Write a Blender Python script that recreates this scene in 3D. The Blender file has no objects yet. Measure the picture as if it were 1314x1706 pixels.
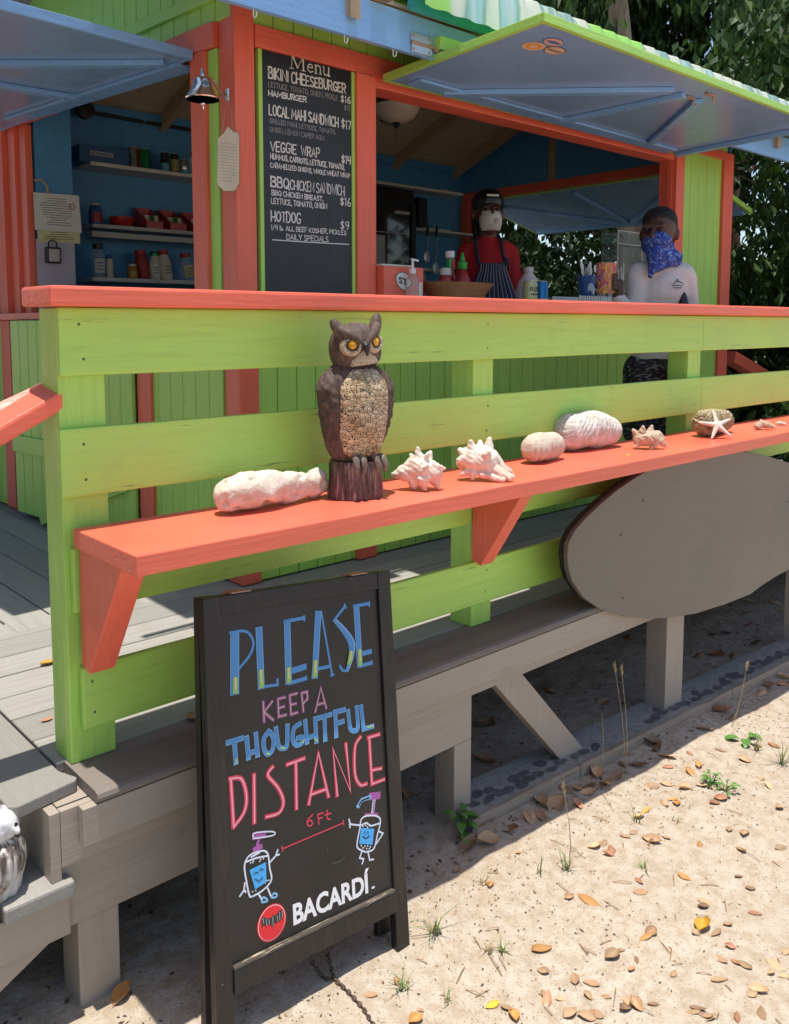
import bpy, bmesh, math, random
from mathutils import Vector, Matrix, noise, Euler
R_ = math.radians
random.seed(7)
S = bpy.context.scene
COL = S.collection

# ------------------------------------------------------------------ camera
FPX, CX, CY = 1441.45, 657.0, 676.0          # measured on the 1314 x 1706 photograph
PITCH, YAW = R_(5.382), R_(47.77)            # world X runs along the fence, Y away, Z up; eye at the origin
FW = Vector((math.cos(YAW) * math.cos(PITCH), math.sin(YAW) * math.cos(PITCH), -math.sin(PITCH)))
RT = Vector((math.sin(YAW), -math.cos(YAW), 0))
UP = RT.cross(FW)
cd = bpy.data.cameras.new('camera')
cam = bpy.data.objects.new('camera', cd)
COL.objects.link(cam)
M = Matrix((RT, UP, -FW)).transposed().to_4x4()
cam.matrix_world = M
cd.sensor_fit = 'VERTICAL'
cd.sensor_height = 36.0
cd.lens = FPX / 1706.0 * 36.0
cd.shift_y = -(853.0 - CY) / 1706.0
cd.clip_start = 0.05
cd.clip_end = 2000
S.camera = cam

# ------------------------------------------------------------------ sky, sun, exposure
SUN = Vector((-0.055, -0.04, 1.0)).normalized()
W = bpy.data.worlds.new('World')
S.world = W
W.use_nodes = True
nt = W.node_tree
bg = nt.nodes['Background']
sky = nt.nodes.new('ShaderNodeTexSky')
sky.sky_type = 'NISHITA'
sky.sun_disc = False
sky.sun_elevation = math.asin(SUN.z)
sky.sun_rotation = math.atan2(SUN.x, SUN.y)
sky.air_density = 1.0
sky.dust_density = 1.2
sky.ozone_density = 1.0
nt.links.new(sky.outputs[0], bg.inputs[0])
bg.inputs[1].default_value = 0.135
sd = bpy.data.lights.new('sun', 'SUN')
sd.energy = 4.3
sd.angle = R_(0.53)
sd.color = (1.0, 0.95, 0.87)
sun = bpy.data.objects.new('sun', sd)
sun.rotation_euler = SUN.to_track_quat('Z', 'Y').to_euler()
COL.objects.link(sun)
S.view_settings.view_transform = 'Standard'
S.view_settings.look = 'None'
S.view_settings.gamma = 1
S.view_settings.exposure = 0.45
S.cycles.max_bounces = 10
S.cycles.diffuse_bounces = 6
S.cycles.use_denoising = True

# ------------------------------------------------------------------ pixel -> place
def ray(x, y):
    return FW + RT * ((x - CX) / FPX) + UP * ((CY - y) / FPX)
def atY(x, y, Y):
    d = ray(x, y); return d * (Y / d.y)
def atX(x, y, X):
    d = ray(x, y); return d * (X / d.x)
def atZ(x, y, Z):
    d = ray(x, y); return d * (Z / d.z)
def atP(x, y, p, n):
    d = ray(x, y); return d * (Vector(p).dot(n) / d.dot(n))
def gz(x, y=1.5):                            # the sand falls gently to the right
    return -1.478 - 0.045 * (max(-1.0, min(6.5, x)) - 1.35)

# ------------------------------------------------------------------ objects
ROOTLOC = {}
def props(o, label=None, cat=None, group=None, kind=None):
    if label: o['label'] = label
    if cat: o['category'] = cat
    if group: o['group'] = group
    if kind: o['kind'] = kind
    return o
def thing(name, label, cat, loc=(0, 0, 0), group=None, kind=None):
    o = bpy.data.objects.new(name, None)
    o.empty_display_size = 0.05
    COL.objects.link(o)
    o.location = loc
    ROOTLOC[o.name] = Vector(loc)
    return props(o, label, cat, group, kind)

class MB:
    def __init__(s): s.v = []; s.f = []; s.mi = []
    def add(s, vs, fs, m=0):
        b = len(s.v)
        s.v += [Vector(p) for p in vs]
        s.f += [tuple(i + b for i in f) for f in fs]
        s.mi += [m] * len(fs)
        return s
    def hexa(s, p, m=0):                     # 4 bottom (ccw from above), 4 top
        return s.add(p, [(3, 2, 1, 0), (4, 5, 6, 7), (0, 1, 5, 4), (1, 2, 6, 5), (2, 3, 7, 6), (3, 0, 4, 7)], m)
    def box(s, x0, x1, y0, y1, z0, z1, m=0):
        return s.hexa([(x0, y0, z0), (x1, y0, z0), (x1, y1, z0), (x0, y1, z0),
                       (x0, y0, z1), (x1, y0, z1), (x1, y1, z1), (x0, y1, z1)], m)
    def beam(s, a, b, up, w, h, m=0):        # bar from a to b, w across, h along up
        a = Vector(a); b = Vector(b); d = (b - a).normalized(); up = Vector(up)
        up = (up - d * up.dot(d)).normalized(); sd_ = d.cross(up)
        q = []
        for hh in (-h / 2, h / 2):
            for e, ss in ((a, -1), (a, 1), (b, 1), (b, -1)):
                q.append(e + sd_ * (ss * w / 2) + up * hh)
        return s.hexa(q, m)
    def prism(s, pts, vec, m=0):
        n = len(pts); vec = Vector(vec); pts = [Vector(p) for p in pts]
        vs = pts + [p + vec for p in pts]
        fs = [tuple(range(n)), tuple(range(2 * n - 1, n - 1, -1))]
        fs += [(i, i + n, (i + 1) % n + n, (i + 1) % n) for i in range(n)]
        return s.add(vs, fs, m)
    def tube(s, pts, r, n=8, m=0, flat=None):
        pts = [Vector(p) for p in pts]
        if not hasattr(r, '__len__'): r = [r] * len(pts)
        vs, fs = [], []
        prev = None
        for i, p in enumerate(pts):
            d = (pts[min(i + 1, len(pts) - 1)] - pts[max(i - 1, 0)]).normalized()
            if prev is None:
                a = Vector((0, 0, 1)) if abs(d.z) < 0.9 else Vector((1, 0, 0))
                u = (a - d * a.dot(d)).normalized()
            else:
                u = (prev - d * prev.dot(d)).normalized()
            prev = u; w = d.cross(u)
            for k in range(n):
                t = 2 * math.pi * k / n
                vs.append(p + (u * math.cos(t) + w * math.sin(t)) * r[i])
        for i in range(len(pts) - 1):
            for k in range(n):
                a = i * n + k; b = i * n + (k + 1) % n
                fs.append((a, b, b + n, a + n))
        fs.append(tuple(range(n - 1, -1, -1)))
        e = (len(pts) - 1) * n
        fs.append(tuple(range(e, e + n)))
        return s.add(vs, fs, m)
    def lathe(s, prof, o=(0, 0, 0), n=20, m=0, axis=None, xdir=None, sx=1, sy=1):
        o = Vector(o)
        az = Vector(axis).normalized() if axis else Vector((0, 0, 1))
        if xdir: ax = Vector(xdir)
        else: ax = Vector((1, 0, 0)) if abs(az.x) < 0.9 else Vector((0, 1, 0))
        ax = (ax - az * ax.dot(az)).normalized(); ay = az.cross(ax)
        vs, fs = [], []
        for r, z in prof:
            for k in range(n):
                t = 2 * math.pi * k / n
                vs.append(o + ax * (r * sx * math.cos(t)) + ay * (r * sy * math.sin(t)) + az * z)
        for i in range(len(prof) - 1):
            for k in range(n):
                a = i * n + k; b = i * n + (k + 1) % n
                fs.append((a, b, b + n, a + n))
        if prof[0][0] > 1e-4: fs.append(tuple(range(n - 1, -1, -1)))
        e = (len(prof) - 1) * n
        if prof[-1][0] > 1e-4: fs.append(tuple(range(e, e + n)))
        return s.add(vs, fs, m)
    def ball(s, c, r, n=12, sc=(1, 1, 1), m=0):
        k = n // 2
        prof = [(math.sin(math.pi * i / k), -math.cos(math.pi * i / k)) for i in range(k + 1)]
        vs, fs = [], []
        c = Vector(c)
        for pr, pz in prof:
            for j in range(n):
                t = 2 * math.pi * j / n
                vs.append(c + Vector((pr * math.cos(t) * sc[0], pr * math.sin(t) * sc[1], pz * sc[2])) * r)
        for i in range(k):
            for j in range(n):
                a = i * n + j; b = i * n + (j + 1) % n
                fs.append((a, b, b + n, a + n))
        return s.add(vs, fs, m)
    def cap(s, a, b, ra, rb, n=12):          # closed tapered capsule
        a = Vector(a); b = Vector(b); d = b - a; L = d.length
        if L < 1e-6: return s.ball(a, ra, n)
        prof = []
        for i in range(5): 
            t = math.pi / 2 * i / 4; prof.append((ra * math.sin(t), -ra * math.cos(t)))
        for i in range(5):
            t = math.pi / 2 * i / 4; prof.append((rb * math.cos(t), L + rb * math.sin(t)))
        return s.lathe(prof, a, n, 0, d)
    def grid(s, fn, nu, nv, m=0, close=False):
        vs = [fn(i / nu, j / nv) for j in range(nv + 1) for i in range(nu + 1)]
        fs = [(j * (nu + 1) + i, j * (nu + 1) + i + 1, (j + 1) * (nu + 1) + i + 1, (j + 1) * (nu + 1) + i)
              for j in range(nv) for i in range(nu)]
        return s.add(vs, fs, m)

def mesh_from(mb, name, loc=Vector((0, 0, 0)), bevel=0, smooth=False, seg=2, merge=0):
    bm = bmesh.new()
    vs = [bm.verts.new(p - loc) for p in mb.v]
    for f, mi in zip(mb.f, mb.mi):
        if len(set(f)) < 3: continue
        try:
            fc = bm.faces.new([vs[i] for i in f]); fc.material_index = mi; fc.smooth = smooth
        except ValueError: pass
    if merge: bmesh.ops.remove_doubles(bm, verts=bm.verts, dist=merge)
    bmesh.ops.recalc_face_normals(bm, faces=bm.faces)
    if bevel:
        ed = [e for e in bm.edges if len(e.link_faces) == 2 and e.calc_face_angle(0) > 0.6]
        bmesh.ops.bevel(bm, geom=ed, offset=bevel, segments=seg, affect='EDGES', profile=0.6, clamp_overlap=True)
    me = bpy.data.meshes.new(name)
    bm.to_mesh(me); bm.free()
    return me
def rootloc(p):
    l = Vector((0, 0, 0))
    while p is not None:
        l += p.location; p = p.parent
    return l
def part(name, mb, mat, parent=None, bevel=0, smooth=False, label=None, merge=0, seg=2, loc=None):
    base = rootloc(parent) if parent else (Vector(loc) if loc else Vector((0, 0, 0)))
    me = mesh_from(mb, name, base, bevel, smooth, seg, merge) if isinstance(mb, MB) else mb
    for m_ in (mat if isinstance(mat, (list, tuple)) else [mat]): me.materials.append(m_)
    if smooth and bevel == 0:
        try: me.set_sharp_from_angle(angle=R_(40))
        except Exception: pass
    o = bpy.data.objects.new(name, me)
    COL.objects.link(o)
    if parent: o.parent = parent
    elif loc: o.location = loc
    if label: o['label'] = label
    return o
def solo(name, label, cat, mb, mat, loc=(0, 0, 0), group=None, kind=None, **k):
    o = part(name, mb, mat, None, loc=loc, **k)
    return props(o, label, cat, group, kind)
def copy_tree(o, parent=None):
    c = o.copy(); COL.objects.link(c); c.parent = parent
    for ch in list(o.children): copy_tree(ch, c)
    return c

def remeshed(mb, name, loc, voxel, smooth=4, fac=0.5, decim=None):
    """union of overlapping closed shapes as one continuous surface"""
    me = mesh_from(mb, name + '_raw', Vector(loc))
    o = bpy.data.objects.new(name, me); COL.objects.link(o)
    r = o.modifiers.new('r', 'REMESH'); r.mode = 'VOXEL'; r.voxel_size = voxel; r.use_smooth_shade = True
    if smooth:
        s = o.modifiers.new('s', 'SMOOTH'); s.iterations = smooth; s.factor = fac
    if decim:
        d = o.modifiers.new('d', 'DECIMATE'); d.ratio = decim
    dg = bpy.context.evaluated_depsgraph_get()
    out = bpy.data.meshes.new_from_object(o.evaluated_get(dg))
    bpy.data.objects.remove(o); bpy.data.meshes.remove(me)
    out.name = name
    for p in out.polygons: p.use_smooth = True
    return out
def displace(me, fn):
    me.update()
    ns = [v.normal.copy() for v in me.vertices]
    for v, n in zip(me.vertices, ns): v.co = v.co + n * fn(v.co, n)
    me.update()
    return me

# ------------------------------------------------------------------ materials
def N(nt, t, **k):
    n = nt.nodes.new(t)
    for a, b in k.items(): setattr(n, a, b)
    return n
def newmat(name, rgb=(0.5, 0.5, 0.5), rough=0.5, metal=0.0, spec=0.5):
    m = bpy.data.materials.new(name); m.use_nodes = True
    b = m.node_tree.nodes['Principled BSDF']
    b.inputs['Base Color'].default_value = (*rgb, 1)
    b.inputs['Roughness'].default_value = rough
    b.inputs['Metallic'].default_value = metal
    b.inputs['Specular IOR Level'].default_value = spec
    return m
def texco(nt, scale=(1, 1, 1), rot=(0, 0, 0)):
    c = N(nt, 'ShaderNodeTexCoord'); mp = N(nt, 'ShaderNodeMapping')
    mp.inputs['Scale'].default_value = scale; mp.inputs['Rotation'].default_value = rot
    nt.links.new(c.outputs['Object'], mp.inputs['Vector'])
    return mp.outputs[0]
def noise_(nt, vec, scale, detail=4, rough=0.55, dist=0):
    n = N(nt, 'ShaderNodeTexNoise')
    n.inputs['Scale'].default_value = scale; n.inputs['Detail'].default_value = detail
    n.inputs['Roughness'].default_value = rough; n.inputs['Distortion'].default_value = dist
    nt.links.new(vec, n.inputs['Vector'])
    return n.outputs['Fac']
def ramp(nt, fac, stops):
    r = N(nt, 'ShaderNodeValToRGB')
    e = r.color_ramp.elements
    while len(e) < len(stops): e.new(0.5)
    for i, (p, c) in enumerate(stops):
        e[i].position = p; e[i].color = (*c, 1) if len(c) == 3 else c
    nt.links.new(fac, r.inputs[0])
    return r.outputs[0]
def mixc(nt, fac, a, b, mode='MIX'):
    m = N(nt, 'ShaderNodeMix', data_type='RGBA', blend_type=mode)
    for sock, v in ((m.inputs[0], fac), (m.inputs[6], a), (m.inputs[7], b)):
        if hasattr(v, 'is_linked') or hasattr(v, 'links'): nt.links.new(v, sock)
        elif hasattr(v, '__len__'): sock.default_value = (*v, 1) if len(v) == 3 else v
        else: sock.default_value = v
    return m.outputs[2]
def bump(m, h, strength, dist=0.01, prev=None):
    nt = m.node_tree
    b = N(nt, 'ShaderNodeBump')
    b.inputs['Strength'].default_value = strength; b.inputs['Distance'].default_value = dist
    nt.links.new(h, b.inputs['Height'])
    if prev is not None: nt.links.new(prev, b.inputs['Normal'])
    nt.links.new(b.outputs[0], nt.nodes['Principled BSDF'].inputs['Normal'])
    return b.outputs[0]
def base(m, c): m.node_tree.links.new(c, m.node_tree.nodes['Principled BSDF'].inputs['Base Color'])
def rough_in(m, c): m.node_tree.links.new(c, m.node_tree.nodes['Principled BSDF'].inputs['Roughness'])
def sc3(rgb, k): return tuple(max(0, min(1, c * k)) for c in rgb)

def paint(name, rgb, axis='x', rough=0.38, grain=0.5, var=0.14, chips=0.0, chipcol=(0.35, 0.3, 0.22), dirt=0.25, drips=0.6):
    """gloss paint over wood: grain along one axis, blotches, brush relief, scuffs"""
    m = newmat(name, rgb, rough)
    nt = m.node_tree
    sc = {'x': (1.2, 22, 22), 'y': (22, 1.2, 22), 'z': (22, 22, 1.2), 'n': (6, 6, 6)}[axis]
    g = noise_(nt, texco(nt, sc), 3.2, 6, 0.6, 0.6)
    big = noise_(nt, texco(nt), 2.3, 3)
    fine = noise_(nt, texco(nt), 70, 3)
    c = ramp(nt, big, [(0.3, sc3(rgb, 1 - var)), (0.72, sc3(rgb, 1 + var * 0.6))])
    c = mixc(nt, ramp(nt, g, [(0.42, (0, 0, 0)), (0.75, (1, 1, 1))]), c, sc3(rgb, 1 - var * 1.2))
    if dirt:
        dn = noise_(nt, texco(nt, (1, 1, 1)), 9, 6, 0.7)
        c = mixc(nt, ramp(nt, dn, [(0.6, (0, 0, 0)), (0.78, (dirt, dirt, dirt))]), c, (0.16, 0.13, 0.08))
    if chips:
        cn = noise_(nt, texco(nt, sc if axis != 'n' else (1, 1, 1)), 4.5, 8, 0.72)
        c = mixc(nt, ramp(nt, cn, [(0.66 - chips * 0.1, (0, 0, 0)), (0.68 - chips * 0.1, (1, 1, 1))]), c, chipcol)
    base(m, c)
    rr = ramp(nt, big, [(0.3, (rough * 0.8,) * 3), (0.7, (min(1, rough * 1.35),) * 3)])
    rough_in(m, rr)
    b1 = bump(m, g, grain * 0.6, 0.004)
    if drips:
        v = N(nt, 'ShaderNodeTexNoise'); v.inputs['Scale'].default_value = 14; v.inputs['Detail'].default_value = 2
        nt.links.new(texco(nt), v.inputs['Vector'])
        dr = ramp(nt, v.outputs['Fac'], [(0.66, (0, 0, 0)), (0.72, (1, 1, 1))])
        b1 = bump(m, dr, drips * 0.35, 0.002, b1)
    bump(m, fine, 0.12, 0.0015, b1)
    return m

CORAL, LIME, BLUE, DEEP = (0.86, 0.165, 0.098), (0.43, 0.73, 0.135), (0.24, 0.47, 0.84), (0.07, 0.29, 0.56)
m_coral = paint('coral_paint', CORAL, 'x', 0.38, 1.0, dirt=0.16, chips=0.06, chipcol=(0.50, 0.10, 0.06), drips=0.8)
m_coral_z = paint('coral_paint_upright', CORAL, 'z', 0.42, 0.7, dirt=0.15)
m_coral_y = paint('coral_paint_cross', CORAL, 'y', 0.42, 0.7, dirt=0.12)
m_lime = paint('lime_paint', LIME, 'x', 0.34, 0.8, var=0.10, dirt=0.2, chips=0.12, chipcol=(0.20, 0.30, 0.07), drips=1.0)
m_lime_z = paint('lime_paint_upright', LIME, 'z', 0.42, 0.8, dirt=0.3, chips=0.0)
m_blue = paint('sky_blue_paint', BLUE, 'x', 0.3, 0.35, dirt=0.1)
m_blue_gloss = paint('blue_gloss_soffit', (0.24, 0.40, 0.68), 'n', 0.22, 0.18, var=0.1, dirt=0.06, drips=0.1)
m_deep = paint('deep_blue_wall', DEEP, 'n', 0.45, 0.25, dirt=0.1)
m_teal = paint('teal_paint', (0.05, 0.42, 0.45), 'x', 0.4, 0.5)
m_taupe = paint('taupe_paint', (0.375, 0.32, 0.265), 'x', 0.5, 0.45, var=0.1, dirt=0.35)
m_taupe_z = paint('taupe_paint_upright', (0.375, 0.32, 0.265), 'z', 0.5, 0.5, var=0.1, dirt=0.35)
m_ply = paint('grey_ply_paint', (0.150, 0.135, 0.118), 'x', 0.32, 0.6, var=0.08, dirt=0.16, drips=0.1)
m_black = newmat('black_edge', (0.012, 0.01, 0.009), 0.5)
m_rawwood = paint('raw_wood', (0.34, 0.2, 0.1), 'y', 0.65, 0.6, dirt=0.3, drips=0)
m_metal = newmat('galvanised_metal', (0.62, 0.6, 0.57), 0.35, 1.0)
m_white = newmat('white_plastic', (0.8, 0.8, 0.78), 0.4)
def plain(name, rgb, rough=0.45, var=0.1, sc=30, metal=0, bmp=0.1):
    m = newmat(name, rgb, rough, metal); nt = m.node_tree
    n = noise_(nt, texco(nt), sc, 4)
    base(m, ramp(nt, n, [(0.3, sc3(rgb, 1 - var)), (0.7, sc3(rgb, 1 + var))]))
    if bmp: bump(m, n, bmp, 0.003)
    return m
# ================================================================== ground
def sand_mat():
    m = newmat('sand', (0.6, 0.48, 0.34), 0.9, spec=0.2); nt = m.node_tree
    v = texco(nt)
    n1 = noise_(nt, v, 1.4, 5); n2 = noise_(nt, v, 26, 6, 0.65); n3 = noise_(nt, v, 190, 4, 0.7)
    c = ramp(nt, n1, [(0.3, (0.465, 0.40, 0.315)), (0.7, (0.545, 0.475, 0.385))])
    c = mixc(nt, ramp(nt, n2, [(0.38, (0.75, 0.75, 0.75)), (0.6, (0, 0, 0))]), c, (0.38, 0.29, 0.195))
    c = mixc(nt, ramp(nt, n3, [(0.33, (0.9, 0.9, 0.9)), (0.45, (0, 0, 0))]), c, (0.25, 0.185, 0.12))
    vo = N(nt, 'ShaderNodeTexVoronoi'); vo.inputs['Scale'].default_value = 75; nt.links.new(v, vo.inputs['Vector'])
    keep = noise_(nt, v, 11, 3)
    sp = ramp(nt, vo.outputs['Distance'], [(0.10, (1, 1, 1)), (0.17, (0, 0, 0))])
    kp = ramp(nt, keep, [(0.46, (0, 0, 0)), (0.58, (0.9, 0.9, 0.9))])
    c = mixc(nt, mixc(nt, 1.0, sp, kp, 'MULTIPLY'), c, (0.16, 0.11, 0.07))
    base(m, c)
    b = bump(m, n2, 0.55, 0.02); bump(m, n3, 0.5, 0.006, b)
    return m
m_sand = sand_mat()
def axis_steps(lo, hi, d0, d1, far):
    a = [lo + (hi - lo) * i / d0 for i in range(d0 + 1)]
    s = (hi - lo) / d0; x = hi; r = []
    while x < far: s *= d1; x += s; r.append(x)
    s = (hi - lo) / d0; x = lo; l = []
    while x > -far: s *= d1; x -= s; l.append(x)
    return l[::-1] + a + r
gx = axis_steps(0.2, 4.6, 230, 1.22, 400); gy = axis_steps(0.7, 2.9, 120, 1.22, 400)
def sandh(x, y):
    h = gz(x, y)
    p = Vector((x, y, 0))
    if -3 < x < 9 and -3 < y < 9:
        h += 0.020 * (noise.noise(p * 1.6)) + 0.009 * noise.noise(p * 6) + 0.004 * noise.noise(p * 17)
    return h
g = MB()
nx = len(gx)
g.v = [Vector((x, y, sandh(x, y))) for y in gy for x in gx]
g.f = [(j * nx + i, j * nx + i + 1, (j + 1) * nx + i + 1, (j + 1) * nx + i) for j in range(len(gy) - 1) for i in range(nx - 1)]
g.mi = [0] * len(g.f)
solo('ground', 'pale sandy ground strewn with dry leaves in front of the deck', 'ground', g, m_sand, kind='structure', smooth=True)

# ================================================================== deck
def deck_mat(name, rgb, axis):
    m = newmat(name, rgb, 0.75, spec=0.3); nt = m.node_tree
    geo = N(nt, 'ShaderNodeNewGeometry')
    sc = (1.5, 30, 30) if axis == 'x' else (30, 1.5, 30)
    g = noise_(nt, texco(nt, sc), 2.6, 6, 0.65)
    n = noise_(nt, texco(nt), 3.2, 5, 0.65)
    f = noise_(nt, texco(nt), 120, 3, 0.7)
    c = ramp(nt, geo.outputs['Random Per Island'], [(0, sc3(rgb, 0.82)), (1, sc3(rgb, 1.12))])
    c = mixc(nt, ramp(nt, g, [(0.45, (0, 0, 0)), (0.75, (0.6, 0.6, 0.6))]), c, sc3(rgb, 0.66))
    c = mixc(nt, ramp(nt, n, [(0.55, (0, 0, 0)), (0.75, (0.45, 0.45, 0.45))]), c, (0.24, 0.19, 0.14))
    c = mixc(nt, ramp(nt, f, [(0.62, (0, 0, 0)), (0.7, (0.5, 0.5, 0.5))]), c, sc3(rgb, 1.5))
    base(m, c)
    b = bump(m, g, 0.3, 0.003); bump(m, f, 0.3, 0.0015, b)
    return m
m_deck = deck_mat('grey_composite', (0.31, 0.295, 0.265), 'x')
m_deck_y = deck_mat('grey_composite_cross', (0.31, 0.295, 0.265), 'y')
DZ = -0.955
deck = thing('wooden_deck', 'raised wooden deck with grey boards and taupe skirting under the lime railing', 'deck', (0.66, 1.70, gz(0.66)))
mb = MB(); y = 1.835
rnd = random.Random(3)
while y < 6.2:
    y1 = y + 0.137
    xs = [1.62 if y > 2.72 else 0.665]
    while xs[-1] < 6.2: xs.append(min(6.3, xs[-1] + rnd.uniform(1.6, 3.2)))
    for a, b in zip(xs, xs[1:]):
        mb.box(a + 0.002, b - 0.002, y, y1, DZ - 0.024, DZ + rnd.uniform(-0.0012, 0.0012))
    y = y1 + 0.006
part('decking', mb, m_deck, deck, bevel=0.002, seg=1)
mb = MB(); x = -0.4
while x < 1.61:
    mb.box(x, x + 0.137 if x + 0.137 < 1.615 else 1.615, 2.725, 6.2, DZ - 0.024, DZ + rnd.uniform(-0.001, 0.001)); x += 0.143
part('decking', mb, m_deck_y, deck, bevel=0.002, seg=1)
def bullnose(mb, a, b, h, along):            # board with a rounded front edge, extruded along x
    y0, y1 = a, b
    r = 0.012
    pr = [(y1, h), (y0 + r, h), (y0 + 0.003, h - 0.004), (y0, h - 0.0125), (y0 + 0.003, h - 0.021), (y0 + r, h - 0.025), (y1, h - 0.025)]
    mb.prism([(along[0], p[0], p[1]) for p in pr], (along[1] - along[0], 0, 0))
mb = MB(); bullnose(mb, 1.655, 1.831, DZ, (0.684, 3.1)); bullnose(mb, 1.655, 1.831, DZ + 0.001, (3.103, 6.3))
part('edge_board', mb, deck_mat('weathered_edge_composite', (0.225, 0.195, 0.17), 'x'), deck)
mb = MB(); mb.box(0.64, 6.28, 1.75, 6.18, DZ - 0.0315, DZ - 0.0265); mb.box(-0.4, 0.639, 2.70, 6.18, DZ - 0.0315, DZ - 0.0265)  # unseen sheet added to keep sun from falling through the board gaps
part('sun_block_sheet', mb, m_taupe, deck)
# boards that run back along the top of the stairs (the near end is broken off square)
mb = MB()
mb.prism([(0.53, 1.728, DZ), (0.545, 1.716, DZ), (0.672, 1.738, DZ), (0.679, 1.75, DZ), (0.66, 1.80, DZ), (0.66, 2.72, DZ), (0.53, 2.72, DZ)], (0, 0, -0.026))
part('nosing_board', mb, m_deck_y, deck, bevel=0.003)
# skirting
mb = MB(); mb.box(0.655, 6.3, 1.663, 1.686, DZ - 0.108, DZ - 0.027)
part('fascia_board', mb, m_taupe, deck, bevel=0.002)
mb = MB(); mb.box(0.619, 6.3, 1.688, 1.706, DZ - 0.148, DZ - 0.0275)
part('fascia_board', mb, m_taupe, deck, bevel=0.0015)
mb = MB(); mb.box(0.616, 1.865, 1.708, 1.746, DZ - 0.295, DZ - 0.15)
part('rim_joist', mb, m_taupe, deck, bevel=0.002)
mb = MB(); mb.box(1.868, 6.3, 1.748, 1.78, DZ - 0.17, DZ - 0.03)
part('rim_joist', mb, m_taupe, deck, bevel=0.002)
mb = MB(); mb.box(0.597, 0.6185, 1.690, 4.6, DZ - 0.175, DZ - 0.028)
part('stair_riser', mb, m_taupe, deck, bevel=0.002)
mb = MB(); mb.box(0.62, 0.72, 1.71, 1.80, DZ - 0.10, DZ - 0.027); part('corner_block', mb, m_taupe, deck)
mb = MB(); mb.box(0.63, 6.28, 5.9, 5.93, -1.9, DZ - .035); part('back_light_block', mb, m_taupe, deck)  # unseen closures at back and ends, added to darken the sand under the deck
mb = MB(); mb.box(6.25, 6.28, 1.8, 5.89, -1.9, DZ - .035); part('end_light_block', mb, m_taupe, deck)
mb = MB(); mb.box(0.66, 0.68, 2.6, 5.89, -1.9, DZ - .035); part('end_light_block', mb, m_taupe, deck)
mb = MB()
for xx in [1.1 + 0.4 * i for i in range(13)]: mb.box(xx, xx + 0.04, 1.75, 6.1, DZ - 0.17, DZ - 0.03)
part('floor_joists', mb, m_taupe, deck)
def post(x0, x1, y0, y1, top): 
    b = MB(); b.box(x0, x1, y0, y1, gz((x0 + x1) / 2) - 0.08, top); return b
part('support_post', post(0.655, 0.745, 1.712, 1.802, DZ - 0.297), m_taupe_z, deck, bevel=0.003)
part('support_post', post(1.790, 1.864, 1.707, 1.79, DZ - 0.2955), m_taupe_z, deck, bevel=0.003)
part('support_post', post(2.985, 3.115, 1.71, 1.80, DZ - 0.172), m_taupe_z, deck, bevel=0.003)
part('support_post', post(4.25, 4.37, 1.71, 1.80, DZ - 0.172), m_taupe_z, deck, bevel=0.003)
for yy in (3.4, 5.0):
    for xx in (0.75, 1.9, 3.0, 4.2):
        part('support_post', post(xx, xx + 0.09, yy, yy + 0.09, DZ - 0.172), m_taupe_z, deck)
b0 = [atY(832, 1147, 1.708), atY(873, 1124, 1.708), atY(986, 1262, 1.708), atY(948, 1280, 1.708)]
b0[0] += (b0[0] - b0[3]) * .28; b0[1] += (b0[1] - b0[2]) * .28
mb = MB(); mb.prism([(p.x, 1.708, p.z - 0.005) for p in b0], (0, 0.038, 0)); mb2 = mb
part('brace', mb2, m_taupe_z, deck, bevel=0.002)
# sill timber on the sand with flaked dark paint
def sill_mat():
    m = newmat('flaked_sill_paint', (0.3, 0.3, 0.3), 0.6); nt = m.node_tree
    v = texco(nt, (15, 11, 11)); vo = N(nt, 'ShaderNodeTexVoronoi'); vo.inputs['Scale'].default_value = 1.0
    nt.links.new(v, vo.inputs['Vector'])
    n = noise_(nt, texco(nt), 45, 5, 0.7); n2 = noise_(nt, texco(nt), 2.4, 2)
    c = ramp(nt, n, [(0.35, (0.20, 0.19, 0.175)), (0.65, (0.36, 0.335, 0.30))])
    sp = ramp(nt, vo.outputs['Distance'], [(0.50, (1, 1, 1)), (0.55, (0, 0, 0))])
    # the flakes sit in the front half of the top face
    xy = N(nt, 'ShaderNodeSeparateXYZ'); tc = N(nt, 'ShaderNodeTexCoord'); nt.links.new(tc.outputs['Object'], xy.inputs[0])
    yy = N(nt, 'ShaderNodeMath', operation='ADD'); nt.links.new(xy.outputs['Y'], yy.inputs[0]); nt.links.new(n2, yy.inputs[1])
    fr = ramp(nt, yy.outputs[0], [(0.50, (1, 1, 1)), (0.52, (0, 0, 0))])
    kp = ramp(nt, n2, [(0.36, (0, 0, 0)), (0.42, (1, 1, 1))])
    pass
    base(m, c); bump(m, n, 0.3, 0.003)
    return m
m_sill = sill_mat()
sg = 0.045
mb = MB()
x0, x1 = 1.80, 6.2
def sz(x): return gz(x)
mb.hexa([(x0, 1.655, sz(x0) - 0.05), (x1, 1.655, sz(x1) - 0.05), (x1, 1.80, sz(x1) - 0.05), (x0, 1.80, sz(x0) - 0.05),
         (x0, 1.655, sz(x0) + 0.046), (x1, 1.655, sz(x1) + 0.046), (x1, 1.80, sz(x1) + 0.05), (x0, 1.80, sz(x0) + 0.05)])
m_flake = plain('dark_paint_flake', (0.115, 0.11, 0.108), .6, .3, 40)
rf = random.Random(12); x = 1.86
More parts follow.
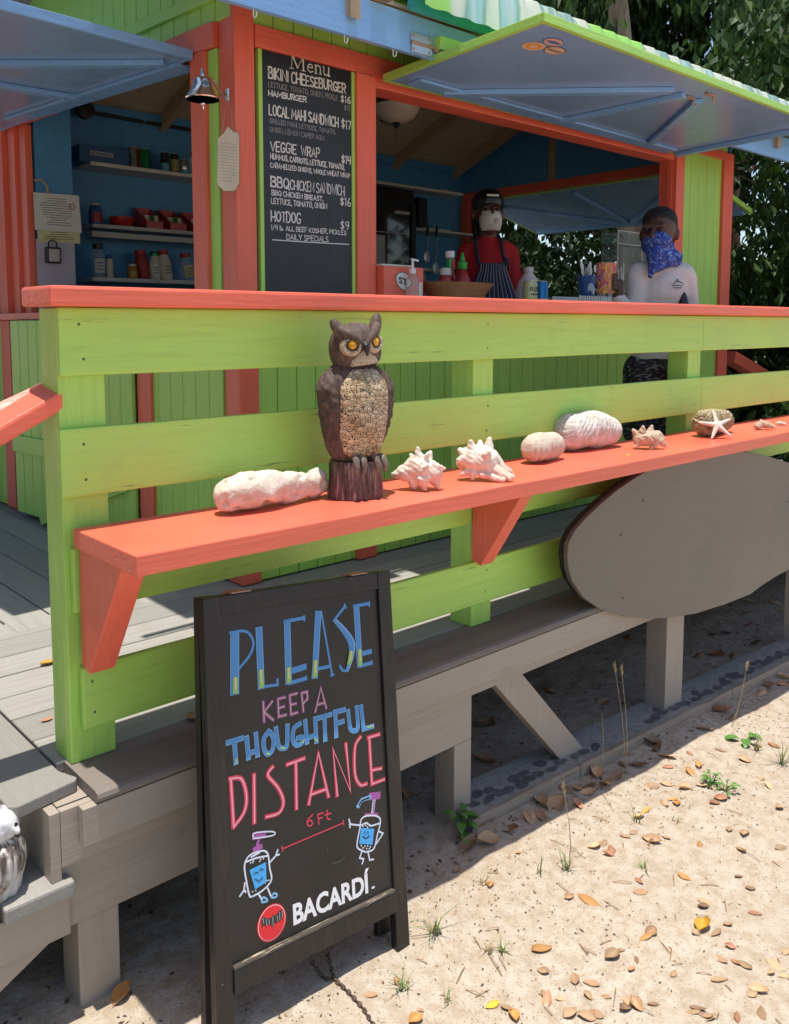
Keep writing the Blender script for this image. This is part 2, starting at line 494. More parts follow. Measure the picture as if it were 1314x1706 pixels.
while x < 5.6:
    if noise.noise(Vector((x * 1.7, 4, 0))) > -.28:
        for row in range(2 if rf.random() < .6 else 1):
            cx_, cy_ = x + rf.uniform(-.01, .01), 1.690 + .032 * row + rf.uniform(-.008, .008); a_, b_, t_ = rf.uniform(.022, .036), rf.uniform(.013, .021), rf.uniform(-.3, .5)
            mb.add([(cx_ + a_ * math.cos(q) * math.cos(t_) - b_ * math.sin(q) * math.sin(t_), cy_ + (a_ * math.cos(q) * math.sin(t_) + b_ * math.sin(q) * math.cos(t_)) * (1 + .15 * math.sin(3 * q + x * 9)), sz(cx_) + 0.0472 + .0278 * (cy_ - 1.655) + .0004 * row) for q in [2 * math.pi * i / 14 for i in range(14)]], [tuple(range(14))], 1)
    x += rf.uniform(.045, .07)
part('sill_beam', mb, [m_sill, m_flake], deck)
mb = MB()
for a, b in ((1.80, 2.33), (2.335, 3.4), (3.405, 6.2)):
    n = 26
    top = []; 
    for i in range(n + 1):
        xx = a + (b - a) * i / n
        top.append((xx, 1.640, sz(xx) + 0.047 - 0.014 * max(0, noise.noise(Vector((xx * 7, 3, 0)))) * 1.4))
    mb.prism(top + [(b, 1.640, sz(b) - 0.05), (a, 1.640, sz(a) - 0.05)], (0, 0.013, 0))
m_split = paint('split_skirt_paint', (0.34, 0.28, 0.22), 'x', 0.55, 0.9, chips=1.0, chipcol=(0.25, 0.14, 0.07), dirt=0.4)
part('skirt_board', mb, m_split, deck)

# ================================================================== stairs
st = thing('wooden_stairs', 'taupe wooden stairs with grey treads going down from the deck corner', 'stairs', (0.3, 1.7, gz(0.3)))
TZ = -1.13
for k, xa in enumerate((0.500, 0.352)):
    mb = MB(); xb = xa + (0.137 if k else 0.138)
    mb.prism([(xb, 1.672, TZ), (xb, 4.4, TZ), (xa, 4.4, TZ), (xa, 1.672, TZ)], (0, 0, -0.034))
    part('tread', mb, m_deck_y, st, bevel=0.006)
mb = MB(); mb.prism([(0.632, 1.708, TZ - 0.036), (0.632, 1.708, -1.225), (0.60, 1.708, -1.262), (0.20, 1.708, gz(0.2) - 0.05), (-0.15, 1.708, gz(0) - 0.05), (-0.15, 1.708, -1.30), (0.33, 1.708, TZ - 0.036)], (0, 0.036, 0))
part('stringer', mb, m_taupe, st, bevel=0.002)
mb = MB(); mb.box(-0.15, 0.634, 1.694, 1.7065, TZ - 0.125, TZ - 0.037)
part('tread_support', mb, m_taupe, st, bevel=0.002)
mb = MB(); mb.box(0.33, 0.349, 1.75, 4.4, TZ - 0.2, TZ - 0.036)
part('riser', mb, m_taupe, st)
for xa in (0.205, 0.06):
    mb = MB(); mb.box(xa, xa + 0.138, 1.672, 4.4, TZ - 0.209, TZ - 0.175)
    part('tread', mb, m_deck_y, st, bevel=0.006)

# ================================================================== railing
m_nail = newmat('nail_head', (0.10, 0.13, 0.04), 0.5)
rail = thing('railing', 'lime green railing with four boards, coral top rail and coral display shelf', 'railing', (0.69, 1.85, DZ))
YF = 1.786
XE = 6.1
for (xa, xb) in ((0.690, 0.792), (1.965, 2.058), (3.252, 3.353), (4.52, 4.62), (5.8, 5.9)):
    mb = MB(); mb.box(xa, xb, 1.8055, 1.897, DZ + 0.001, 0.034)
    part('post', mb, m_lime_z, rail, bevel=0.003)
def long_board(x0, x1, y0, y1, z0, z1, wob=0.0015, seed=0):
    b = MB(); n = max(2, int((x1 - x0) / 0.25))
    rows = []
    for i in range(n + 1):
        x = x0 + (x1 - x0) * i / n
        w = wob * noise.noise(Vector((x * 1.3, seed, 0)))
        e = wob * noise.noise(Vector((x * 2.1, seed + 9, 0)))
        rows.append([(x, y0 + w, z0 + e), (x, y1 + w, z0 + e), (x, y1 + w, z1 + e), (x, y0 + w, z1 + e)])
    vs = [p for r in rows for p in r]
    fs = [(0, 3, 2, 1), tuple(n * 4 + k for k in (0, 1, 2, 3))]
    for i in range(n):
        for k in range(4):
            a = i * 4 + k; c = i * 4 + (k + 1) % 4
            fs.append((a, c, c + 4, a + 4))
    return b.add(vs, fs)
BZ = [(-0.108, 0.035), (-0.364, -0.218), (-0.615, -0.474), (-0.878, -0.738)]
JX = 3.335
for i, (za, zb) in enumerate(BZ):
    xl = [0.688, 0.683, 0.70, 0.712][i]
    bd_ = part('board', long_board(xl, JX - 0.001, YF, YF + 0.0185, za, zb, 0.002, i), m_lime, rail, bevel=0.005)
    for xn in (0.735, 2.01, 3.29):
        for zn in (za + .035, zb - .035):
            if i == 2 and xn < 2.2: continue
            mb = MB(); mb.ball((xn + .008 * noise.noise(Vector((xn * 9, zn * 50, 1))), YF + 0.0005, zn), 0.0036, 8, (1, .45, 1)); part('nail_head', mb, m_nail, bd_, smooth=True)
    part('board', long_board(JX + 0.001, XE, YF, YF + 0.0185, za, zb, 0.002, i + 7), m_lime, rail, bevel=0.005)
part('top_rail', long_board(0.652, XE, 1.728, 1.892, 0.0365, 0.0775, 0.0012, 3), m_coral, rail, bevel=0.007)
shelf = part('shelf', long_board(0.702, XE, 1.487, 1.783, -0.471, -0.430, 0.0018, 5), m_coral, rail, bevel=0.003)
def bracket(x0, x1):
    b = MB()
    pr = [(1.776, -0.472), (1.572, -0.472), (1.744, -0.738), (1.784, -0.728)]
    b.prism([(x0, y, z) for y, z in pr], (x1 - x0, 0, 0)); return b
for xa in (0.711, 1.940):
    part('bracket', bracket(xa, xa + 0.057), m_coral_z, shelf, bevel=0.003)
# stair handrail
A = atY(82, 630, 1.905); B = atY(0, 668, 1.905); C = atY(98, 655, 1.805); D = atY(0, 712, 1.805)
d1 = (B - A).normalized() * 0.92; d2 = (D - C).normalized() * 0.97
C2, A2 = C + (C - D).normalized() * 0.012, A + (A - B).normalized() * 0.03
dz = Vector((0, 0, -0.040))
mb = MB(); q = [A2, C2, C2 + d2, A2 + d1]
mb.hexa([p + dz for p in q] + q)
part('handrail', mb, m_coral, rail, bevel=0.006)
e_ = A2 + d1 * .93
mb = MB(); mb.box(e_.x - .045, e_.x + .045, e_.y - .095, e_.y - .005, gz(-.3) - .06, e_.z - .044); part('post', mb, m_lime_z, rail, bevel=0.003)

# ================================================================== oval board
op = [(945, 925), (947, 948), (953, 968), (972, 996), (1000, 1015), (1040, 1027), (1080, 1031), (1120, 1029), (1160, 1022), (1210, 1006), (1250, 990), (1270, 975), (1290, 962), (1330, 940)]
up_ = [(947, 905), (957, 885), (975, 864), (1000, 840), (1030, 815), (1060, 795), (1100, 771), (1140, 757), (1180, 751), (1215, 750), (1250, 754), (1285, 762), (1314, 771), (1345, 790), (1370, 815), (1385, 850), (1372, 895)]
YO = 1.640
pts = [atY(x, y, YO) for x, y in op] + [atY(x, y, YO) for x, y in up_[::-1]]
mb = MB(); mb.prism([(p.x, YO, p.z) for p in pts], (0, 0.018, 0))
ov = thing('oval_board', 'large oval grey painted wooden board hung below the shelf', 'board', (pts[4].x, YO, -1.05))
part('board_face', mb, [m_ply], ov, bevel=0.002)
mb = MB(); 
inner = [Vector((p.x, 0, p.z)) for p in pts]; cen = sum(inner, Vector()) / len(inner)
mb.prism([((p.x - cen.x) * 1.0 + cen.x - 0.006, YO + 0.0185, (p.z - cen.z) * 1.0 + cen.z + 0.004) for p in pts], (0, 0.012, 0))
part('edge_band', mb, m_black, ov)
for (x, y) in ((1034, 891), (1037, 996), (1312, 836), (1071, 834)):
    mb = MB(); p = atY(x, y, YO); mb.ball((p.x, YO - 0.0005, p.z), 0.0045, 8, (1, 0.35, 1))
    part('screw_head', mb, m_black, ov)
for xa in (2.5, 3.3):
    mb = MB(); mb.box(xa, xa + .06, YO + 0.031, YF - 0.001, -0.85, -0.79); part('hanger_block', mb, m_taupe, ov)
# ================================================================== lettering tools
GL = {
'A': (1, [[(0, 0), (.5, 1), (1, 0)], [(.2, .35), (.8, .35)]]),
'B': (.9, [[(0, 0), (0, 1), (.65, 1), (.85, .85), (.85, .66), (.65, .53), (.02, .52)], [(.65, .53), (.95, .4), (1, .2), (.8, .02), (.02, 0)]]),
'C': (.9, [[(1, .85), (.7, 1), (.3, .97), (.05, .7), (0, .4), (.15, .1), (.45, 0), (.8, .03), (1, .15)]]),
'D': (.95, [[(0, 0), (0, 1), (.5, .98), (.9, .75), (1, .45), (.85, .15), (.5, 0), (.02, 0)]]),
'E': (.8, [[(1, 1), (0, 1), (0, 0), (1, 0)], [(.02, .5), (.8, .5)]]),
'F': (.8, [[(1, 1), (0, 1), (0, 0)], [(.02, .5), (.8, .5)]]),
'G': (.95, [[(1, .85), (.7, 1), (.3, .97), (.05, .7), (0, .35), (.2, .05), (.6, 0), (.95, .12), (.98, .42), (.55, .42)]]),
'H': (.95, [[(0, 0), (0, 1)], [(1, 0), (1, 1)], [(.02, .42), (.98, .42)]]),
'I': (.12, [[(.5, 0), (.5, 1)]]),
'J': (.7, [[(1, 1), (1, .2), (.7, 0), (.3, 0), (0, .2)]]),
'K': (.9, [[(0, 0), (0, 1)], [(.95, 1), (.03, .45), (1, 0)]]),
'L': (.75, [[(0, 1), (0, 0), (1, 0)]]),
'M': (1.2, [[(0, 0), (.06, 1), (.5, .3), (.94, 1), (1, 0)]]),
'N': (1, [[(0, 0), (0, 1), (1, 0), (1, 1)]]),
'O': (1, [[(.5, 1), (.15, .85), (0, .5), (.15, .13), (.5, 0), (.85, .13), (1, .5), (.85, .85), (.5, 1)]]),
'P': (.85, [[(0, 0), (0, 1), (.7, 1), (1, .8), (.9, .55), (.6, .45), (.02, .45)]]),
'Q': (1, [[(.5, 1), (.15, .85), (0, .5), (.15, .13), (.5, 0), (.85, .13), (1, .5), (.85, .85), (.5, 1)], [(.6, .25), (1.05, -.08)]]),
'R': (.9, [[(0, 0), (0, 1), (.7, 1), (.98, .8), (.85, .57), (.5, .48), (.02, .47)], [(.45, .48), (1, 0)]]),
'S': (.85, [[(.95, .88), (.6, 1), (.2, .95), (.05, .75), (.25, .57), (.75, .44), (.97, .25), (.75, .03), (.35, 0), (0, .13)]]),
'T': (.9, [[(0, 1), (1, 1)], [(.5, .98), (.5, 0)]]),
'U': (.95, [[(0, 1), (.03, .25), (.25, .02), (.7, .02), (.95, .25), (1, 1)]]),
'V': (1, [[(0, 1), (.5, 0), (1, 1)]]),
'W': (1.3, [[(0, 1), (.25, 0), (.5, .75), (.75, 0), (1, 1)]]),
'X': (.9, [[(0, 0), (1, 1)], [(0, 1), (1, 0)]]),
'Y': (.95, [[(0, 1), (.5, .5), (1, 1)], [(.5, .48), (.5, 0)]]),
'Z': (.9, [[(0, 1), (1, 1), (0, 0), (1, 0)]]),
'i': (.12, [[(.5, 0), (.5, .72)], [(.5, .9), (.5, 1.0)]]),
'l': (.12, [[(.5, 0), (.5, 1)]]),
'b': (.6, [[(0, 1), (0, 0), (.7, 0), (1, .25), (.7, .5), (.02, .48)]]),
'0': (.8, [[(.5, 1), (.1, .8), (0, .5), (.1, .2), (.5, 0), (.9, .2), (1, .5), (.9, .8), (.5, 1)]]),
'1': (.3, [[(.1, .8), (.6, 1), (.6, 0)]]),
'4': (.8, [[(.1, 1), (.05, .45), (.95, .5)], [(.85, 1), (.8, 0)]]),
'5': (.75, [[(.95, 1), (.15, 1), (.1, .55), (.7, .58), (.98, .32), (.7, .02), (.05, .05)]]),
'6': (.8, [[(.75, 1), (.25, .7), (.02, .3), (.3, 0), (.8, .03), (.95, .3), (.65, .48), (.1, .3)]]),
'7': (.75, [[(0, 1), (1, 1), (.4, 0)]]),
'9': (.75, [[(.95, .95), (.5, 1), (.05, .8), (.15, .52), (.6, .48), (.95, .75)], [(.97, .97), (.85, .45), (.5, 0)]]),
'$': (.8, [[(.95, .8), (.5, .9), (.1, .75), (.25, .55), (.8, .42), (.9, .2), (.5, .08), (.02, .2)], [(.5, 1.05), (.5, -.06)]]),
',': (.15, [[(.6, .1), (.2, -.18)]]), '.': (.15, [[(.3, .0), (.6, .06)]]), '/': (.6, [[(0, -.05), (1, 1.05)]]),
}
class Plate:
    """flat lettering on a plane: strokes become ribbons lying just off the surface"""
    def __init__(s, p, n): s.p = Vector(p); s.n = Vector(n).normalized(); s.mb = {}; s.k = 0
    def layer(s, key): return s.mb.setdefault(key, MB())
    def px(s, x, y): return atP(x, y, s.p, s.n)
    def ribbon(s, key, pts, w, off=0.0008, cap=0.35):
        s.k += 1
        off = off + (s.k % 9) * 0.00004
        n = s.n
        P = [Vector(p) for p in pts]
        P = [P[0]] + [b for a, b in zip(P, P[1:]) if (b - a).length > 1e-5]
        if len(P) < 2: return
        W_ = w if hasattr(w, '__len__') else [w] * len(P)
        d0 = (P[1] - P[0]).normalized(); d1 = (P[-1] - P[-2]).normalized()
        P = [P[0] - d0 * W_[0] * cap] + P[1:-1] + [P[-1] + d1 * W_[-1] * cap]
        vs = []
        for i, p in enumerate(P):
            a = (P[i] - P[i - 1]).normalized() if i else (P[1] - P[0]).normalized()
            b = (P[i + 1] - P[i]).normalized() if i < len(P) - 1 else a
            t = (a + b)
            t = t.normalized() if t.length > 0.2 else a
            sd_ = n.cross(t); k = 1 / max(0.55, abs(sd_.dot(n.cross(a))))
            h = W_[min(i, len(W_) - 1)] * 0.5 * k
            vs += [p - sd_ * h + n * off, p + sd_ * h + n * off]
        s.layer(key).add(vs, [(2 * i, 2 * i + 1, 2 * i + 3, 2 * i + 2) for i in range(len(P) - 1)])
    def poly(s, key, pts, off=0.0006):
        s.k += 1
        off = off + (s.k % 9) * 0.00003
        s.layer(key).add([Vector(p) + s.n * off for p in pts], [tuple(range(len(pts)))])
    def text(s, key, t, a, b, up, w, rnd=None, gap=0.28, h2=None):
        a = Vector(a); b = Vector(b); h2 = h2 or 1.0
        adv = []
        for ch in t: adv.append(0.55 if ch == ' ' else GL[ch][0] + gap)
        tot = sum(adv) - gap; L = b - a; x = 0
        for ch, ad in zip(t, adv):
            if ch != ' ':
                gw, st = GL[ch]
                f = x / tot
                j = (rnd.uniform(-.05, .05), rnd.uniform(.93, 1.07), rnd.uniform(-.04, .04)) if rnd else (0, 1, 0)
                hh = up * (1 + (h2 - 1) * f) * j[1]
                for stk in st:
                    pts = [a + L * ((x + gw * (u + v * j[2])) / tot) + hh * (v + j[0] * .6) for u, v in stk]
                    s.ribbon(key, pts, w * (rnd.uniform(.85, 1.15) if rnd else 1))
            x += ad
    def smooth_pts(s, P, k=6):
        if len(P) < 4: return P
        out = []
        for i in range(len(P) - 1):
            a, b, c, d = P[max(0, i - 1)], P[i], P[i + 1], P[min(len(P) - 1, i + 2)]
            for j in range(k):
                t = j / k
                out.append(0.5 * ((2 * b) + (c - a) * t + (2 * a - 5 * b + 4 * c - d) * t * t + (3 * b - a - 3 * c + d) * t ** 3))
        return out + [P[-1]]
    def build(s, names, parent):
        for key, mb in s.mb.items():
            nm, mat = names[key]
            part(nm, mb, mat, parent)
def font_mesh(txt, origin, xd, yd, height, width=None, bold=0.0, off=0.0008, shear=0):
    """built-in typeface laid on a surface; returns MB"""
    cu = bpy.data.curves.new('t', 'FONT'); cu.body = txt; cu.size = 1; cu.offset = bold; cu.resolution_u = 3
    cu.shear = shear
    o = bpy.data.objects.new('t', cu); COL.objects.link(o)
    dg = bpy.context.evaluated_depsgraph_get()
    me = bpy.data.meshes.new_from_object(o.evaluated_get(dg))
    bpy.data.objects.remove(o)
    xs = [v.co.x for v in me.vertices]; ys = [v.co.y for v in me.vertices]
    x0, x1, y0 = min(xs), max(xs), 0.0
    y1 = 0.73
    sy = height / y1; sx = (width / (x1 - x0)) if width else sy
    xd = Vector(xd).normalized(); yd = Vector(yd).normalized(); n = xd.cross(yd)
    mb = MB()
    mb.add([Vector(origin) + xd * ((v.co.x - x0) * sx) + yd * (v.co.y * sy) + n * off for v in me.vertices],
           [tuple(p.vertices) for p in me.polygons])
    bpy.data.meshes.remove(me)
    return mb

# ================================================================== kiosk
KX, KY, KE = 1.66, 2.65, 5.24
kiosk = thing('kiosk', 'small food kiosk with lime boards, coral trim and blue flap awnings', 'kiosk', (KX, KY, DZ))
m_kgreen = paint('kiosk_lime_boards', LIME, 'z', 0.38, 0.5, var=0.1, dirt=0.2)
m_kgreen_x = paint('kiosk_lime_trim', LIME, 'x', 0.38, 0.5, var=0.1, dirt=0.2)
m_groove = newmat('shadow_gap', (0.05, 0.09, 0.015), 0.8)
m_plank = paint('cream_ceiling_planks', (0.52, 0.43, 0.31), 'x', 0.55, 0.5, dirt=0.2, drips=0)
m_rafter = paint('cream_rafter_paint', (0.45, 0.33, 0.21), 'y', 0.55, 0.5, dirt=0.25, drips=0)
LWu = Vector((math.cos(R_(94)), math.sin(R_(94)), 0)); LWo = Vector((-LWu.y, LWu.x, 0))
def LW(s_, o, z): return Vector((KX, KY, 0)) + LWu * s_ + LWo * o + Vector((0, 0, z))
def lbox(mb, s0, s1, o0, o1, z0, z1):
    return mb.hexa([LW(s0, o1, z0), LW(s0, o0, z0), LW(s1, o0, z0), LW(s1, o1, z0), LW(s0, o1, z1), LW(s0, o0, z1), LW(s1, o0, z1), LW(s1, o1, z1)])
def vboards(x0, x1, y, z0, z1, w=0.0885, th=0.018):
    b = MB(); x = x0
    while x < x1 - 0.004:
        e = min(x + w - 0.0035, x1)
        b.box(x, e, y, y + th, z0, z1); x += w
    return b
def lboards(s0, s1, z0, z1, o=0.0, w=0.0885, top=None):
    b = MB(); s_ = s0
    while s_ < s1 - 0.004:
        e = min(s_ + w - 0.0035, s1)
        if top:
            za, zb = top(s_), top(e)
            b.hexa([LW(s_, o, z0), LW(s_, o - .018, z0), LW(e, o - .018, z0), LW(e, o, z0), LW(s_, o, za), LW(s_, o - .018, za), LW(e, o - .018, zb), LW(e, o, zb)])
        else: lbox(b, s_, e, o - 0.018, o, z0, z1)
        s_ += w
    return b
# --- front wall
mb = vboards(1.745, KE - .01, KY + 0.012, DZ + 0.006, 0.02)
part('front_wall', mb, m_kgreen, kiosk, bevel=0.0025, seg=1)
mb = MB(); mb.box(1.73, KE - .02, KY + 0.031, KY + 0.045, DZ + .006, 0.02); part('wall_lining', mb, m_groove, kiosk)
mb = vboards(4.665, 5.125, KY + 0.012, 0.02, 1.04, 0.095); part('front_wall', mb, m_kgreen, kiosk, bevel=0.0025, seg=1)
mb = MB(); mb.box(4.66, 5.13, KY + 0.031, KY + 0.045, 0.02, 1.04); part('wall_lining', mb, m_groove, kiosk)
mb = vboards(1.745, 5.20, KY + 0.012, 1.048, 1.30); part('front_wall', mb, m_kgreen, kiosk, bevel=0.0025, seg=1)
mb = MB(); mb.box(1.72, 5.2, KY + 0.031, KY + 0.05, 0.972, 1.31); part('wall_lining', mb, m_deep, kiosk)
mb = MB(); mb.box(KX, KX + 0.082, KY, KY + 0.10, DZ + .004, 1.22); part('corner_post', mb, m_coral_z, kiosk, bevel=0.003)
mb = MB(); mb.box(KE - 0.115, KE, KY - 0.008, KY + 0.10, DZ + .004, 1.045); part('corner_post', mb, m_coral_z, kiosk, bevel=0.003)
mb = MB(); mb.box(2.200, 2.297, KY - 0.012, KY + 0.04, DZ + .004, 0.9665); part('window_post', mb, m_coral_z, kiosk, bevel=0.003)
mb = MB(); mb.box(KX + .084, 2.199, KY - 0.006, KY + 0.030, 0.969, 1.045); part('header_board', mb, m_coral, kiosk, bevel=0.003)
mb = MB(); mb.box(2.1995, 4.60, KY - 0.004, KY + 0.030, 0.969, 1.045); part('header_board', mb, m_coral, kiosk, bevel=0.003)
mb = MB(); mb.box(2.298, 4.556, KY + 0.002, KY + 0.11, 0.930, 0.9685); part('window_head', mb, m_coral, kiosk, bevel=0.003)
mb = MB(); mb.box(4.605, KE - .117, KY - 0.008, KY + 0.03, 1.0, 1.05); part('header_board', mb, m_coral, kiosk, bevel=0.003)
for i, (a, b, c, d) in enumerate(((4.57, 4.66, KY - .006, KY + .02), (4.562, 4.60, KY + .0205, KY + .05), (4.572, 4.61, KY + .0505, KY + .08), (4.58, 4.62, KY + .0805, KY + .11))):
    mb = MB(); mb.box(a, b, c, d, 0.02, 0.9665 if i else 0.999); part('window_jamb', mb, m_coral_z, kiosk, bevel=0.002)
mb = MB(); mb.box(2.299, 4.555, KY - 0.10, KY + 0.42, 0.028, 0.062); part('counter', mb, m_coral, kiosk, bevel=0.004)
# --- left wall (a few degrees off square)
part('side_wall', lboards(0.105, 0.585, DZ + .006, 0.02), m_kgreen, kiosk, bevel=0.0025, seg=1)
mb = MB(); lbox(mb, 0.10, 0.60, -0.03, -0.019, DZ + .006, 0.02); lbox(mb, .09, .17, -.03, -.019, .02, 1.2); part('wall_lining', mb, m_groove, kiosk)
mb = MB(); lbox(mb, 0.586, 0.688, -0.05, 0.012, DZ + .004, 0.02); part('door_jamb', mb, m_coral_z, kiosk, bevel=0.003)
mb = MB(); lbox(mb, 1.93, 2.04, -0.05, 0.012, DZ + .004, 0.02); part('door_jamb', mb, m_coral_z, kiosk, bevel=0.003)
part('side_wall', lboards(2.105, 2.42, 0.0205, 0.97), m_kgreen, kiosk, bevel=0.0025, seg=1)
part('side_wall', lboards(2.045, 2.42, DZ + .006, 0.02), m_kgreen, kiosk, bevel=0.0025, seg=1)
part('side_wall', lboards(0.105, 0.160, 0.02, 0.97), m_kgreen, kiosk, bevel=0.0025, seg=1)
mb = MB(); lbox(mb, 0.161, 0.252, -0.05, 0.014, 0.02, 0.97); part('window_jamb', mb, m_coral_z, kiosk, bevel=0.003)
for a, b, o in ((1.76, 1.84, -.03), (1.842, 1.93, -.012), (1.932, 2.02, .012), (2.022, 2.10, -.008)):
    mb = MB(); lbox(mb, a, b, o - .035, o, 0.02, 0.97); part('window_jamb', mb, m_coral_z, kiosk, bevel=0.003)
mb = MB(); lbox(mb, 0.105, 2.36, -0.05, 0.014, 0.972, 1.057); part('side_beam', mb, m_coral_y, kiosk, bevel=0.003)
mb = MB(); lbox(mb, 0.2, 2.2, -0.30, 0.05, 0.0215, 0.055); part('counter', mb, m_coral_y, kiosk, bevel=0.004)
def gtop(s_):
    y = KY + s_ * LWu.y
    return 1.20 + 0.40 * ((y - 2.65) if y < 3.8 else (4.95 - y)) - 0.01
part('gable_wall', lboards(0.02, 2.30, 1.058, 0, top=gtop), m_kgreen, kiosk, bevel=0.0025, seg=1)
mb = MB(); lbox(mb, 0.105, 2.30, 0.0005, 0.02, 1.125, 1.168); part('gable_trim', mb, m_kgreen_x, kiosk, bevel=0.003)
# half door with its ledge and brace, standing a little ajar
dr = [LW(0.70, 0.03, 0), LW(1.90, 0.085, 0)]
du = (dr[1] - dr[0]).normalized(); dn = Vector((-du.y, du.x, 0))
def D_(s_, o, z): return dr[0] + du * s_ + dn * o + Vector((0, 0, z))
def dbox(mb, s0, s1, o0, o1, z0, z1):
    return mb.hexa([D_(s0, o1, z0), D_(s0, o0, z0), D_(s1, o0, z0), D_(s1, o1, z0), D_(s0, o1, z1), D_(s0, o0, z1), D_(s1, o0, z1), D_(s1, o1, z1)])
mb = MB(); s_ = 0.0
while s_ < 1.0:
    dbox(mb, s_, min(s_ + 0.085, 1.06), -0.018, 0, DZ + 0.03, 0.018); s_ += 0.0885
door = part('half_door', mb, m_kgreen, kiosk, bevel=0.0025, seg=1)
mb = MB(); dbox(mb, 0.01, 1.05, 0.0005, 0.016, -0.62, -0.54); part('door_ledge', mb, m_kgreen_x, door, bevel=0.002)
mb = MB(); mb.beam(D_(0.05, 0.009, -0.66), D_(0.8, 0.009, -0.92), dn, 0.07, 0.016); part('door_brace', mb, m_kgreen_x, door, bevel=0.002)
mb = MB(); dbox(mb, 0.0, 1.05, -0.03, -0.0185, DZ + .03, 0.015); part('door_lining', mb, m_groove, door)
# --- inside
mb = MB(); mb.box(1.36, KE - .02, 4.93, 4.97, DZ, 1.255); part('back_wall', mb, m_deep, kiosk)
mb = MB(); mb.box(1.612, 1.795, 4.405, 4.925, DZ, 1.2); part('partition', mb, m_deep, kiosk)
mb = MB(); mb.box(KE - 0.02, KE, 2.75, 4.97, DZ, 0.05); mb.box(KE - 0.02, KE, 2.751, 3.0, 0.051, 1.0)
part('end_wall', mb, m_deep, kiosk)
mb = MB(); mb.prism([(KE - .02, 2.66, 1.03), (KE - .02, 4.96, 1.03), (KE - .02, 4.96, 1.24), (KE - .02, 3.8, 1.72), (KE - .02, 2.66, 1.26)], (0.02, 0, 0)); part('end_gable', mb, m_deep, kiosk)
mb = MB(); mb.box(KE - .045, KE - .021, 3.0, 4.91, 0.985, 1.05); part('window_head', mb, m_coral_y, kiosk, bevel=0.002)
mb = MB(); mb.box(KE - .06, KE + .012, 4.83, 4.905, 0.05, 0.984); part('window_jamb', mb, m_coral_z, kiosk, bevel=0.002)
mb = MB(); mb.box(KE - .04, KE + .03, 4.76, 4.822, 0.05, 0.984); part('window_jamb', mb, m_coral_z, kiosk, bevel=0.002)
mb = MB(); mb.box(KE - .05, KE + .01, 2.96, 3.03, 0.05, 0.984); part('window_jamb', mb, m_coral_z, kiosk, bevel=0.002)
mb = MB(); mb.box(KE - .022, KE - .005, 4.0, 4.06, 1.055, 1.6); part('wall_stud', mb, m_rafter, kiosk)
# roof: ridge along x
RX0, RX1 = 1.22, 5.80
def slope(y): return 1.245 + 0.405 * ((y - 2.66) if y < 3.8 else (4.94 - y))
mb = MB()
n = 15
for side in (0, 1):
    for i in range(n):
        ya, yb = 2.36 + (3.8 - 2.36) * i / n, 2.36 + (3.8 - 2.36) * (i + 1) / n - 0.003
        if side: ya, yb = 7.6 - yb, 7.6 - ya
        mb.hexa([(RX0 + .03, ya, slope(ya)), (RX1 - .03, ya, slope(ya)), (RX1 - .03, yb, slope(yb)), (RX0 + .03, yb, slope(yb)),
                 (RX0 + .03, ya, slope(ya) + .015), (RX1 - .03, ya, slope(ya) + .015), (RX1 - .03, yb, slope(yb) + .015), (RX0 + .03, yb, slope(yb) + .015)])
part('ceiling_planks', mb, m_plank, kiosk, bevel=0.002, seg=1)
for x in (1.30, 1.9, 2.55, 3.2, 3.85, 4.45, 5.10, 5.68):
    mb = MB()
    mb.hexa([(x, 2.31, slope(2.31) - .085), (x + .042, 2.31, slope(2.31) - .085), (x + .042, 3.8, slope(3.8) - .09), (x, 3.8, slope(3.8) - .09),
             (x, 2.31, slope(2.31) - .001), (x + .042, 2.31, slope(2.31) - .001), (x + .042, 3.8, slope(3.8) - .001), (x, 3.8, slope(3.8) - .001)])
    mb.hexa([(x, 3.801, slope(3.801) - .09), (x + .042, 3.801, slope(3.801) - .09), (x + .042, 5.28, slope(5.28) - .085), (x, 5.28, slope(5.28) - .085),
             (x, 3.801, slope(3.801) - .001), (x + .042, 3.801, slope(3.801) - .001), (x + .042, 5.28, slope(5.28) - .001), (x, 5.28, slope(5.28) - .001)])
    part('rafter', mb, m_rafter, kiosk)
def roof_mat():
    m = newmat('lime_sheet_with_reflections', (0.7, 0.75, 0.6), 0.3, 0.35); nt = m.node_tree
    n1 = noise_(nt, texco(nt, (4.5, 0.3, 0.3)), 2.0, 3); xs_ = N(nt, 'ShaderNodeSeparateXYZ'); tc_ = N(nt, 'ShaderNodeTexCoord'); nt.links.new(tc_.outputs['Object'], xs_.inputs[0]); n2 = noise_(nt, texco(nt, (2.1, 0.3, 0.3)), 1.0, 3); f = noise_(nt, texco(nt), 35, 4)
    c = ramp(nt, n1, [(0.34, (0.78, 0.74, 0.60)), (0.48, (0.80, 0.82, 0.66)), (0.55, (0.30, 0.46, 0.38)), (0.62, (0.45, 0.66, 0.68)), (0.74, (0.82, 0.78, 0.62))])  # pale and grey-blue stripes put the metal's reflections into the colour
    dv = N(nt, 'ShaderNodeMath', operation='MULTIPLY'); dv.inputs[1].default_value = .25; nt.links.new(xs_.outputs['X'], dv.inputs[0])
    lm = ramp(nt, dv.outputs[0], [(0.145, (1, 1, 1)), (0.155, (0, 0, 0)), (0.36, (0, 0, 0)), (0.37, (1, 1, 1)), (0.46, (1, 1, 1)), (0.465, (0, 0, 0))])
    c = mixc(nt, lm, c, (0.42, 0.78, 0.16))
    c = mixc(nt, ramp(nt, f, [(0.6, (0, 0, 0)), (0.8, (0.25,) * 3)]), c, (0.4, 0.36, 0.26))
    base(m, c); return m
m_roof = roof_mat()
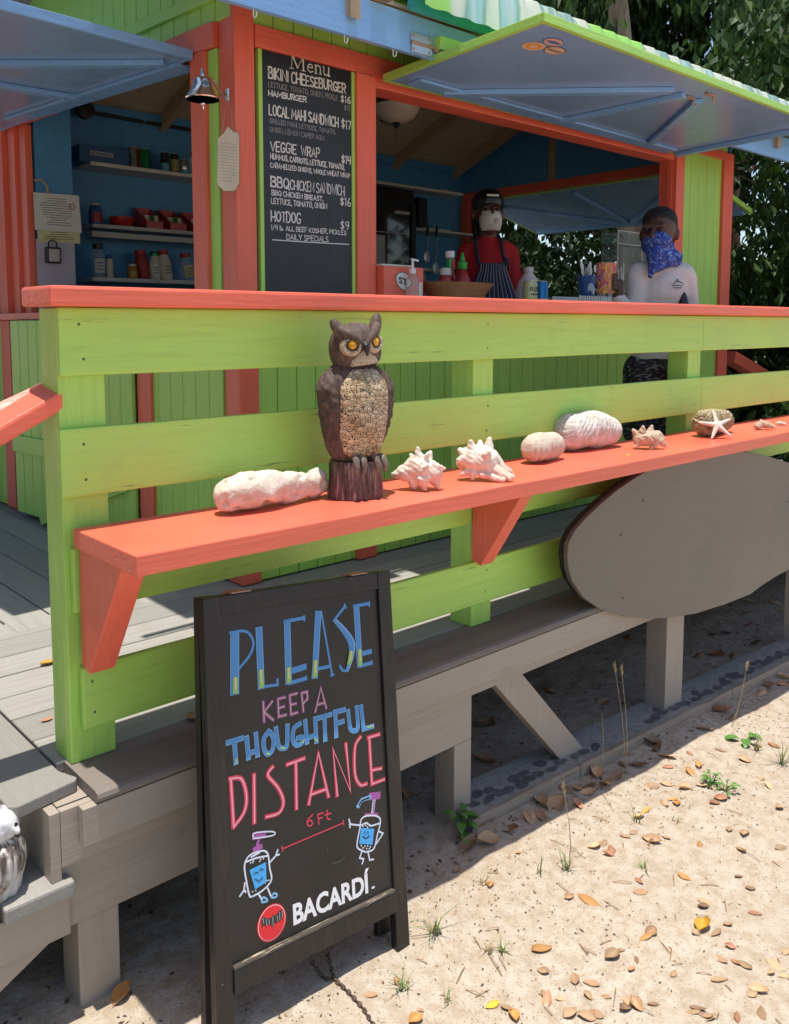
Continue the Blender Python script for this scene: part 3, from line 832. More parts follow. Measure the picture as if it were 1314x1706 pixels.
def corr(prof, x0, x1, pitch=0.105, amp=0.006, k=6):
    b = MB(); n = int((x1 - x0) / pitch * k)
    vs, fs = [], []
    for i in range(n + 1):
        x = x0 + (x1 - x0) * i / n
        a = amp * math.cos(2 * math.pi * (x - x0) / pitch)
        for (y, z, ny, nz) in prof: vs.append((x, y + a * ny, z + a * nz))
    m_ = len(prof)
    for i in range(n):
        for j in range(m_ - 1):
            q = i * m_ + j; fs.append((q, q + 1, q + m_ + 1, q + m_))
    return b.add(vs, fs)
e = 0.06
prof = [(2.195, 1.082, -1, 0), (2.200, 1.19, -1, .2), (2.222, 1.246, -.7, .7), (2.30, 1.282, -.37, .93), (3.80, slope(3.8) + e, -.1, 1), (5.30, slope(5.3) + e, .37, .93)]
part('roof_sheet', corr(prof, 2.128, RX1), m_roof, kiosk, smooth=True)
part('roof_sheet', corr([(2.40, 1.19, -.37, .93), (3.80, slope(3.8) + e, -.1, 1), (5.30, slope(5.3) + e, .37, .93)], RX0, 2.127), m_roof, kiosk, smooth=True)
mb = MB(); mb.box(1.05, 5.72, 2.335, 2.358, 0.968, 1.103); fas = part('fascia', mb, m_blue, kiosk, bevel=0.002)
mb = MB(); mb.box(2.165, 5.72, 2.288, 2.318, 1.1045, 1.158); part('eave_board', mb, m_teal, kiosk, bevel=0.002)
mb = MB(); mb.box(2.0, 2.07, 2.285, 2.33, 1.1045, 1.17); part('rafter_tail', mb, m_rawwood, kiosk, bevel=0.002)
mb = MB(); mb.box(1.2, 1.92, 2.30, 2.32, 1.104, 1.16); part('eave_board', mb, m_plank, kiosk, bevel=0.002)
for (x, y) in ((421, 8), (573, 54), (654, 78)):
    p = atY(x, y, 2.348); mb = MB()
    z = 0.968
    pts = [(p.x, 2.346, z), (p.x, 2.346, z - .018)] + [(p.x, 2.346 - .009 * (1 - math.cos(t)), z - .018 - .009 * math.sin(t)) for t in [0.4 * k for k in range(1, 8)]] + [(p.x, 2.329, z - .012)]
    mb.tube(pts, 0.0018, 6); part('cup_hook', mb, m_white, fas, smooth=True)

# --- awnings
def awning(name, P0, ex, ey, length, depth, th, under, rim, label=None):
    """P0 inner corner on the underside, ex along the hinge, ey outwards"""
    P0 = Vector(P0); ex = Vector(ex).normalized(); ey = Vector(ey).normalized(); n = ex.cross(ey)
    if n.z < 0: n = -n
    def q(a, b, c): return P0 + ex * a + ey * b + n * c
    def bx(mb, a0, a1, b0, b1, c0, c1):
        return mb.hexa([q(a0, b0, c0), q(a1, b0, c0), q(a1, b1, c0), q(a0, b1, c0), q(a0, b0, c1), q(a1, b0, c1), q(a1, b1, c1), q(a0, b1, c1)])
    mb = MB(); bx(mb, 0.02, length - .02, 0.02, depth - .02, 0.001, 0.014)
    aw = part(name, mb, under, kiosk, label=label)
    for (a0, a1, b0, b1) in ((0, length, depth - .0195, depth), (0, .0195, 0, depth - .02), (length - .0195, length, 0, depth - .02), (.02, length - .02, 0, .0195)):
        mb = MB(); bx(mb, a0, a1, b0, b1, 0.0, th); part('edge_strip', mb, rim, aw, bevel=0.002)
    mb = MB(); bx(mb, 0.02, length - .02, 0.02, depth - .02, 0.0145, th - .002); part('top_skin', mb, rim, aw)
    return aw, q, n
def batten(aw, n, pa, pb, w, h, mat):
    mb = MB(); pa, pb = Vector(pa), Vector(pb)
    mb.beam(pa - n * h / 2, pb - n * h / 2, n, w, h - .0006)
    return part('batten', mb, mat, aw, bevel=0.002)
m_lime_edge = paint('awning_lime_edge', LIME, 'x', 0.36, 1.0, var=0.1, dirt=0.12)
aw, q, n_ = awning('awning', (2.312, 2.615, 0.945), (1, 0, 0), (0, -0.80, 0.034), 2.2, 0.79, 0.029, m_blue_gloss, m_lime_edge)
AP, AN = q(0, 0, 0), n_
def onA(x, y): return atP(x, y, AP, AN)
batten(aw, AN, onA(690, 134), onA(1118, 250), 0.075, 0.012, m_blue)
batten(aw, AN, onA(738, 152), onA(1120, 147), 0.045, 0.020, m_blue)
batten(aw, AN, onA(935, 199), onA(1140, 155), 0.045, 0.020, m_blue)
batten(aw, AN, onA(1085, 234), onA(1163, 164), 0.040, 0.020, m_blue)
batten(aw, AN, q(2.155, 0.03, 0), q(2.155, 0.76, 0), 0.045, 0.02, m_blue)
m_rust = paint('rusty_metal', (0.42, 0.28, 0.2), 'n', 0.5, 0.3, dirt=0.5)
for (x, y) in ((1150, 162), (1184, 157)):
    c = onA(x, y); mb = MB()
    mb.beam(c + Vector((-.04, 0, -.004)), c + Vector((.03, 0, -.004)), (0, 0, 1), 0.018, 0.006)
    mb.tube([c + Vector((.03 + .012 * math.cos(t), 0, -.02 + .012 * math.sin(t))) for t in [k * 0.7 for k in range(10)]], 0.003, 6)
    part('hook', mb, m_rust, aw, smooth=True)
mb = MB(); mb.box(2.313, 2.47, 2.30, 2.36, 0.999, 1.046); part('hinge_block', mb, m_lime_edge, aw, bevel=0.003)
hg = MB()
hx0 = atY(677, 62, 2.333)
hg.box(2.195, 2.297, 2.328, 2.3345, 1.012, 1.042); hg.box(2.197, 2.299, 2.327, 2.3345, 0.972, 1.0)
part('hinge', hg, m_metal, aw, bevel=0.001)
mb = MB(); mb.tube([(2.194, 2.326, 1.006), (2.305, 2.326, 1.006)], 0.0065, 8); mb.tube([(2.305, 2.326, 1.0), (2.33, 2.32, .995)], .008, 8); part('hinge_pin', mb, m_rust, aw, smooth=True)
for (x, z) in ((2.206, 1.03), (2.283, 1.03), (2.206, .983), (2.283, .983)):
    mb = MB(); mb.ball((x, 2.327, z), 0.0055, 8, (1, .5, 1)); part('bolt', mb, m_rust, aw, smooth=True)
# stickers on the underside
def sticker(cx_, cy_, rx, ry, ang, cols, name='sticker'):
    c = onA(cx_, cy_)
    ux, uy = Vector((1, 0, 0)), AN.cross(Vector((1, 0, 0))).normalized()
    o = None
    for k, (s_, mat) in enumerate(cols):
        mb = MB()
        mb.add([c - AN * (0.0008 + 0.0004 * k) + (ux * math.cos(t) * math.cos(ang) - ux * math.sin(t) * math.sin(ang) * ry / rx + uy * (math.cos(t) * math.sin(ang) + math.sin(t) * math.cos(ang) * ry / rx)) * rx * s_ for t in [2 * math.pi * i / 32 for i in range(32)]], [tuple(range(32))])
        if k == 0: o = part(name, mb, mat, aw)
        else: EXTRA.append((mb, mat, o, c))
    return c
EXTRA = []
m_cream = newmat('cream_vinyl', (0.72, 0.55, 0.42), 0.35); m_orange = newmat('orange_print', (0.78, 0.36, 0.04), 0.4)
m_ink = newmat('black_print', (0.015, 0.015, 0.02), 0.4); m_sblue = newmat('blue_print', (0.1, 0.2, 0.45), 0.4); m_whitep = newmat('white_print', (0.78, 0.76, 0.74), 0.45)
m_pink = newmat('pink_print', (0.68, 0.45, 0.4), 0.4)
st_c = []
st_c.append(sticker(889, 77, 0.048, 0.036, 0, [(1, m_cream), (.72, m_orange), (.4, m_cream)]))
st_c.append(sticker(922, 70, 0.05, 0.030, 0.1, [(1, m_sblue), (.9, m_pink)]))
st_c.append(sticker(924, 84, 0.05, 0.034, 0.1, [(1, m_ink), (.92, m_cream), (.8, m_cream)]))
for mb, mat, o, c in EXTRA: part('print', mb, mat, aw)
c = st_c[2]
fm = font_mesh('CRUZAN', c + Vector((.036, 0.008, -.0026)), (-1, 0, 0), (0, -1, 0.05), 0.017, 0.072, 0.01, off=0)
part('print', fm, m_ink, aw)
fm = MB(); c = st_c[1]
fm.add([c + Vector((a, b, -.0022)) for a, b in ((-.04, .0), (-.01, .012), (.03, .006), (.04, -.004), (.0, -.012))], [(0, 1, 2, 3, 4)]); part('print', fm, m_sblue, aw)
# left awning, near-level over the side window
lu = LWu; lo = (LWo * 0.80 + Vector((0, 0, 0.004)))
aw2, q2, n2 = awning('awning', LW(0.22, 0.02, 0.948), lu, lo, 1.72, 0.80, 0.034, m_blue_gloss, m_blue)
def onB(x, y): return atP(x, y, q2(0, 0, 0), n2)
batten(aw2, n2, onB(308, 108), onB(20, 198), 0.085, 0.014, m_blue)
batten(aw2, n2, q2(0.09, 0.06, 0), q2(0.86, 0.76, 0), 0.045, 0.02, m_blue)
batten(aw2, n2, q2(0.78, 0.06, 0), q2(0.88, 0.76, 0), 0.045, 0.02, m_blue)
batten(aw2, n2, q2(1.62, 0.06, 0), q2(0.94, 0.76, 0), 0.045, 0.02, m_blue)
aw3, q3, n3 = awning('awning', (KE + .03, 2.92, 0.985), (0, 1, 0), (0.80, 0, -0.20), 1.93, 0.83, 0.034, m_blue_gloss, m_lime_edge)
batten(aw3, n3, q3(1.86, 0.05, 0), q3(1.0, 0.78, 0), 0.045, 0.02, m_blue)
batten(aw3, n3, q3(1.0, 0.06, 0), q3(0.97, 0.76, 0), 0.045, 0.02, m_blue)
batten(aw3, n3, q3(0.08, 0.06, 0), q3(0.93, 0.76, 0), 0.045, 0.02, m_blue)
batten(aw3, n3, q3(0.04, 0.79, 0), q3(1.88, 0.79, 0), 0.05, 0.016, m_blue)

# ================================================================== menu board
MY = KY + 0.006
A0 = Vector((1.765, MY, -0.10))
m_chalk = plain('dark_chalkboard', (0.016, 0.021, 0.030), 0.45, 0.35, 9, bmp=0.05)
menu = thing('menu_board', 'tall black menu board with white hand lettering beside the coral corner post', 'menu board', (1.97, MY, -0.1))
mb = MB(); mb.box(1.775, 2.184, MY, MY + 0.02, -0.10, 0.9665); part('board', mb, m_chalk, menu)
for a, b in ((1.758, 1.7745), (2.1845, 2.199)):
    mb = MB(); mb.box(a, b, MY - .006, MY + 0.018, -0.10, 0.9665); part('frame_strip', mb, m_kgreen, menu, bevel=0.002)
m_chalkpen = newmat('white_chalk_pen', (0.72, 0.70, 0.68), 0.6); m_chalkgrey = newmat('faded_chalk_pen', (0.26, 0.26, 0.27), 0.6)
pl = Plate((2, MY, 0), (0, -1, 0))
rn = random.Random(5)
pxm = 3.25 / 1441
LN = [("BIKINI CHEESEBURGER", 447.1, 130.1, 575.3, 155.2, 16.7, 2.3, 1, .88), ("LETTUCE, TOMATO, ONION, PICKLE", 447, 144.6, 562.3, 167.4, 8, 1.2, 0, 1),
 ("$16", 567.3, 169.7, 583.6, 172.4, 11, 1.9, 1, 1), ("HAMBURGER", 447, 159.3, 510, 170.5, 8.5, 1.9, 1, 1), ("$15", 573, 183.4, 582.9, 184.4, 8, 1.1, 0, 1),
 ("LOCAL MAHI SANDWICH", 448, 191, 563, 211.6, 16, 2.3, 1, .95), ("$17", 568.4, 213, 584, 215.4, 13.5, 2, 1, 1), ("GRILLED MAHI, LETTUCE, TOMATO,", 449.2, 204.7, 558.5, 223.7, 7, 1.2, 0, 1),
 ("ONION, LEMON CAPER AOLI", 449.2, 219.2, 539.5, 233.6, 7.5, 1.2, 0, 1), ("VEGGIE", 450.5, 251.3, 493.2, 256.7, 15, 2.1, 1, 1), ("WRAP", 501.6, 258.2, 532, 262.8, 14.5, 2, 1, 1),
 ("$14", 568.6, 271.2, 583.9, 274.2, 13.5, 1.9, 1, 1), ("HUMMUS, CARROTS, LETTUCE, TOMATO,", 450.2, 264.3, 573.2, 282.6, 8, 1.5, 1, 1), ("CARAMELIZED ONIONS, WHOLE WHEAT WRAP", 450.2, 278.8, 582.3, 296.6, 7.3, 1.25, 1, 1),
 ("BBQ", 451, 310, 481, 314.6, 16.5, 2.5, 1, 1), ("CHICKEN SANDWICH", 483.3, 315.4, 573.2, 326, 15.5, 1.6, 1, 1.08), ("BBQ CHICKEN BREAST,", 452.3, 324.5, 538, 335.2, 7.5, 1.5, 1, 1), ("$16", 566.6, 341.3, 583.9, 343.6, 13, 1.9, 1, 1),
 ("LETTUCE, TOMATO, ONION", 451.6, 339, 544.2, 348.1, 8.5, 1.4, 1, 1), ("HOTDOG", 451.6, 368, 500.3, 372.5, 16, 2.1, 1, 1), ("$9", 567, 381.7, 580.8, 383.2, 13.5, 1.6, 1, 1),
 ("1/4 lb. ALL BEEF KOSHER, PICKLES", 451.6, 382.4, 576.2, 391.6, 7.5, 1.2, 1, 1), ("DAILY SPECiALS", 477.2, 399, 546.5, 403, 8.5, 1.4, 1, 1)]
for t, xa, ya, xb, yb, hp, wp, br, h2 in LN:
    pl.text('w' if br else 'g', t, pl.px(xa, ya), pl.px(xb, yb), Vector((0, 0, hp * pxm)), wp * pxm, rn, h2=h2)
pl.ribbon('w', [pl.px(453.8, 399.5), pl.px(520, 403.9), pl.px(580.8, 407.1)], 1.6 * pxm)
# "Menu" in roman letters with serifs
a, b = pl.px(481.6, 113.2), pl.px(548.6, 127.0)
ex = (b - a); H = 21.5 * pxm; z = Vector((0, 0, H))
def mp(u, v): return a + ex * u + z * v
thin, thick = 1.0 * pxm, 2.6 * pxm
for st_, w_ in (([(.05, 0), (.07, 1)], thin), ([(.07, 1), (.2, .12)], thick), ([(.2, .12), (.33, 1)], thin), ([(.335, 1), (.345, 0)], thick), ([(.0, 0), (.1, 0)], thin), ([(.29, 0), (.40, 0)], thin), ([(.02, 1), (.1, 1)], thin), ([(.31, 1), (.39, 1)], thin),
        ([(.46, .36), (.57, .36), (.56, .53), (.52, .60), (.47, .54), (.445, .36), (.46, .12), (.52, 0), (.58, .10)], 1.6 * pxm),
        ([(.65, .62), (.65, 0)], thick), ([(.65, .5), (.70, .62), (.75, .57), (.765, .45), (.765, 0)], 1.9 * pxm), ([(.62, 0), (.69, 0)], thin), ([(.735, 0), (.80, 0)], thin), ([(.62, .6), (.66, .62)], thin),
        ([(.85, .62), (.85, .15), (.88, .02), (.93, .02), (.97, .15)], 1.9 * pxm), ([(.975, .62), (.975, 0), (1.0, 0)], thick), ([(.82, .62), (.86, .62)], thin)):
    pl.ribbon('w', [mp(u, v) for u, v in st_], w_)
pl.build({'w': ('lettering', m_chalkpen), 'g': ('lettering', m_chalkgrey)}, menu)

# ================================================================== sandwich board
BR = atZ(683, 1577, gz(1.3)); BR = Vector(BR)
TR = atY(649.4, 950.5, BR.y + 0.155); TL = atY(338, 997.5, TR.y + 0.0)
BL = BR + (TL - TR)
u = (TR - TL).normalized(); v = (TR - BR).normalized(); WS = (TR - TL).length; HS = (TR - BR).length
nS = u.cross(v).normalized()                 # towards the viewer
if nS.y > 0: nS = -nS
sign = thing('sandwich_board', 'black framed sidewalk chalkboard with colourful hand lettering standing on the sand', 'sandwich board', tuple(BL))
def SP(a, b, c=0): return BL + u * a + v * b + nS * c
def sbox(mb, a0, a1, b0, b1, c0, c1):
    return mb.hexa([SP(a0, b0, c1), SP(a1, b0, c1), SP(a1, b0, c0), SP(a0, b0, c0), SP(a0, b1, c1), SP(a1, b1, c1), SP(a1, b1, c0), SP(a0, b1, c0)])
def blackpaint():
    m = newmat('worn_black_paint', (0.012, 0.010, 0.010), 0.42); nt = m.node_tree
    f = noise_(nt, texco(nt), 60, 5, 0.7); g = noise_(nt, texco(nt, (20, 20, 1.5)), 3, 5)
    xyz = N(nt, 'ShaderNodeSeparateXYZ'); tc = N(nt, 'ShaderNodeTexCoord'); nt.links.new(tc.outputs['Object'], xyz.inputs[0])
    low = ramp(nt, xyz.outputs['Z'], [(0.0, (0.70,) * 3), (0.35, (0.77,) * 3)])
    mth = N(nt, 'ShaderNodeMath', operation='GREATER_THAN'); nt.links.new(f, mth.inputs[0]); nt.links.new(low, mth.inputs[1])
    c = mixc(nt, mth.outputs[0], (0.012, 0.010, 0.010), (0.42, 0.36, 0.26))
    c = mixc(nt, ramp(nt, g, [(0.5, (0, 0, 0)), (0.8, (0.35,) * 3)]), c, (0.07, 0.05, 0.04))
    base(m, c); bump(m, g, 0.3, 0.002); return m
m_bp = blackpaint()
m_panel = plain('sign_chalk_panel', (0.0145, 0.0125, 0.012), 0.42, 0.5, 4, bmp=0.04)
SW, TH_ = 0.040, 0.022
fr = MB(); sbox(fr, 0, SW, 0, HS, -TH_, 0); part('stile', fr, m_bp, sign, bevel=0.002)
fr = MB(); sbox(fr, WS - SW, WS, 0, HS, -TH_, 0); part('stile', fr, m_bp, sign, bevel=0.002)
fr = MB(); sbox(fr, SW + .0005, WS - SW - .0005, HS - 0.040, HS - .001, -TH_, -.001); part('frame_rail', fr, m_bp, sign, bevel=0.002)
# bottom rail from the photo
pb = atP(392, 1616, BL, nS); bz = (pb - BL).dot(v)
fr = MB(); sbox(fr, SW + .0005, WS - SW - .0005, bz - 0.045, bz, -TH_, 0.004); part('frame_rail', fr, m_bp, sign, bevel=0.002)
m_scuff = paint('scuffed_ledge', (0.09, 0.075, 0.06), 'x', 0.5, 0.6, chips=0.9, chipcol=(0.5, 0.42, 0.3), dirt=0)
fr = MB(); sbox(fr, SW + .001, WS - SW - .001, bz + .0005, bz + 0.007, -0.012, 0.0045); part('chalk_ledge', fr, m_scuff, sign, bevel=0.0015)
fr = MB(); sbox(fr, SW + .001, WS - SW - .001, bz + .008, HS - 0.041, -0.016, -0.007); panel = part('chalk_panel', fr, m_panel, sign)
# rear frame, folded nearly flat behind
back = [SP(0, 0, -.026), SP(WS, 0, -.026)]
ub = (v * 0.997 - nS * 0.035).normalized()
def RP(a, b, c=0): return SP(0, HS, -.027) + u * a - ub * (HS - b) * 0.985 + nS * (c - 0.055 * (HS - b) / HS)
def rbox(mb, a0, a1, b0, b1, c0, c1):
    return mb.hexa([RP(a0, b0, c1), RP(a1, b0, c1), RP(a1, b0, c0), RP(a0, b0, c0), RP(a0, b1, c1), RP(a1, b1, c1), RP(a1, b1, c0), RP(a0, b1, c0)])
for a0, a1 in ((.003, SW - .0), (WS - SW - .012, WS - .012)):
    fr = MB(); rbox(fr, a0, a1, 0.01, HS, -0.02, 0); part('rear_leg', fr, m_bp, sign, bevel=0.002)
fr = MB(); rbox(fr, SW - .003, WS - SW - .013, bz - .05, HS - .002, -0.014, -.005); part('rear_panel', fr, m_panel, sign)
for a0 in (0.07, WS - 0.12):
    fr = MB(); sbox(fr, a0, a0 + .05, HS + .0003, HS + .003, -.046, -.004); part('hinge', fr, m_rust, sign)
# lettering
sp = Plate(SP(0, 0, -0.0068), nS)
def PA(x, y): return sp.px(310 + x / 3.285, 930 + y / 3.285)
def PB(x, y): return PA(x, y + 1215.5)
K = (PA(500, 700) - PA(510, 700)).length / 10.0            # metres per zoom unit
def st(key, pts, w, P=PA, off=0.0004, **k):
    Q = [P(*p) for p in pts]
    if hasattr(w, '__len__'):
        Q = sp.smooth_pts(Q); n = len(Q); w = [w[min(len(w) - 1, int(i / max(1, n - 1) * (len(w) - 1)))] * (1 - (i / max(1, n - 1) * (len(w) - 1)) % 1) + w[min(len(w) - 1, int(i / max(1, n - 1) * (len(w) - 1)) + 1)] * ((i / max(1, n - 1) * (len(w) - 1)) % 1) for i in range(n)]
        sp.ribbon(key, Q, [x * K for x in w], off, **k)
    else: sp.ribbon(key, sp.smooth_pts(Q) if len(pts) > 4 else Q, w * K, off, **k)
def both(pts, w, P=PA):
    st('bluel', pts, w * .84, P, 0.0004, cap=.1); st('blue', pts, w * .84 - 9, P, 0.0012, cap=0.1)
for pts, w in (([(265, 402), (265, 742)], 52), ([(397, 380), (410, 712)], 42), ([(551, 342), (560, 686)], 42), ([(722, 292), (702, 655)], 42), ([(930, 256), (950, 592)], 42)):
    both(pts, w)
for pts, w in (([(240, 407), (325, 400), (366, 455), (350, 525), (290, 602)], 12), ([(410, 705), (498, 692)], 13), ([(498, 662), (500, 694)], 12), ([(535, 347), (645, 326)], 16), ([(643, 318), (646, 340)], 12),
               ([(575, 617), (648, 594)], 28), ([(562, 684), (655, 657)], 18), ([(654, 645), (657, 664)], 10), ([(738, 292), (798, 640)], 11), ([(790, 642), (806, 636)], 11), ([(710, 608), (788, 590)], 16),
               ([(868, 262), (812, 335)], 14), ([(866, 252), (872, 272)], 11), ([(840, 590), (855, 615), (878, 615)], 13), ([(916, 262), (1000, 248)], 16), ([(999, 240), (1001, 262)], 11), ([(955, 524), (1008, 510)], 24), ([(952, 590), (1014, 572)], 18), ([(1013, 562), (1016, 580)], 10)):
    st('blue', pts, w)
st('bluel', [(812, 338), (870, 405), (905, 470), (900, 545), (880, 612)], [18, 32, 42, 32, 18]); st('blue', [(814, 342), (870, 410), (902, 472), (897, 540), (878, 606)], [8, 22, 32, 22, 10], PA, 0.0013)
for pts in ([(266, 655), (266, 738)], [(405, 612), (409, 706)], [(557, 600), (560, 680)], [(704, 560), (702, 648)], [(946, 500), (950, 588)], [(900, 510), (888, 580)]):
    st('lime', pts, 24, PA, 0.0020, cap=0.1); st('yellow', [pts[0], tuple((a + b * 2) / 3 for a, b in zip(*pts))][::-1], 10, PA, 0.0026)
for pts in ([(420, 785), (425, 895)], [(470, 783), (424, 842), (476, 886)], [(500, 772), (505, 870)], [(500, 770), (540, 760)], [(503, 820), (535, 811)], [(505, 868), (546, 856)], [(565, 750), (572, 855)], [(565, 750), (605, 739)], [(568, 802), (600, 795)], [(572, 855), (608, 843)],
            [(630, 740), (640, 840)], [(630, 738), (660, 730), (662, 770), (635, 796)], [(705, 840), (735, 708), (765, 820)], [(715, 802), (755, 790)]):
    st('purple', pts, 15); st('tan', pts, 5, PA, 0.0013)
tho = [[(225, 1010), (305, 985)], [(262, 1000), (272, 1120)], [(330, 980), (340, 1095)], [(380, 960), (390, 1080)], [(338, 1070), (386, 1052)], [(450, 950), (425, 985), (425, 1040), (445, 1072), (470, 1050), (478, 1000), (465, 960), (450, 948)],
       [(490, 930), (505, 1025), (530, 1040), (550, 1022), (553, 915)], [(622, 905), (590, 930), (582, 985), (600, 1022), (632, 1010), (632, 980), (608, 985)], [(650, 890), (660, 1010)], [(705, 875), (712, 1005)], [(660, 985), (708, 968)],
       [(715, 877), (790, 855)], [(755, 866), (760, 995)], [(815, 845), (820, 975)], [(810, 843), (865, 829)], [(820, 906), (858, 892)], [(885, 835), (897, 930), (920, 945), (938, 925), (932, 815)], [(956, 810), (970, 935), (1020, 920)]]
for pts in tho: st('bluel', pts, 23); st('blue', pts, 15, PA, 0.0013, cap=0.2); 
for pts in ([(272, 1095), (272, 1118)], [(440, 1068), (452, 1070)], [(515, 1035), (535, 1040)], [(640, 995), (632, 1010)], [(700, 985), (712, 1000)], [(990, 925), (1018, 918)]): st('lime', pts, 8, PA, 0.002)
dis = [[(243, 1215), (258, 1470)], [(236, 1208), (300, 1208), (328, 1300), (315, 1390), (258, 1472)], [(370, 1185), (372, 1447)], [(472, 1142), (446, 1188), (500, 1255), (530, 1330), (508, 1392), (436, 1416)], [(550, 1130), (645, 1095)], [(598, 1115), (602, 1370)],
       [(670, 1345), (722, 1065), (777, 1305)], [(684, 1292), (764, 1264)], [(825, 1300), (802, 1045), (897, 1275), (872, 1015)], [(952, 978), (922, 1035), (922, 1180), (950, 1240), (986, 1234)], [(1000, 982), (1015, 1235)], [(994, 982), (1056, 964)], [(1010, 1162), (1066, 1150)], [(1014, 1236), (1082, 1210)]]
for pts in dis: st('red', pts, 21); st('pink', pts, 8, PA, 0.0013)
for pts in ([(690, 188), (664, 215), (662, 240), (678, 250), (690, 236), (680, 218), (665, 228)], [(718, 185), (725, 240)], [(718, 188), (750, 176)], [(722, 210), (745, 203)], [(770, 163), (772, 210), (788, 214)], [(758, 190), (790, 180)]): st('red', pts, 7, PB)
st('red', [(525, 375), (858, 233)], 6, PB); st('red', [(522, 362), (527, 388)], 6, PB); st('red', [(856, 218), (861, 246)], 6, PB)
for pts in ([(360, 636), (345, 630), (330, 560), (318, 480), (325, 440), (350, 408), (400, 388), (432, 388), (448, 412), (456, 480), (465, 545), (420, 600), (360, 636)], [(322, 448), (380, 425), (448, 412)], [(320, 562), (316, 600), (293, 634)], [(316, 598), (325, 612)], [(452, 455), (490, 412), (500, 380)], [(489, 410), (508, 406)],
            [(395, 622), (412, 650)], [(445, 590), (462, 632)], [(355, 420), (400, 395)]): st('pale', pts, 8, PB)
for pts in ([(412, 665), (420, 640), (440, 650), (440, 662), (414, 667)], [(465, 640), (478, 618), (495, 624), (490, 638), (467, 642)]): st('bluel', pts, 8, PB)
st('purple', [(372, 380), (408, 362)], 22, PB); st('purple', [(388, 352), (398, 320)], 14, PB); st('purple', [(372, 305), (425, 296)], 30, PB); st('pale', [(366, 318), (372, 288), (470, 280), (474, 300), (366, 318)], 6, PB, 0.0012)
sp.poly('bright', [PB(*p) for p in ((345, 490), (435, 446), (438, 555), (376, 597))], 0.0009)
for pts in ([(366, 512), (378, 502), (392, 506)], [(398, 492), (408, 484), (418, 488)], [(374, 538), (395, 552), (416, 530)]): st('ink', pts, 4, PB, 0.0016)
for p in ((350, 450), (362, 448), (366, 440), (405, 432), (420, 428), (400, 442), (378, 602), (360, 608), (420, 556), (430, 560), (440, 548), (450, 545)): st('pale', [p, (p[0] + 3, p[1] + 2)], 5, PB)
for pts in ([(980, 392), (940, 372), (935, 340), (950, 262), (957, 215), (985, 195), (1040, 195), (1062, 222), (1045, 300), (1025, 375), (980, 392)], [(958, 245), (985, 232), (1010, 250), (1058, 235)], [(950, 246), (897, 240), (890, 213)], [(893, 240), (896, 258)], [(1056, 280), (1076, 290), (1040, 346)], [(960, 390), (948, 425), (970, 430), (962, 456)], [(993, 388), (1003, 436), (1024, 432)]): st('pale', pts, 8, PB)
st('purple', [(980, 188), (1045, 186)], 14, PB); st('pale', [(1020, 172), (1027, 112)], 18, PB); st('purple', [(1021, 170), (1027, 112)], 8, PB, 0.0013); st('purple', [(1008, 88), (1052, 82)], 34, PB); st('bluel', [(1005, 92), (960, 108), (940, 142)], 20, PB); st('ink', [(1000, 94), (960, 110), (944, 135)], 8, PB, 0.0013)
sp.poly('bright', [PB(*p) for p in ((955, 260), (1027, 264), (1018, 352), (945, 346))], 0.0009)
for pts in ([(975, 280), (975, 292)], [(992, 280), (992, 292)], [(963, 306), (980, 318), (1000, 304)]): st('ink', pts, 5, PB, 0.0016)
for p in ((965, 250), (980, 245), (990, 255), (975, 360), (990, 356), (1005, 362), (955, 355), (985, 372), (1000, 372), (965, 368)): st('pale', [p, (p[0] + 3, p[1] + 3)], 6, PB)
for pts in ([(800, 455), (840, 445), (868, 420)], [(770, 370), (774, 382)]): st('dust', pts, 4, PB)
cc = PB(467, 778); RR = (PB(467, 676) - cc).length
def disc(key, r, off, k=40): sp.layer(key).add([cc + (u * math.cos(t) + v * math.sin(t)) * r + nS * off for t in [2 * math.pi * i / k for i in range(k)]], [tuple(range(k))])
disc('logored', RR, 0.0008); disc('white', RR * 0.93, 0.0012); disc('logored2', RR * 0.90, 0.0016)
bat = [(470, 738), (462, 750), (448, 755), (432, 752), (412, 742), (408, 770), (412, 806), (422, 788), (432, 800), (442, 782), (452, 792), (462, 788), (468, 806), (478, 790), (482, 775), (492, 780), (500, 765), (512, 770), (517, 752), (526, 762), (528, 730), (524, 702), (506, 714), (492, 732), (480, 742), (476, 732)]
sp.layer('bat').add([PB(*p) + nS * 0.0021 for p in bat], [tuple(range(len(bat)))])
for pts in ([(415, 750), (420, 780)], [(432, 756), (436, 790)], [(520, 712), (522, 748)], [(506, 720), (508, 760)], [(492, 738), (496, 766)], [(448, 760), (452, 785)], [(470, 745), (471, 795)]): st('bat2', pts, 2.2, PB, 0.0027)
a, b = PB(586, 790), PB(1004, 606)
fm = font_mesh('BACARDÍ', a, (b - a), v, (PB(590, 676) - PB(590, 790)).length, (b - a).length, 0.035, 0.0009)
sp.layer('white').add(fm.v, fm.f)
st('white', [(1018, 588), (1027, 584)], 10, PB)
def ink(name, rgb): return newmat(name, rgb, 0.5)
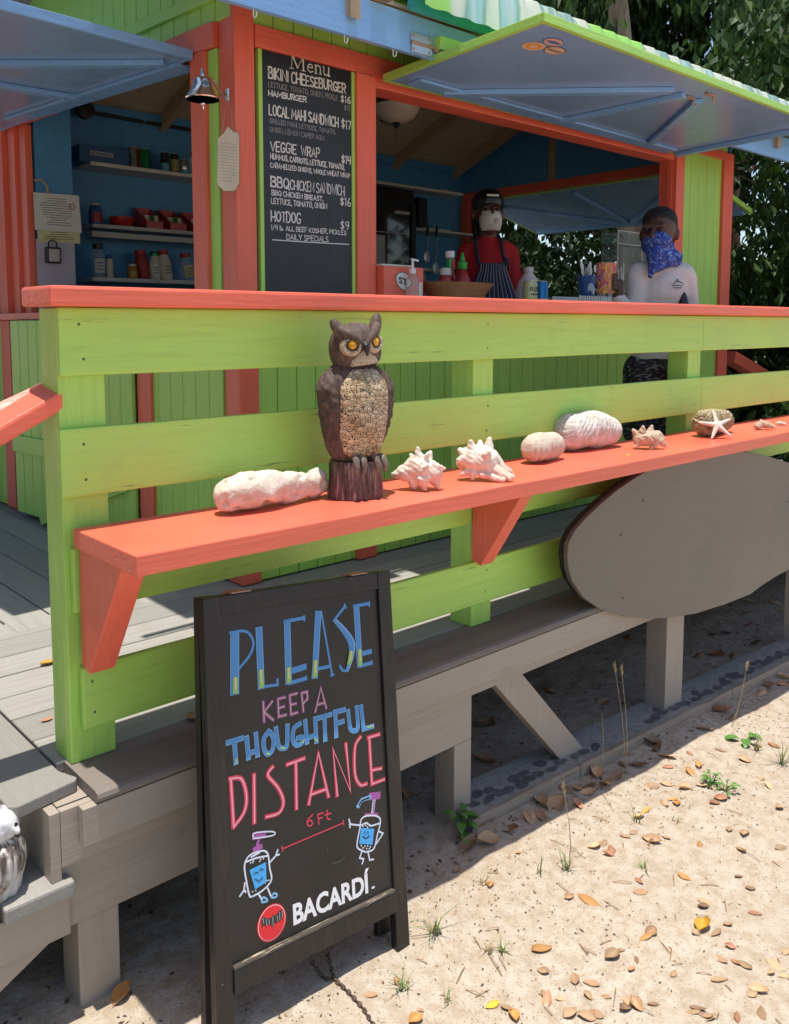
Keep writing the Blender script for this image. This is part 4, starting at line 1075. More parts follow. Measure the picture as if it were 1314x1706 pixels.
sp.build({'blue': ('lettering', ink('blue_marker', (0.075, 0.26, 0.56))), 'bluel': ('lettering', ink('light_blue_marker', (0.22, 0.46, 0.72))), 'lime': ('lettering', ink('lime_marker', (0.32, 0.52, 0.14))), 'yellow': ('lettering', ink('yellow_marker', (0.62, 0.62, 0.28))),
          'purple': ('lettering', ink('purple_marker', (0.34, 0.09, 0.33))), 'tan': ('lettering', ink('tan_marker', (0.62, 0.42, 0.27))), 'red': ('lettering', ink('red_marker', (0.58, 0.045, 0.085))), 'pink': ('lettering', ink('pink_marker', (0.72, 0.28, 0.36))),
          'pale': ('drawing', ink('pale_marker', (0.60, 0.64, 0.74))), 'bright': ('drawing', ink('bright_blue_marker', (0.06, 0.36, 0.75))), 'ink': ('drawing', m_ink), 'dust': ('drawing', ink('chalk_dust', (0.1, 0.09, 0.08))),
          'logored': ('emblem', ink('emblem_red', (0.62, 0.02, 0.03))), 'logored2': ('emblem', ink('emblem_red_disc', (0.70, 0.02, 0.03))), 'white': ('lettering', ink('white_vinyl', (0.76, 0.76, 0.78))), 'bat': ('emblem', ink('emblem_black', (0.03, 0.03, 0.035))), 'bat2': ('emblem', ink('emblem_grey', (0.5, 0.5, 0.52)))}, sign)
# chain lying on the sand
def chain(pts, nm, link=0.016):
    P = [Vector(p) for p in pts]; L = [0]
    for a, b in zip(P, P[1:]): L.append(L[-1] + (b - a).length)
    n = int(L[-1] / (link * 0.72)); mb = MB()
    def at(s_):
        for i in range(len(P) - 1):
            if s_ <= L[i + 1]: return P[i].lerp(P[i + 1], (s_ - L[i]) / (L[i + 1] - L[i]))
        return P[-1]
    for k in range(n):
        c, d = at(k * link * .72), (at(k * link * .72 + .004) - at(max(0, k * link * .72 - .004))).normalized()
        s1 = d.cross(Vector((0, 0, 1)));  s1 = s1.normalized() if s1.length > .1 else Vector((1, 0, 0)); s2 = d.cross(s1)
        w = s1 * math.cos(k * 1.57 + .4) + s2 * math.sin(k * 1.57 + .4)
        mb.tube([c + d * (link * .5 * math.cos(t)) + w * (link * .27 * math.sin(t)) for t in [2 * math.pi * i / 10 for i in range(11)]], 0.0016, 5)
    return mb
m_chain = paint('rusty_chain', (0.10, 0.055, 0.035), 'n', 0.6, 0.3, dirt=0.3)
c0 = atP(540, 1578, BL, nS)
def G(x, y, e=0.004): 
    p = atZ(x, y, gz(1.0)); p = atZ(x, y, gz(p.x)); return Vector((p.x, p.y, sandh(p.x, p.y) + e))
cp = [c0 + nS * -.01, G(545, 1605, .02), G(556, 1640), G(580, 1662), G(604, 1685), G(622, 1712), G(640, 1740)]
part('chain', chain(cp, 'chain', 0.0135), m_chain, sign, smooth=True)
cp = [G(520, 1622, .02), G(538, 1636), G(556, 1644)]
part('chain', chain(cp, 'chain', 0.012), m_chain, sign, smooth=True)
# ================================================================== things on the shelf
SZ = -0.4298
def onshelf(x, y): return atZ(x, y, SZ)
def mm(p): return (Vector(p).dot(FW)) / FPX                     # metres per photo pixel at p
# ---- owl decoy
def feather_mat(name, rgb, k=1.0):
    m = newmat(name, rgb, 0.68, spec=.35); nt = m.node_tree
    v = texco(nt, (90, 90, 38)); vo = N(nt, 'ShaderNodeTexVoronoi'); nt.links.new(v, vo.inputs['Vector']); vo.inputs['Scale'].default_value = 1.0
    n = noise_(nt, texco(nt), 28, 5, 0.65); l = noise_(nt, texco(nt, (160, 160, 18)), 1.0, 4)
    c = ramp(nt, n, [(0.3, sc3(rgb, 0.6)), (0.7, sc3(rgb, 1.35))])
    c = mixc(nt, ramp(nt, vo.outputs['Distance'], [(0.35, (0, 0, 0)), (0.8, (0.55,) * 3)]), c, sc3(rgb, 0.35))
    base(m, c)
    b = bump(m, vo.outputs['Distance'], 0.7 * k, 0.004); bump(m, l, 0.4 * k, 0.002, b)
    return m
def breast_mat():
    m = newmat('owl_breast_paint', (0.6, 0.45, 0.25), 0.55); nt = m.node_tree; L = nt.links
    tc = N(nt, 'ShaderNodeTexCoord'); mp = N(nt, 'ShaderNodeMapping'); mp.inputs['Scale'].default_value = (78, 0, 78)
    L.new(tc.outputs['Object'], mp.inputs[0])
    vo = N(nt, 'ShaderNodeTexVoronoi'); vo.inputs['Scale'].default_value = 1.0; vo.inputs['Randomness'].default_value = 0.8; L.new(mp.outputs[0], vo.inputs['Vector'])
    df = N(nt, 'ShaderNodeVectorMath', operation='SUBTRACT'); L.new(mp.outputs[0], df.inputs[0]); L.new(vo.outputs['Position'], df.inputs[1])
    sx = N(nt, 'ShaderNodeSeparateXYZ'); L.new(df.outputs[0], sx.inputs[0])
    at = N(nt, 'ShaderNodeMath', operation='ARCTAN2'); L.new(sx.outputs['X'], at.inputs[0]); L.new(sx.outputs['Z'], at.inputs[1])
    ml = N(nt, 'ShaderNodeMath', operation='MULTIPLY'); L.new(at.outputs[0], ml.inputs[0]); ml.inputs[1].default_value = 7.0
    sn = N(nt, 'ShaderNodeMath', operation='SINE'); L.new(ml.outputs[0], sn.inputs[0])
    rays = ramp(nt, sn.outputs[0], [(0.1, (0, 0, 0)), (0.5, (1, 1, 1))])
    rad = ramp(nt, vo.outputs['Distance'], [(0.10, (0, 0, 0)), (0.18, (1, 1, 1))])
    up_ = ramp(nt, sx.outputs['Z'], [(0.0, (1, 1, 1)), (0.33, (0, 0, 0))])
    lines = mixc(nt, 1.0, mixc(nt, 1.0, rays, rad, 'MULTIPLY'), up_, 'MULTIPLY')
    vb = N(nt, 'ShaderNodeTexVoronoi', feature='DISTANCE_TO_EDGE'); vb.inputs['Scale'].default_value = 1.0; vb.inputs['Randomness'].default_value = 0.8; L.new(mp.outputs[0], vb.inputs['Vector'])
    edge = ramp(nt, vb.outputs['Distance'], [(0.0, (1, 1, 1)), (0.055, (0, 0, 0))])
    dark = mixc(nt, 1.0, lines, edge, 'LIGHTEN')
    n = noise_(nt, texco(nt), 16, 4)
    c = ramp(nt, n, [(0.35, (0.50, 0.32, 0.14)), (0.6, (0.68, 0.54, 0.35))])
    c = mixc(nt, dark, c, (0.035, 0.022, 0.016))
    base(m, c)
    inv = N(nt, 'ShaderNodeInvert'); L.new(dark, inv.inputs['Color'])
    b = bump(m, inv.outputs[0], 0.45, 0.003)
    return m
m_owl = feather_mat('owl_brown_paint', (0.105, 0.066, 0.055)); m_owl2 = feather_mat('owl_head_paint', (0.12, 0.078, 0.062), 0.6)
m_breast = breast_mat()
def disc_mat():
    m = newmat('owl_face_disc', (0.4, 0.3, 0.2), 0.55); nt = m.node_tree
    n = noise_(nt, texco(nt, (1, 1, 1)), 220, 4, 0.7); n2 = noise_(nt, texco(nt), 40, 3)
    base(m, ramp(nt, n, [(0.36, (0.13, 0.09, 0.065)), (0.5, (0.56, 0.45, 0.33))])); bump(m, n, 0.5, 0.002); return m
m_disc = disc_mat()
m_eye = plain('amber_glass', (0.62, 0.30, 0.015), 0.12, 0.25, 90, bmp=0)
m_dark = newmat('dark_horn', (0.018, 0.014, 0.013), 0.35)
m_foot = plain('owl_foot_paint', (0.16, 0.125, 0.10), 0.5, 0.4, 120)
def stump_mat():
    m = newmat('owl_stump_paint', (0.08, 0.05, 0.045), 0.42); nt = m.node_tree
    g = noise_(nt, texco(nt, (95, 95, 9)), 1.0, 6, 0.65)
    base(m, ramp(nt, g, [(0.38, (0.02, 0.013, 0.012)), (0.52, (0.11, 0.062, 0.058)), (0.64, (0.34, 0.24, 0.22))])); bump(m, g, 1.0, 0.006); return m
m_stump = stump_mat()
oc = onshelf(592, 826); oc = Vector((oc.x, oc.y, SZ))
owl = thing('owl_decoy', 'brown plastic owl decoy with amber eyes perched on a stump on the coral shelf', 'owl decoy', tuple(oc))
OS = 1.065
def oo(x, y, z): return oc + Vector((x, y, z)) * OS
mb = MB(); n = 96; rows = []
for (r, z) in ((0.001, 0.001), (.0665, .001), (.0665, .012), (.064, .03), (.063, .055), (.064, .078), (.060, .088), (.050, .086), (.03, .078), (0.001, .076)):
    rows.append([oo(math.cos(t) * r * (1 + (0.055 * noise.noise(Vector((math.cos(t) * 7, math.sin(t) * 7, z * 14))) if 0.005 < z < .087 else 0)), math.sin(t) * r * .94 * (1 + (0.055 * noise.noise(Vector((math.cos(t) * 7, math.sin(t) * 7, z * 14))) if 0.005 < z < .087 else 0)), z) for t in [2 * math.pi * k / n for k in range(n)]])
for r in rows: mb.v += r
for i in range(len(rows) - 1):
    for k in range(n): mb.f.append((i * n + k, i * n + (k + 1) % n, (i + 1) * n + (k + 1) % n, (i + 1) * n + k)); mb.mi.append(0)
part('stump', mb, m_stump, owl, smooth=True)
BP = [(.078, .050), (.09, .056), (.11, .062), (.14, .068), (.18, .074), (.22, .079), (.255, .0815), (.28, .077), (.297, .067), (.306, .057), (.312, .050)]
def brad(z):
    for (a, ra), (b, rb) in zip(BP, BP[1:]):
        if z <= b: 
            t = max(0, (z - a) / (b - a)); return ra + (rb - ra) * t
    return BP[-1][1]
def lean(z): return -0.012 * math.sin(max(0, min(1, (z - .08) / .22)) * math.pi) + 0.004
mb = MB()
mb.grid(lambda a, b: oo(brad(.078 + b * .234) * math.cos(2 * math.pi * a), lean(.078 + b * .234) + .80 * brad(.078 + b * .234) * math.sin(2 * math.pi * a), .078 + b * .234), 48, 30)
part('body', mb, m_owl, owl, smooth=True, merge=1e-5)
def scal(x, z):
    best = 0
    for j in (0, 1):
        row = math.floor(z / 0.0175) + j
        off = 0.011 * (row % 2)
        cxx = round((x - off) / 0.022) * 0.022 + off
        d = math.hypot((x - cxx) / 0.0125, (z - row * 0.0175) / 0.0125)
        best = max(best, 1 - d * d)
    return max(0, best)
def breast(a, b):
    z = .100 + b * .203
    wid = 1.04 - 0.30 * abs(b - .25) * (1 if b > .25 else 1.6) 
    wid *= 1 - 0.30 * max(0, b - .8) / .2
    t = -math.pi / 2 + (a - .5) * 2 * wid
    r = brad(z) + 0.0035 + 0.0015 * scal(t * .08, z) - 0.006 * (abs(a - .5) * 2) ** 8 - 0.005 * (abs(b - .5) * 2) ** 10
    return oo(r * math.cos(t), lean(z) + (.80 * brad(z) + r - brad(z)) * math.sin(t), z)
mb = MB(); mb.grid(breast, 90, 120); part('breast', mb, m_breast, owl, smooth=True)
for s_ in (-1, 1):
    def wing(a, b, s_=s_):
        # a across (front..back), b from shoulder down
        z = .298 - b * .205
        prof = math.sin(math.pi * min(1, (b * .93 + .07))) ** .5
        t0 = 0.62 if s_ > 0 else math.pi - 0.62
        half = 0.80 * prof
        mid = (0.02 + 0.30 * b)
        t = (mid + (a - .5) * 2 * half)
        ang = t if s_ > 0 else math.pi - t
        th = 0.017 * math.sqrt(max(0, 1 - (2 * a - 1) ** 2)) * prof
        zz = z + 0.010 * math.cos(ang) * s_ * 0
        r = brad(max(.09, z)) - .002 + th + .0026 * noise.noise(Vector((a * 9, b * 16, 3 + s_))) * prof + .0016 * math.sin((b * 9 + a * 3) * 6.283) * prof + .006 * prof * math.exp(-((b - .16) / .1) ** 2 - ((a - .35) / .3) ** 2)
        return oo(r * math.cos(ang), lean(z) + .80 * r * math.sin(ang), zz)
    mb = MB(); mb.grid(wing, 26, 60); part('wing', mb, m_owl, owl, smooth=True)
    mb = MB()
    for dx, cv in ((0.016, 0), (0.034, .004)):
        x = s_ * dx + .004
        mb.tube([oo(x, -.050, .100), oo(x * 1.05, -.0635, .096), oo(x * 1.1, -.0695, .082), oo(x * 1.1, -.067, .064)], [.0075, .0085, .0075, .004], 10)
    part('foot', mb, m_foot, owl, smooth=True)
# head, turned a little and tipped
hr = Matrix.Rotation(R_(-6), 3, 'Z') @ Matrix.Rotation(R_(-7), 3, 'Y')
hc = Vector((0.004, -.002, .312))
def hd(x, y, z): return oo(*(hc + hr @ Vector((x, y, z - .312))))
HP = [(.309, .050), (.316, .0555), (.33, .0605), (.35, .062), (.37, .0595), (.388, .050), (.400, .036), (.4065, .018), (.408, .001)]
mb = MB(); nn = 40
for z, r in HP:
    for k in range(nn):
        t = 2 * math.pi * k / nn; mb.v.append(hd(r * math.cos(t), r * .94 * math.sin(t), z))
for i in range(len(HP) - 1):
    for k in range(nn): mb.f.append((i * nn + k, i * nn + (k + 1) % nn, (i + 1) * nn + (k + 1) % nn, (i + 1) * nn + k)); mb.mi.append(0)
mb.f.append(tuple(range(nn))); mb.mi.append(0)
head = part('head', mb, m_owl2, owl, smooth=True)
mb = MB(); mb.lathe([(.052, .3085), (.0525, .3125)], oc + Vector((.002, -.002, 0)), 32, sy=.9); part('neck_ring', mb, m_dark, owl, smooth=True)
for s_ in (-1, 1):
    e0 = Vector((s_ * .0275, -.0565, .361)); yaw = s_ * 0.42
    eN = Vector((math.sin(yaw), -math.cos(yaw), 0)); eX = Vector((math.cos(yaw), math.sin(yaw), 0))
    mb = MB()
    def dsc(a, b, e0=e0, eN=eN, eX=eX, s_=s_):
        t = 2 * math.pi * a; r = (.0125 + b * .0175) * (1 - .30 * b * max(0, -s_ * math.cos(t)))
        bulge = .0075 * math.sin(b * math.pi * .9) + .001 * math.sin(t * 26) * b - .011 * b * b
        p = e0 + eX * (r * math.cos(t) * 1.02) + Vector((0, 0, r * math.sin(t) * (0.95 if math.sin(t) < 0 else .62))) + eN * bulge
        return hd(*p)
    mb.grid(dsc, 78, 10); part('face_disc', mb, m_disc, head, smooth=True, merge=1e-5)
    mb = MB(); c_ = e0 - eN * .002
    mb.ball(hd(*c_), .0128, 20); eye = part('eye', mb, m_eye, head, smooth=True)
    mb = MB(); k = 28
    ring = [hd(*(e0 + eN * .004 + eX * (.0122 * math.cos(t)) + Vector((0, 0, .0122 * math.sin(t))))) for t in [2 * math.pi * i / k for i in range(k + 1)]]
    mb.tube(ring, .0018, 6); part('eye_ring', mb, m_dark, head, smooth=True)
    mb = MB(); mb.tube([hd(s_ * .004, -.064, .356), hd(s_ * .016, -.062, .374), hd(s_ * .034, -.050, .386), hd(s_ * .044, -.034, .396)], [.006, .010, .012, .012], 12); part('brow', mb, m_owl2, head, smooth=True)
    mb = MB(); mb.tube([hd(s_ * .036, -.030, .380), hd(s_ * .045, -.028, .396), hd(s_ * .052, -.024, .411), hd(s_ * .056, -.020, .421)], [.016, .0155, .013, .007], 12); part('ear_tuft', mb, m_owl2, head, smooth=True)
mb = MB()
mb.grid(lambda a, b: hd((a - .5) * .07 * (1 - b * .4), -.0575 + .012 * (abs(a - .5) * 2) ** 2 - .003 * math.sin(b * 3.14) + .0008 * math.sin(a * 80), .312 + b * .034), 40, 10); part('chin', mb, m_disc, head, smooth=True)
mb = MB(); mb.tube([hd(0, -.060, .362), hd(0, -.0685, .354), hd(0, -.0715, .344), hd(0, -.068, .332)], [.006, .0085, .0065, .0015], 12); part('beak', mb, m_dark, head, smooth=True)
f = (-Vector((oc.x, oc.y, 0)).normalized() + RT * 0.55).normalized()
owl.rotation_euler = (0, 0, math.atan2(f.x, -f.y))

# ---- coral stones
def stone_mat(name, c1, c2, pit=(0.30, 0.23, 0.14), sc=30, bmpk=0.6):
    m = newmat(name, c1, 0.85, spec=0.25); nt = m.node_tree
    n = noise_(nt, texco(nt), sc, 6, 0.65); n2 = noise_(nt, texco(nt), sc * 6, 4, 0.7)
    c = ramp(nt, n, [(0.32, c2), (0.62, c1)])
    c = mixc(nt, ramp(nt, n2, [(0.30, (0.8,) * 3), (0.42, (0, 0, 0))]), c, pit)
    base(m, c); b = bump(m, n, bmpk, 0.008); bump(m, n2, 0.6, 0.003, b); return m
def stone(name, label, cat, blobs, mat, voxel, fn, group=None, smooth=3):
    """blobs: (photo x, photo y of the centre, radius m, y-plane)"""
    mb = MB()
    for b, c in zip(blobs, blobs[1:]):
        for k in range(9):
            f = k / 8; e = f * f * (3 - 2 * f)
            mb.ball(Vector(b[0]).lerp(Vector(c[0]), f), b[1] + (c[1] - b[1]) * e, 22, tuple(p + (q - p) * e for p, q in zip(b[2], c[2])))
    cen = sum((Vector(b[0]) for b in blobs), Vector()) / len(blobs)
    loc = Vector((cen.x, cen.y, SZ))
    me = remeshed(mb, name, loc, voxel, smooth)
    displace(me, fn)
    zmin = min(v.co.z for v in me.vertices)
    for v in me.vertices: v.co.z -= zmin - 0.0003
    for v in me.vertices:
        if v.co.z < 0.004: v.co.z = 0.0005 + v.co.z * .3
    return solo(name, label, cat, me, mat, tuple(loc), group)
def sb(x, y, r, sc=(1, 1, 1), dy=0):          # blob standing on the shelf, base point seen at photo x,y
    p = onshelf(x, y); return (Vector((p.x, p.y + dy, SZ + r * sc[2])), r, sc)
GR = 'stones and shells on the coral shelf'
m_rockA = stone_mat('bleached_coral', (0.70, 0.64, 0.55), (0.52, 0.44, 0.34))
def fa(co, n): return 0.007 * noise.noise(co * 20) + 0.0022 * noise.noise(co * 55) + .001 * noise.noise(co * 130) - 0.034 * max(0, noise.noise(co * 34 + Vector((5, 5, 5))) - .28)
stone('coral_stone', 'long pale pitted coral stone with a knobbed end left of the owl', 'stone',
      [sb(385, 856, .040, (1, .95, 1.0)), sb(412, 851, .047, (1, .95, .95)), sb(440, 846, .046, (1, .95, .95)), sb(468, 841, .039, (1, .9, .98)), sb(496, 836, .029, (1, .9, 1.15)), sb(512, 833, .026, (1, .9, 1.35)), sb(529, 829, .028, (1, .9, 1.35))], m_rockA, .0045, fa, GR)
m_rockB = stone_mat('ribbed_coral', (0.62, 0.57, 0.47), (0.50, 0.42, 0.31), sc=55)
def fb(co, n): return 0.0022 * math.sin(co.x * 330 + 5 * noise.noise(co * 16)) * (1 if co.z < .045 else .25) + .003 * noise.noise(co * 18)
stone('coral_stone', 'smooth oval cream coral stone with a ribbed lower half in front of the big one', 'stone', [sb(893, 771, .047, (1.15, .95, .98)), sb(918, 765, .044, (1.15, .95, .95))], m_rockB, .0035, fb, GR)
m_rockC = stone_mat('grooved_coral', (0.70, 0.68, 0.64), (0.48, 0.43, 0.35), pit=(0.14, 0.10, 0.07), sc=38, bmpk=0.9)
def fc(co, n):
    w = co.x * 1.0 - co.z * 0.9 + .02 * noise.noise(co * 12)
    return -0.006 * max(0, math.sin(w * 300 + 2.5 * noise.noise(co * 25))) ** 3 * (.4 + .6 * noise.noise(co * 18 + Vector((3, 1, 7)))) + .005 * noise.noise(co * 14)
stone('coral_stone', 'largest white coral boulder on the shelf with deep diagonal grooves', 'stone', [sb(958, 752, .064, (1.12, .9, 1.0), .015), sb(990, 748, .067, (1.15, .9, .98), .015), sb(1016, 745, .056, (1.1, .9, .94), .012)], m_rockC, .0035, fc, GR)
m_rockD = stone_mat('brown_brain_coral', (0.50, 0.43, 0.27), (0.30, 0.21, 0.10), pit=(0.12, 0.08, 0.04), sc=60, bmpk=1)
def fd(co, n): return 0.004 * math.sin(26 * noise.noise(co * 26)) + .004 * noise.noise(co * 15)
stone('coral_stone', 'two-lobed brown brain coral stone behind the starfish', 'stone', [sb(1174, 727, .050, (1, .9, .98)), sb(1203, 720, .046, (1, .9, .92))], m_rockD, .0035, fd, GR)
# ---- conch shells
def shell_mat():
    m = newmat('bleached_conch', (0.72, 0.6, 0.53), 0.55); nt = m.node_tree
    n = noise_(nt, texco(nt), 42, 5, 0.6); n2 = noise_(nt, texco(nt), 14, 3)
    c = ramp(nt, n2, [(0.36, (0.70, 0.63, 0.54)), (0.60, (0.66, 0.46, 0.36))])
    c = mixc(nt, ramp(nt, n, [(0.3, (0.5,) * 3), (0.46, (0, 0, 0))]), c, (0.36, 0.24, 0.16))
    base(m, c); bump(m, n, 0.5, 0.004); return m
m_shell = shell_mat()
m_shellpink = plain('conch_lip', (0.72, 0.42, 0.36), 0.25, 0.15, 30)
def shell(label, bx, by, s_, ox, oy, caps, mat, seed, cat='conch shell', name='conch_shell', fine=1.0):
    """caps: ends in enlarged-photo units (scale s_, corner ox,oy) with radii, plus a depth offset"""
    p = onshelf(bx, by); k = mm(p) / s_; fh = Vector((FW.x, FW.y, 0)).normalized(); c = Vector((p.x, p.y, SZ)); y0 = (by - oy) * s_; x0 = (bx - ox) * s_
    mb = MB()
    def W_(x, y, d): return c + RT * ((x - x0) * k) + Vector((0, 0, (y0 - y) * k)) + fh * (d * k)
    for (xa, ya, ra, xb, yb, rb, da, db) in caps: mb.cap(W_(xa, ya, da), W_(xb, yb, db), ra * k, rb * k, 14)
    loc = c
    me = remeshed(mb, name, loc, 0.0026, 3)
    displace(me, lambda co, n: fine * (.0022 * noise.noise(co * 55 + Vector((seed, 0, 0))) + .0012 * noise.noise(co * 130) + .0005 * math.sin((co.x + co.z * .6) * 520)))
    zmin = min(v.co.z for v in me.vertices)
    for v in me.vertices: v.co.z += 0.0004 - zmin
    return solo(name, label, cat, me, mat, tuple(loc), GR)
m_shelltan = stone_mat('worn_tan_shell', (0.58, 0.46, 0.35), (0.42, 0.28, 0.18), sc=40)
shell('spiky pinkish conch shell just right of the owl, its tip pointing left', 700, 816, 2.433, 340, 500,
      [(768, 716, 12, 815, 706, 36, 0, 0), (815, 706, 36, 868, 690, 58, 0, 5), (868, 690, 58, 918, 706, 46, 5, 0), (868, 650, 26, 865, 608, 9, -8, -12), (905, 652, 22, 917, 629, 10, 15, 20), (925, 676, 20, 962, 680, 8, -15, -22), (930, 700, 22, 975, 690, 6, 5, 8), (935, 725, 22, 962, 722, 9, 10, 10),
       (885, 730, 32, 892, 768, 10, -30, -42), (935, 735, 24, 947, 764, 12, -10, -14), (850, 660, 20, 838, 640, 9, 40, 55), (890, 690, 20, 900, 668, 8, -45, -62), (840, 720, 26, 850, 755, 20, -10, -14), (900, 640, 14, 905, 625, 8, -20, -26)], m_shell, 3)
shell('white conch shell with blunt knobs and a flared lip resting on the shelf', 806, 800, 2.433, 340, 500,
      [(1088, 650, 52, 1140, 655, 54, 0, 0), (1084, 612, 24, 1078, 578, 11, -5, -8), (1052, 622, 24, 1036, 612, 12, 0, 0), (1048, 648, 24, 1030, 650, 12, -15, -20), (1054, 676, 24, 1034, 672, 11, 15, 20), (1062, 695, 20, 1044, 706, 12, -15, -25), (1085, 700, 20, 1086, 722, 9, -25, -32), (1150, 612, 26, 1156, 570, 11, 5, 8), (1118, 606, 22, 1120, 588, 12, 30, 42),
       (1160, 640, 36, 1215, 690, 16, 5, -5), (1150, 680, 28, 1244, 714, 10, -20, -40), (1120, 705, 16, 1205, 726, 10, -35, -58), (1175, 690, 20, 1230, 720, 9, -30, -50), (1190, 665, 20, 1246, 705, 9, 5, -10), (1140, 625, 20, 1148, 612, 10, -45, -58)], m_shell, 8)
shell('worn brownish conch shell right of the grooved boulder', 1080, 748, 4.38, 1014, 700,
      [(225, 150, 52, 320, 140, 54, 0, 0), (240, 95, 28, 240, 58, 12, -10, -15), (302, 92, 28, 312, 56, 13, 10, 14), (196, 110, 26, 176, 84, 12, 5, 5), (355, 120, 34, 398, 150, 16, 10, 12), (372, 160, 28, 402, 200, 12, -15, -22), (330, 185, 26, 286, 212, 10, -25, -40), (250, 140, 26, 255, 118, 12, -45, -62), (210, 180, 26, 190, 200, 14, -20, -28)], m_shelltan, 13)
shell('smallest tan cone shell near the right end of the shelf', 1272, 716, 4.38, 1014, 700,
      [(1082, 42, 26, 1118, 26, 26, 0, 0), (1118, 26, 26, 1158, 36, 26, 0, 0), (1158, 36, 26, 1212, 54, 9, 0, -10), (1112, 12, 16, 1106, 2, 8, 0, 0), (1090, 50, 20, 1072, 44, 10, -15, -20)], m_shelltan, 21)
shell('tiny pale coral fragment at the right of the cone shell', 1300, 709, 4.38, 1014, 700, [(1226, 38, 11, 1250, 36, 14, 0, 0), (1250, 36, 14, 1278, 42, 11, 0, -8)], m_rockA, 5, 'stone', 'coral_stone')
# ---- starfish leaning on the brown stone
sc_ = onshelf(1199, 731); pt = Vector((sc_.x, sc_.y, SZ))
mb = MB(); c = pt + Vector((0, 0.012, .052)); 
ax1 = RT.normalized(); ax2 = (Vector((0, 0, 1)) * .85 + FW * .45).normalized()
for k in range(5):
    t = R_(98 + 72 * k); d = ax1 * math.cos(t) + ax2 * math.sin(t)
    l = (.058, .068, .06, .062, .055)[k]
    mb.cap(c, c + d * l, .0115, .0045, 10)
loc = pt
me = remeshed(mb, 'starfish', loc, .0022, 4)
zmin = min(v.co.z for v in me.vertices)
for v in me.vertices: v.co.z -= zmin - .0003
displace(me, lambda co, n: .0006 * noise.noise(co * 220))
solo('starfish', 'small pale pink starfish leaning on the brown coral stone', 'starfish', me, plain('starfish_skin', (0.70, 0.58, 0.50), .8, .12, 90, bmp=.5), tuple(loc), GR)

# ================================================================== carved birds on the stair
def bird_mat():
    m = newmat('weathered_carved_wood', (0.4, 0.36, 0.32), 0.6); nt = m.node_tree
    w = noise_(nt, texco(nt, (70, 70, 8)), 1.2, 5, 0.6); n = noise_(nt, texco(nt), 14, 4)
    c = ramp(nt, w, [(0.42, (0.10, 0.08, 0.07)), (0.5, (0.32, 0.27, 0.23)), (0.6, (0.66, 0.63, 0.6))])
    xyz = N(nt, 'ShaderNodeSeparateXYZ'); tc = N(nt, 'ShaderNodeTexCoord'); nt.links.new(tc.outputs['Object'], xyz.inputs[0])
    c = mixc(nt, ramp(nt, n, [(0.5, (0, 0, 0)), (0.6, (0.8,) * 3)]), c, (0.62, 0.62, 0.62))
    base(m, c); bump(m, w, 0.9, 0.006); return m
m_bird = bird_mat(); m_birdw = plain('chipped_white_paint', (0.66, 0.66, 0.66), .6, .3, 40, bmp=.8)
def bird(label, x, y, h, rad, hm=None):
    p = Vector((x, y, TZ)); t = thing('carved_bird', label, 'carving', tuple(p), 'carved birds on the stair')
    mb = MB()
    mb.ball(p + Vector((0, 0, h * .42)), rad, 18, (1, 1.1, h * .45 / rad)); mb.cap(p + Vector((0, 0, h * .10)), p + Vector((0, 0, h * .55)), rad * .86, rad * .8)
    mb.cap(p + Vector((-rad * .1, 0, h * .6)), p + Vector((0.0, -rad * .15, h * .86)), rad * .7, rad * .62)
    me = remeshed(mb, 'body', p, .004, 5)
    for v in me.vertices: v.co.z = max(0.001, v.co.z)
    displace(me, lambda co, n: .0025 * noise.noise(co * 45))
    o = part('body', me, m_bird, t)
    mb = MB(); mb.ball(p + Vector((rad * .08, -rad * .2, h * .86)), rad * .72, 16, (1, 1, .8)); mb.cap(p + Vector((rad * .4, -rad * .5, h * .9)), p + Vector((rad * .5, -rad * .85, h * .84)), rad * .25, rad * .15)
    me = remeshed(mb, 'head', p, .004, 3); displace(me, lambda co, n: .005 * noise.noise(co * 40))
    hd_ = part('head', me, hm or m_birdw, t)
    for a in (-.35, .62):
        mb = MB(); mb.ball(p + Vector((rad * (.08 + .62 * math.sin(a)), -rad * .2 - rad * .66 * math.cos(a), h * .88)), rad * .13, 10); part('eye', mb, m_dark, hd_, smooth=True)
    return t
b = atZ(35, 1492, TZ); c1 = Vector((b.x, b.y, TZ)) - RT * .056 + Vector((0, .02, 0))
bird('carved grey bird with a chipped white head on the nearer end of the tread', c1.x + .008, c1.y - .006, .165, .062)
b = atZ(14, 1345, TZ); c2 = Vector((b.x, b.y, TZ)) - RT * .062
t2 = bird('carved grey striped bird with a grey head, farther back on the tread', c2.x + .010, c2.y - .01, .165, .062, m_bird)
# ================================================================== leaves, weeds, litter
def leaf_mat(name, rgb, tr=0.15):
    m = newmat(name, rgb, 0.5); nt = m.node_tree
    n = noise_(nt, texco(nt), 60, 4); inf = N(nt, 'ShaderNodeObjectInfo')
    c = ramp(nt, n, [(0.3, sc3(rgb, 0.62)), (0.65, sc3(rgb, 1.15))])
    h = N(nt, 'ShaderNodeHueSaturation'); 
    mr = N(nt, 'ShaderNodeMapRange'); nt.links.new(inf.outputs['Random'], mr.inputs[0]); mr.inputs[3].default_value = 0.65; mr.inputs[4].default_value = 1.25
    nt.links.new(mr.outputs[0], h.inputs['Value']); nt.links.new(c, h.inputs['Color'])
    base(m, h.outputs[0]); bump(m, n, 0.5, 0.002); return m
m_lbrown = leaf_mat('dry_leaf_brown', (0.40, 0.235, 0.125)); m_ltan = leaf_mat('dry_leaf_tan', (0.56, 0.36, 0.20)); m_lor = leaf_mat('fallen_leaf_orange', (0.66, 0.32, 0.09))
m_lyel = leaf_mat('fallen_leaf_yellow', (0.74, 0.42, 0.04)); m_lpink = leaf_mat('fallen_leaf_russet', (0.52, 0.24, 0.13))
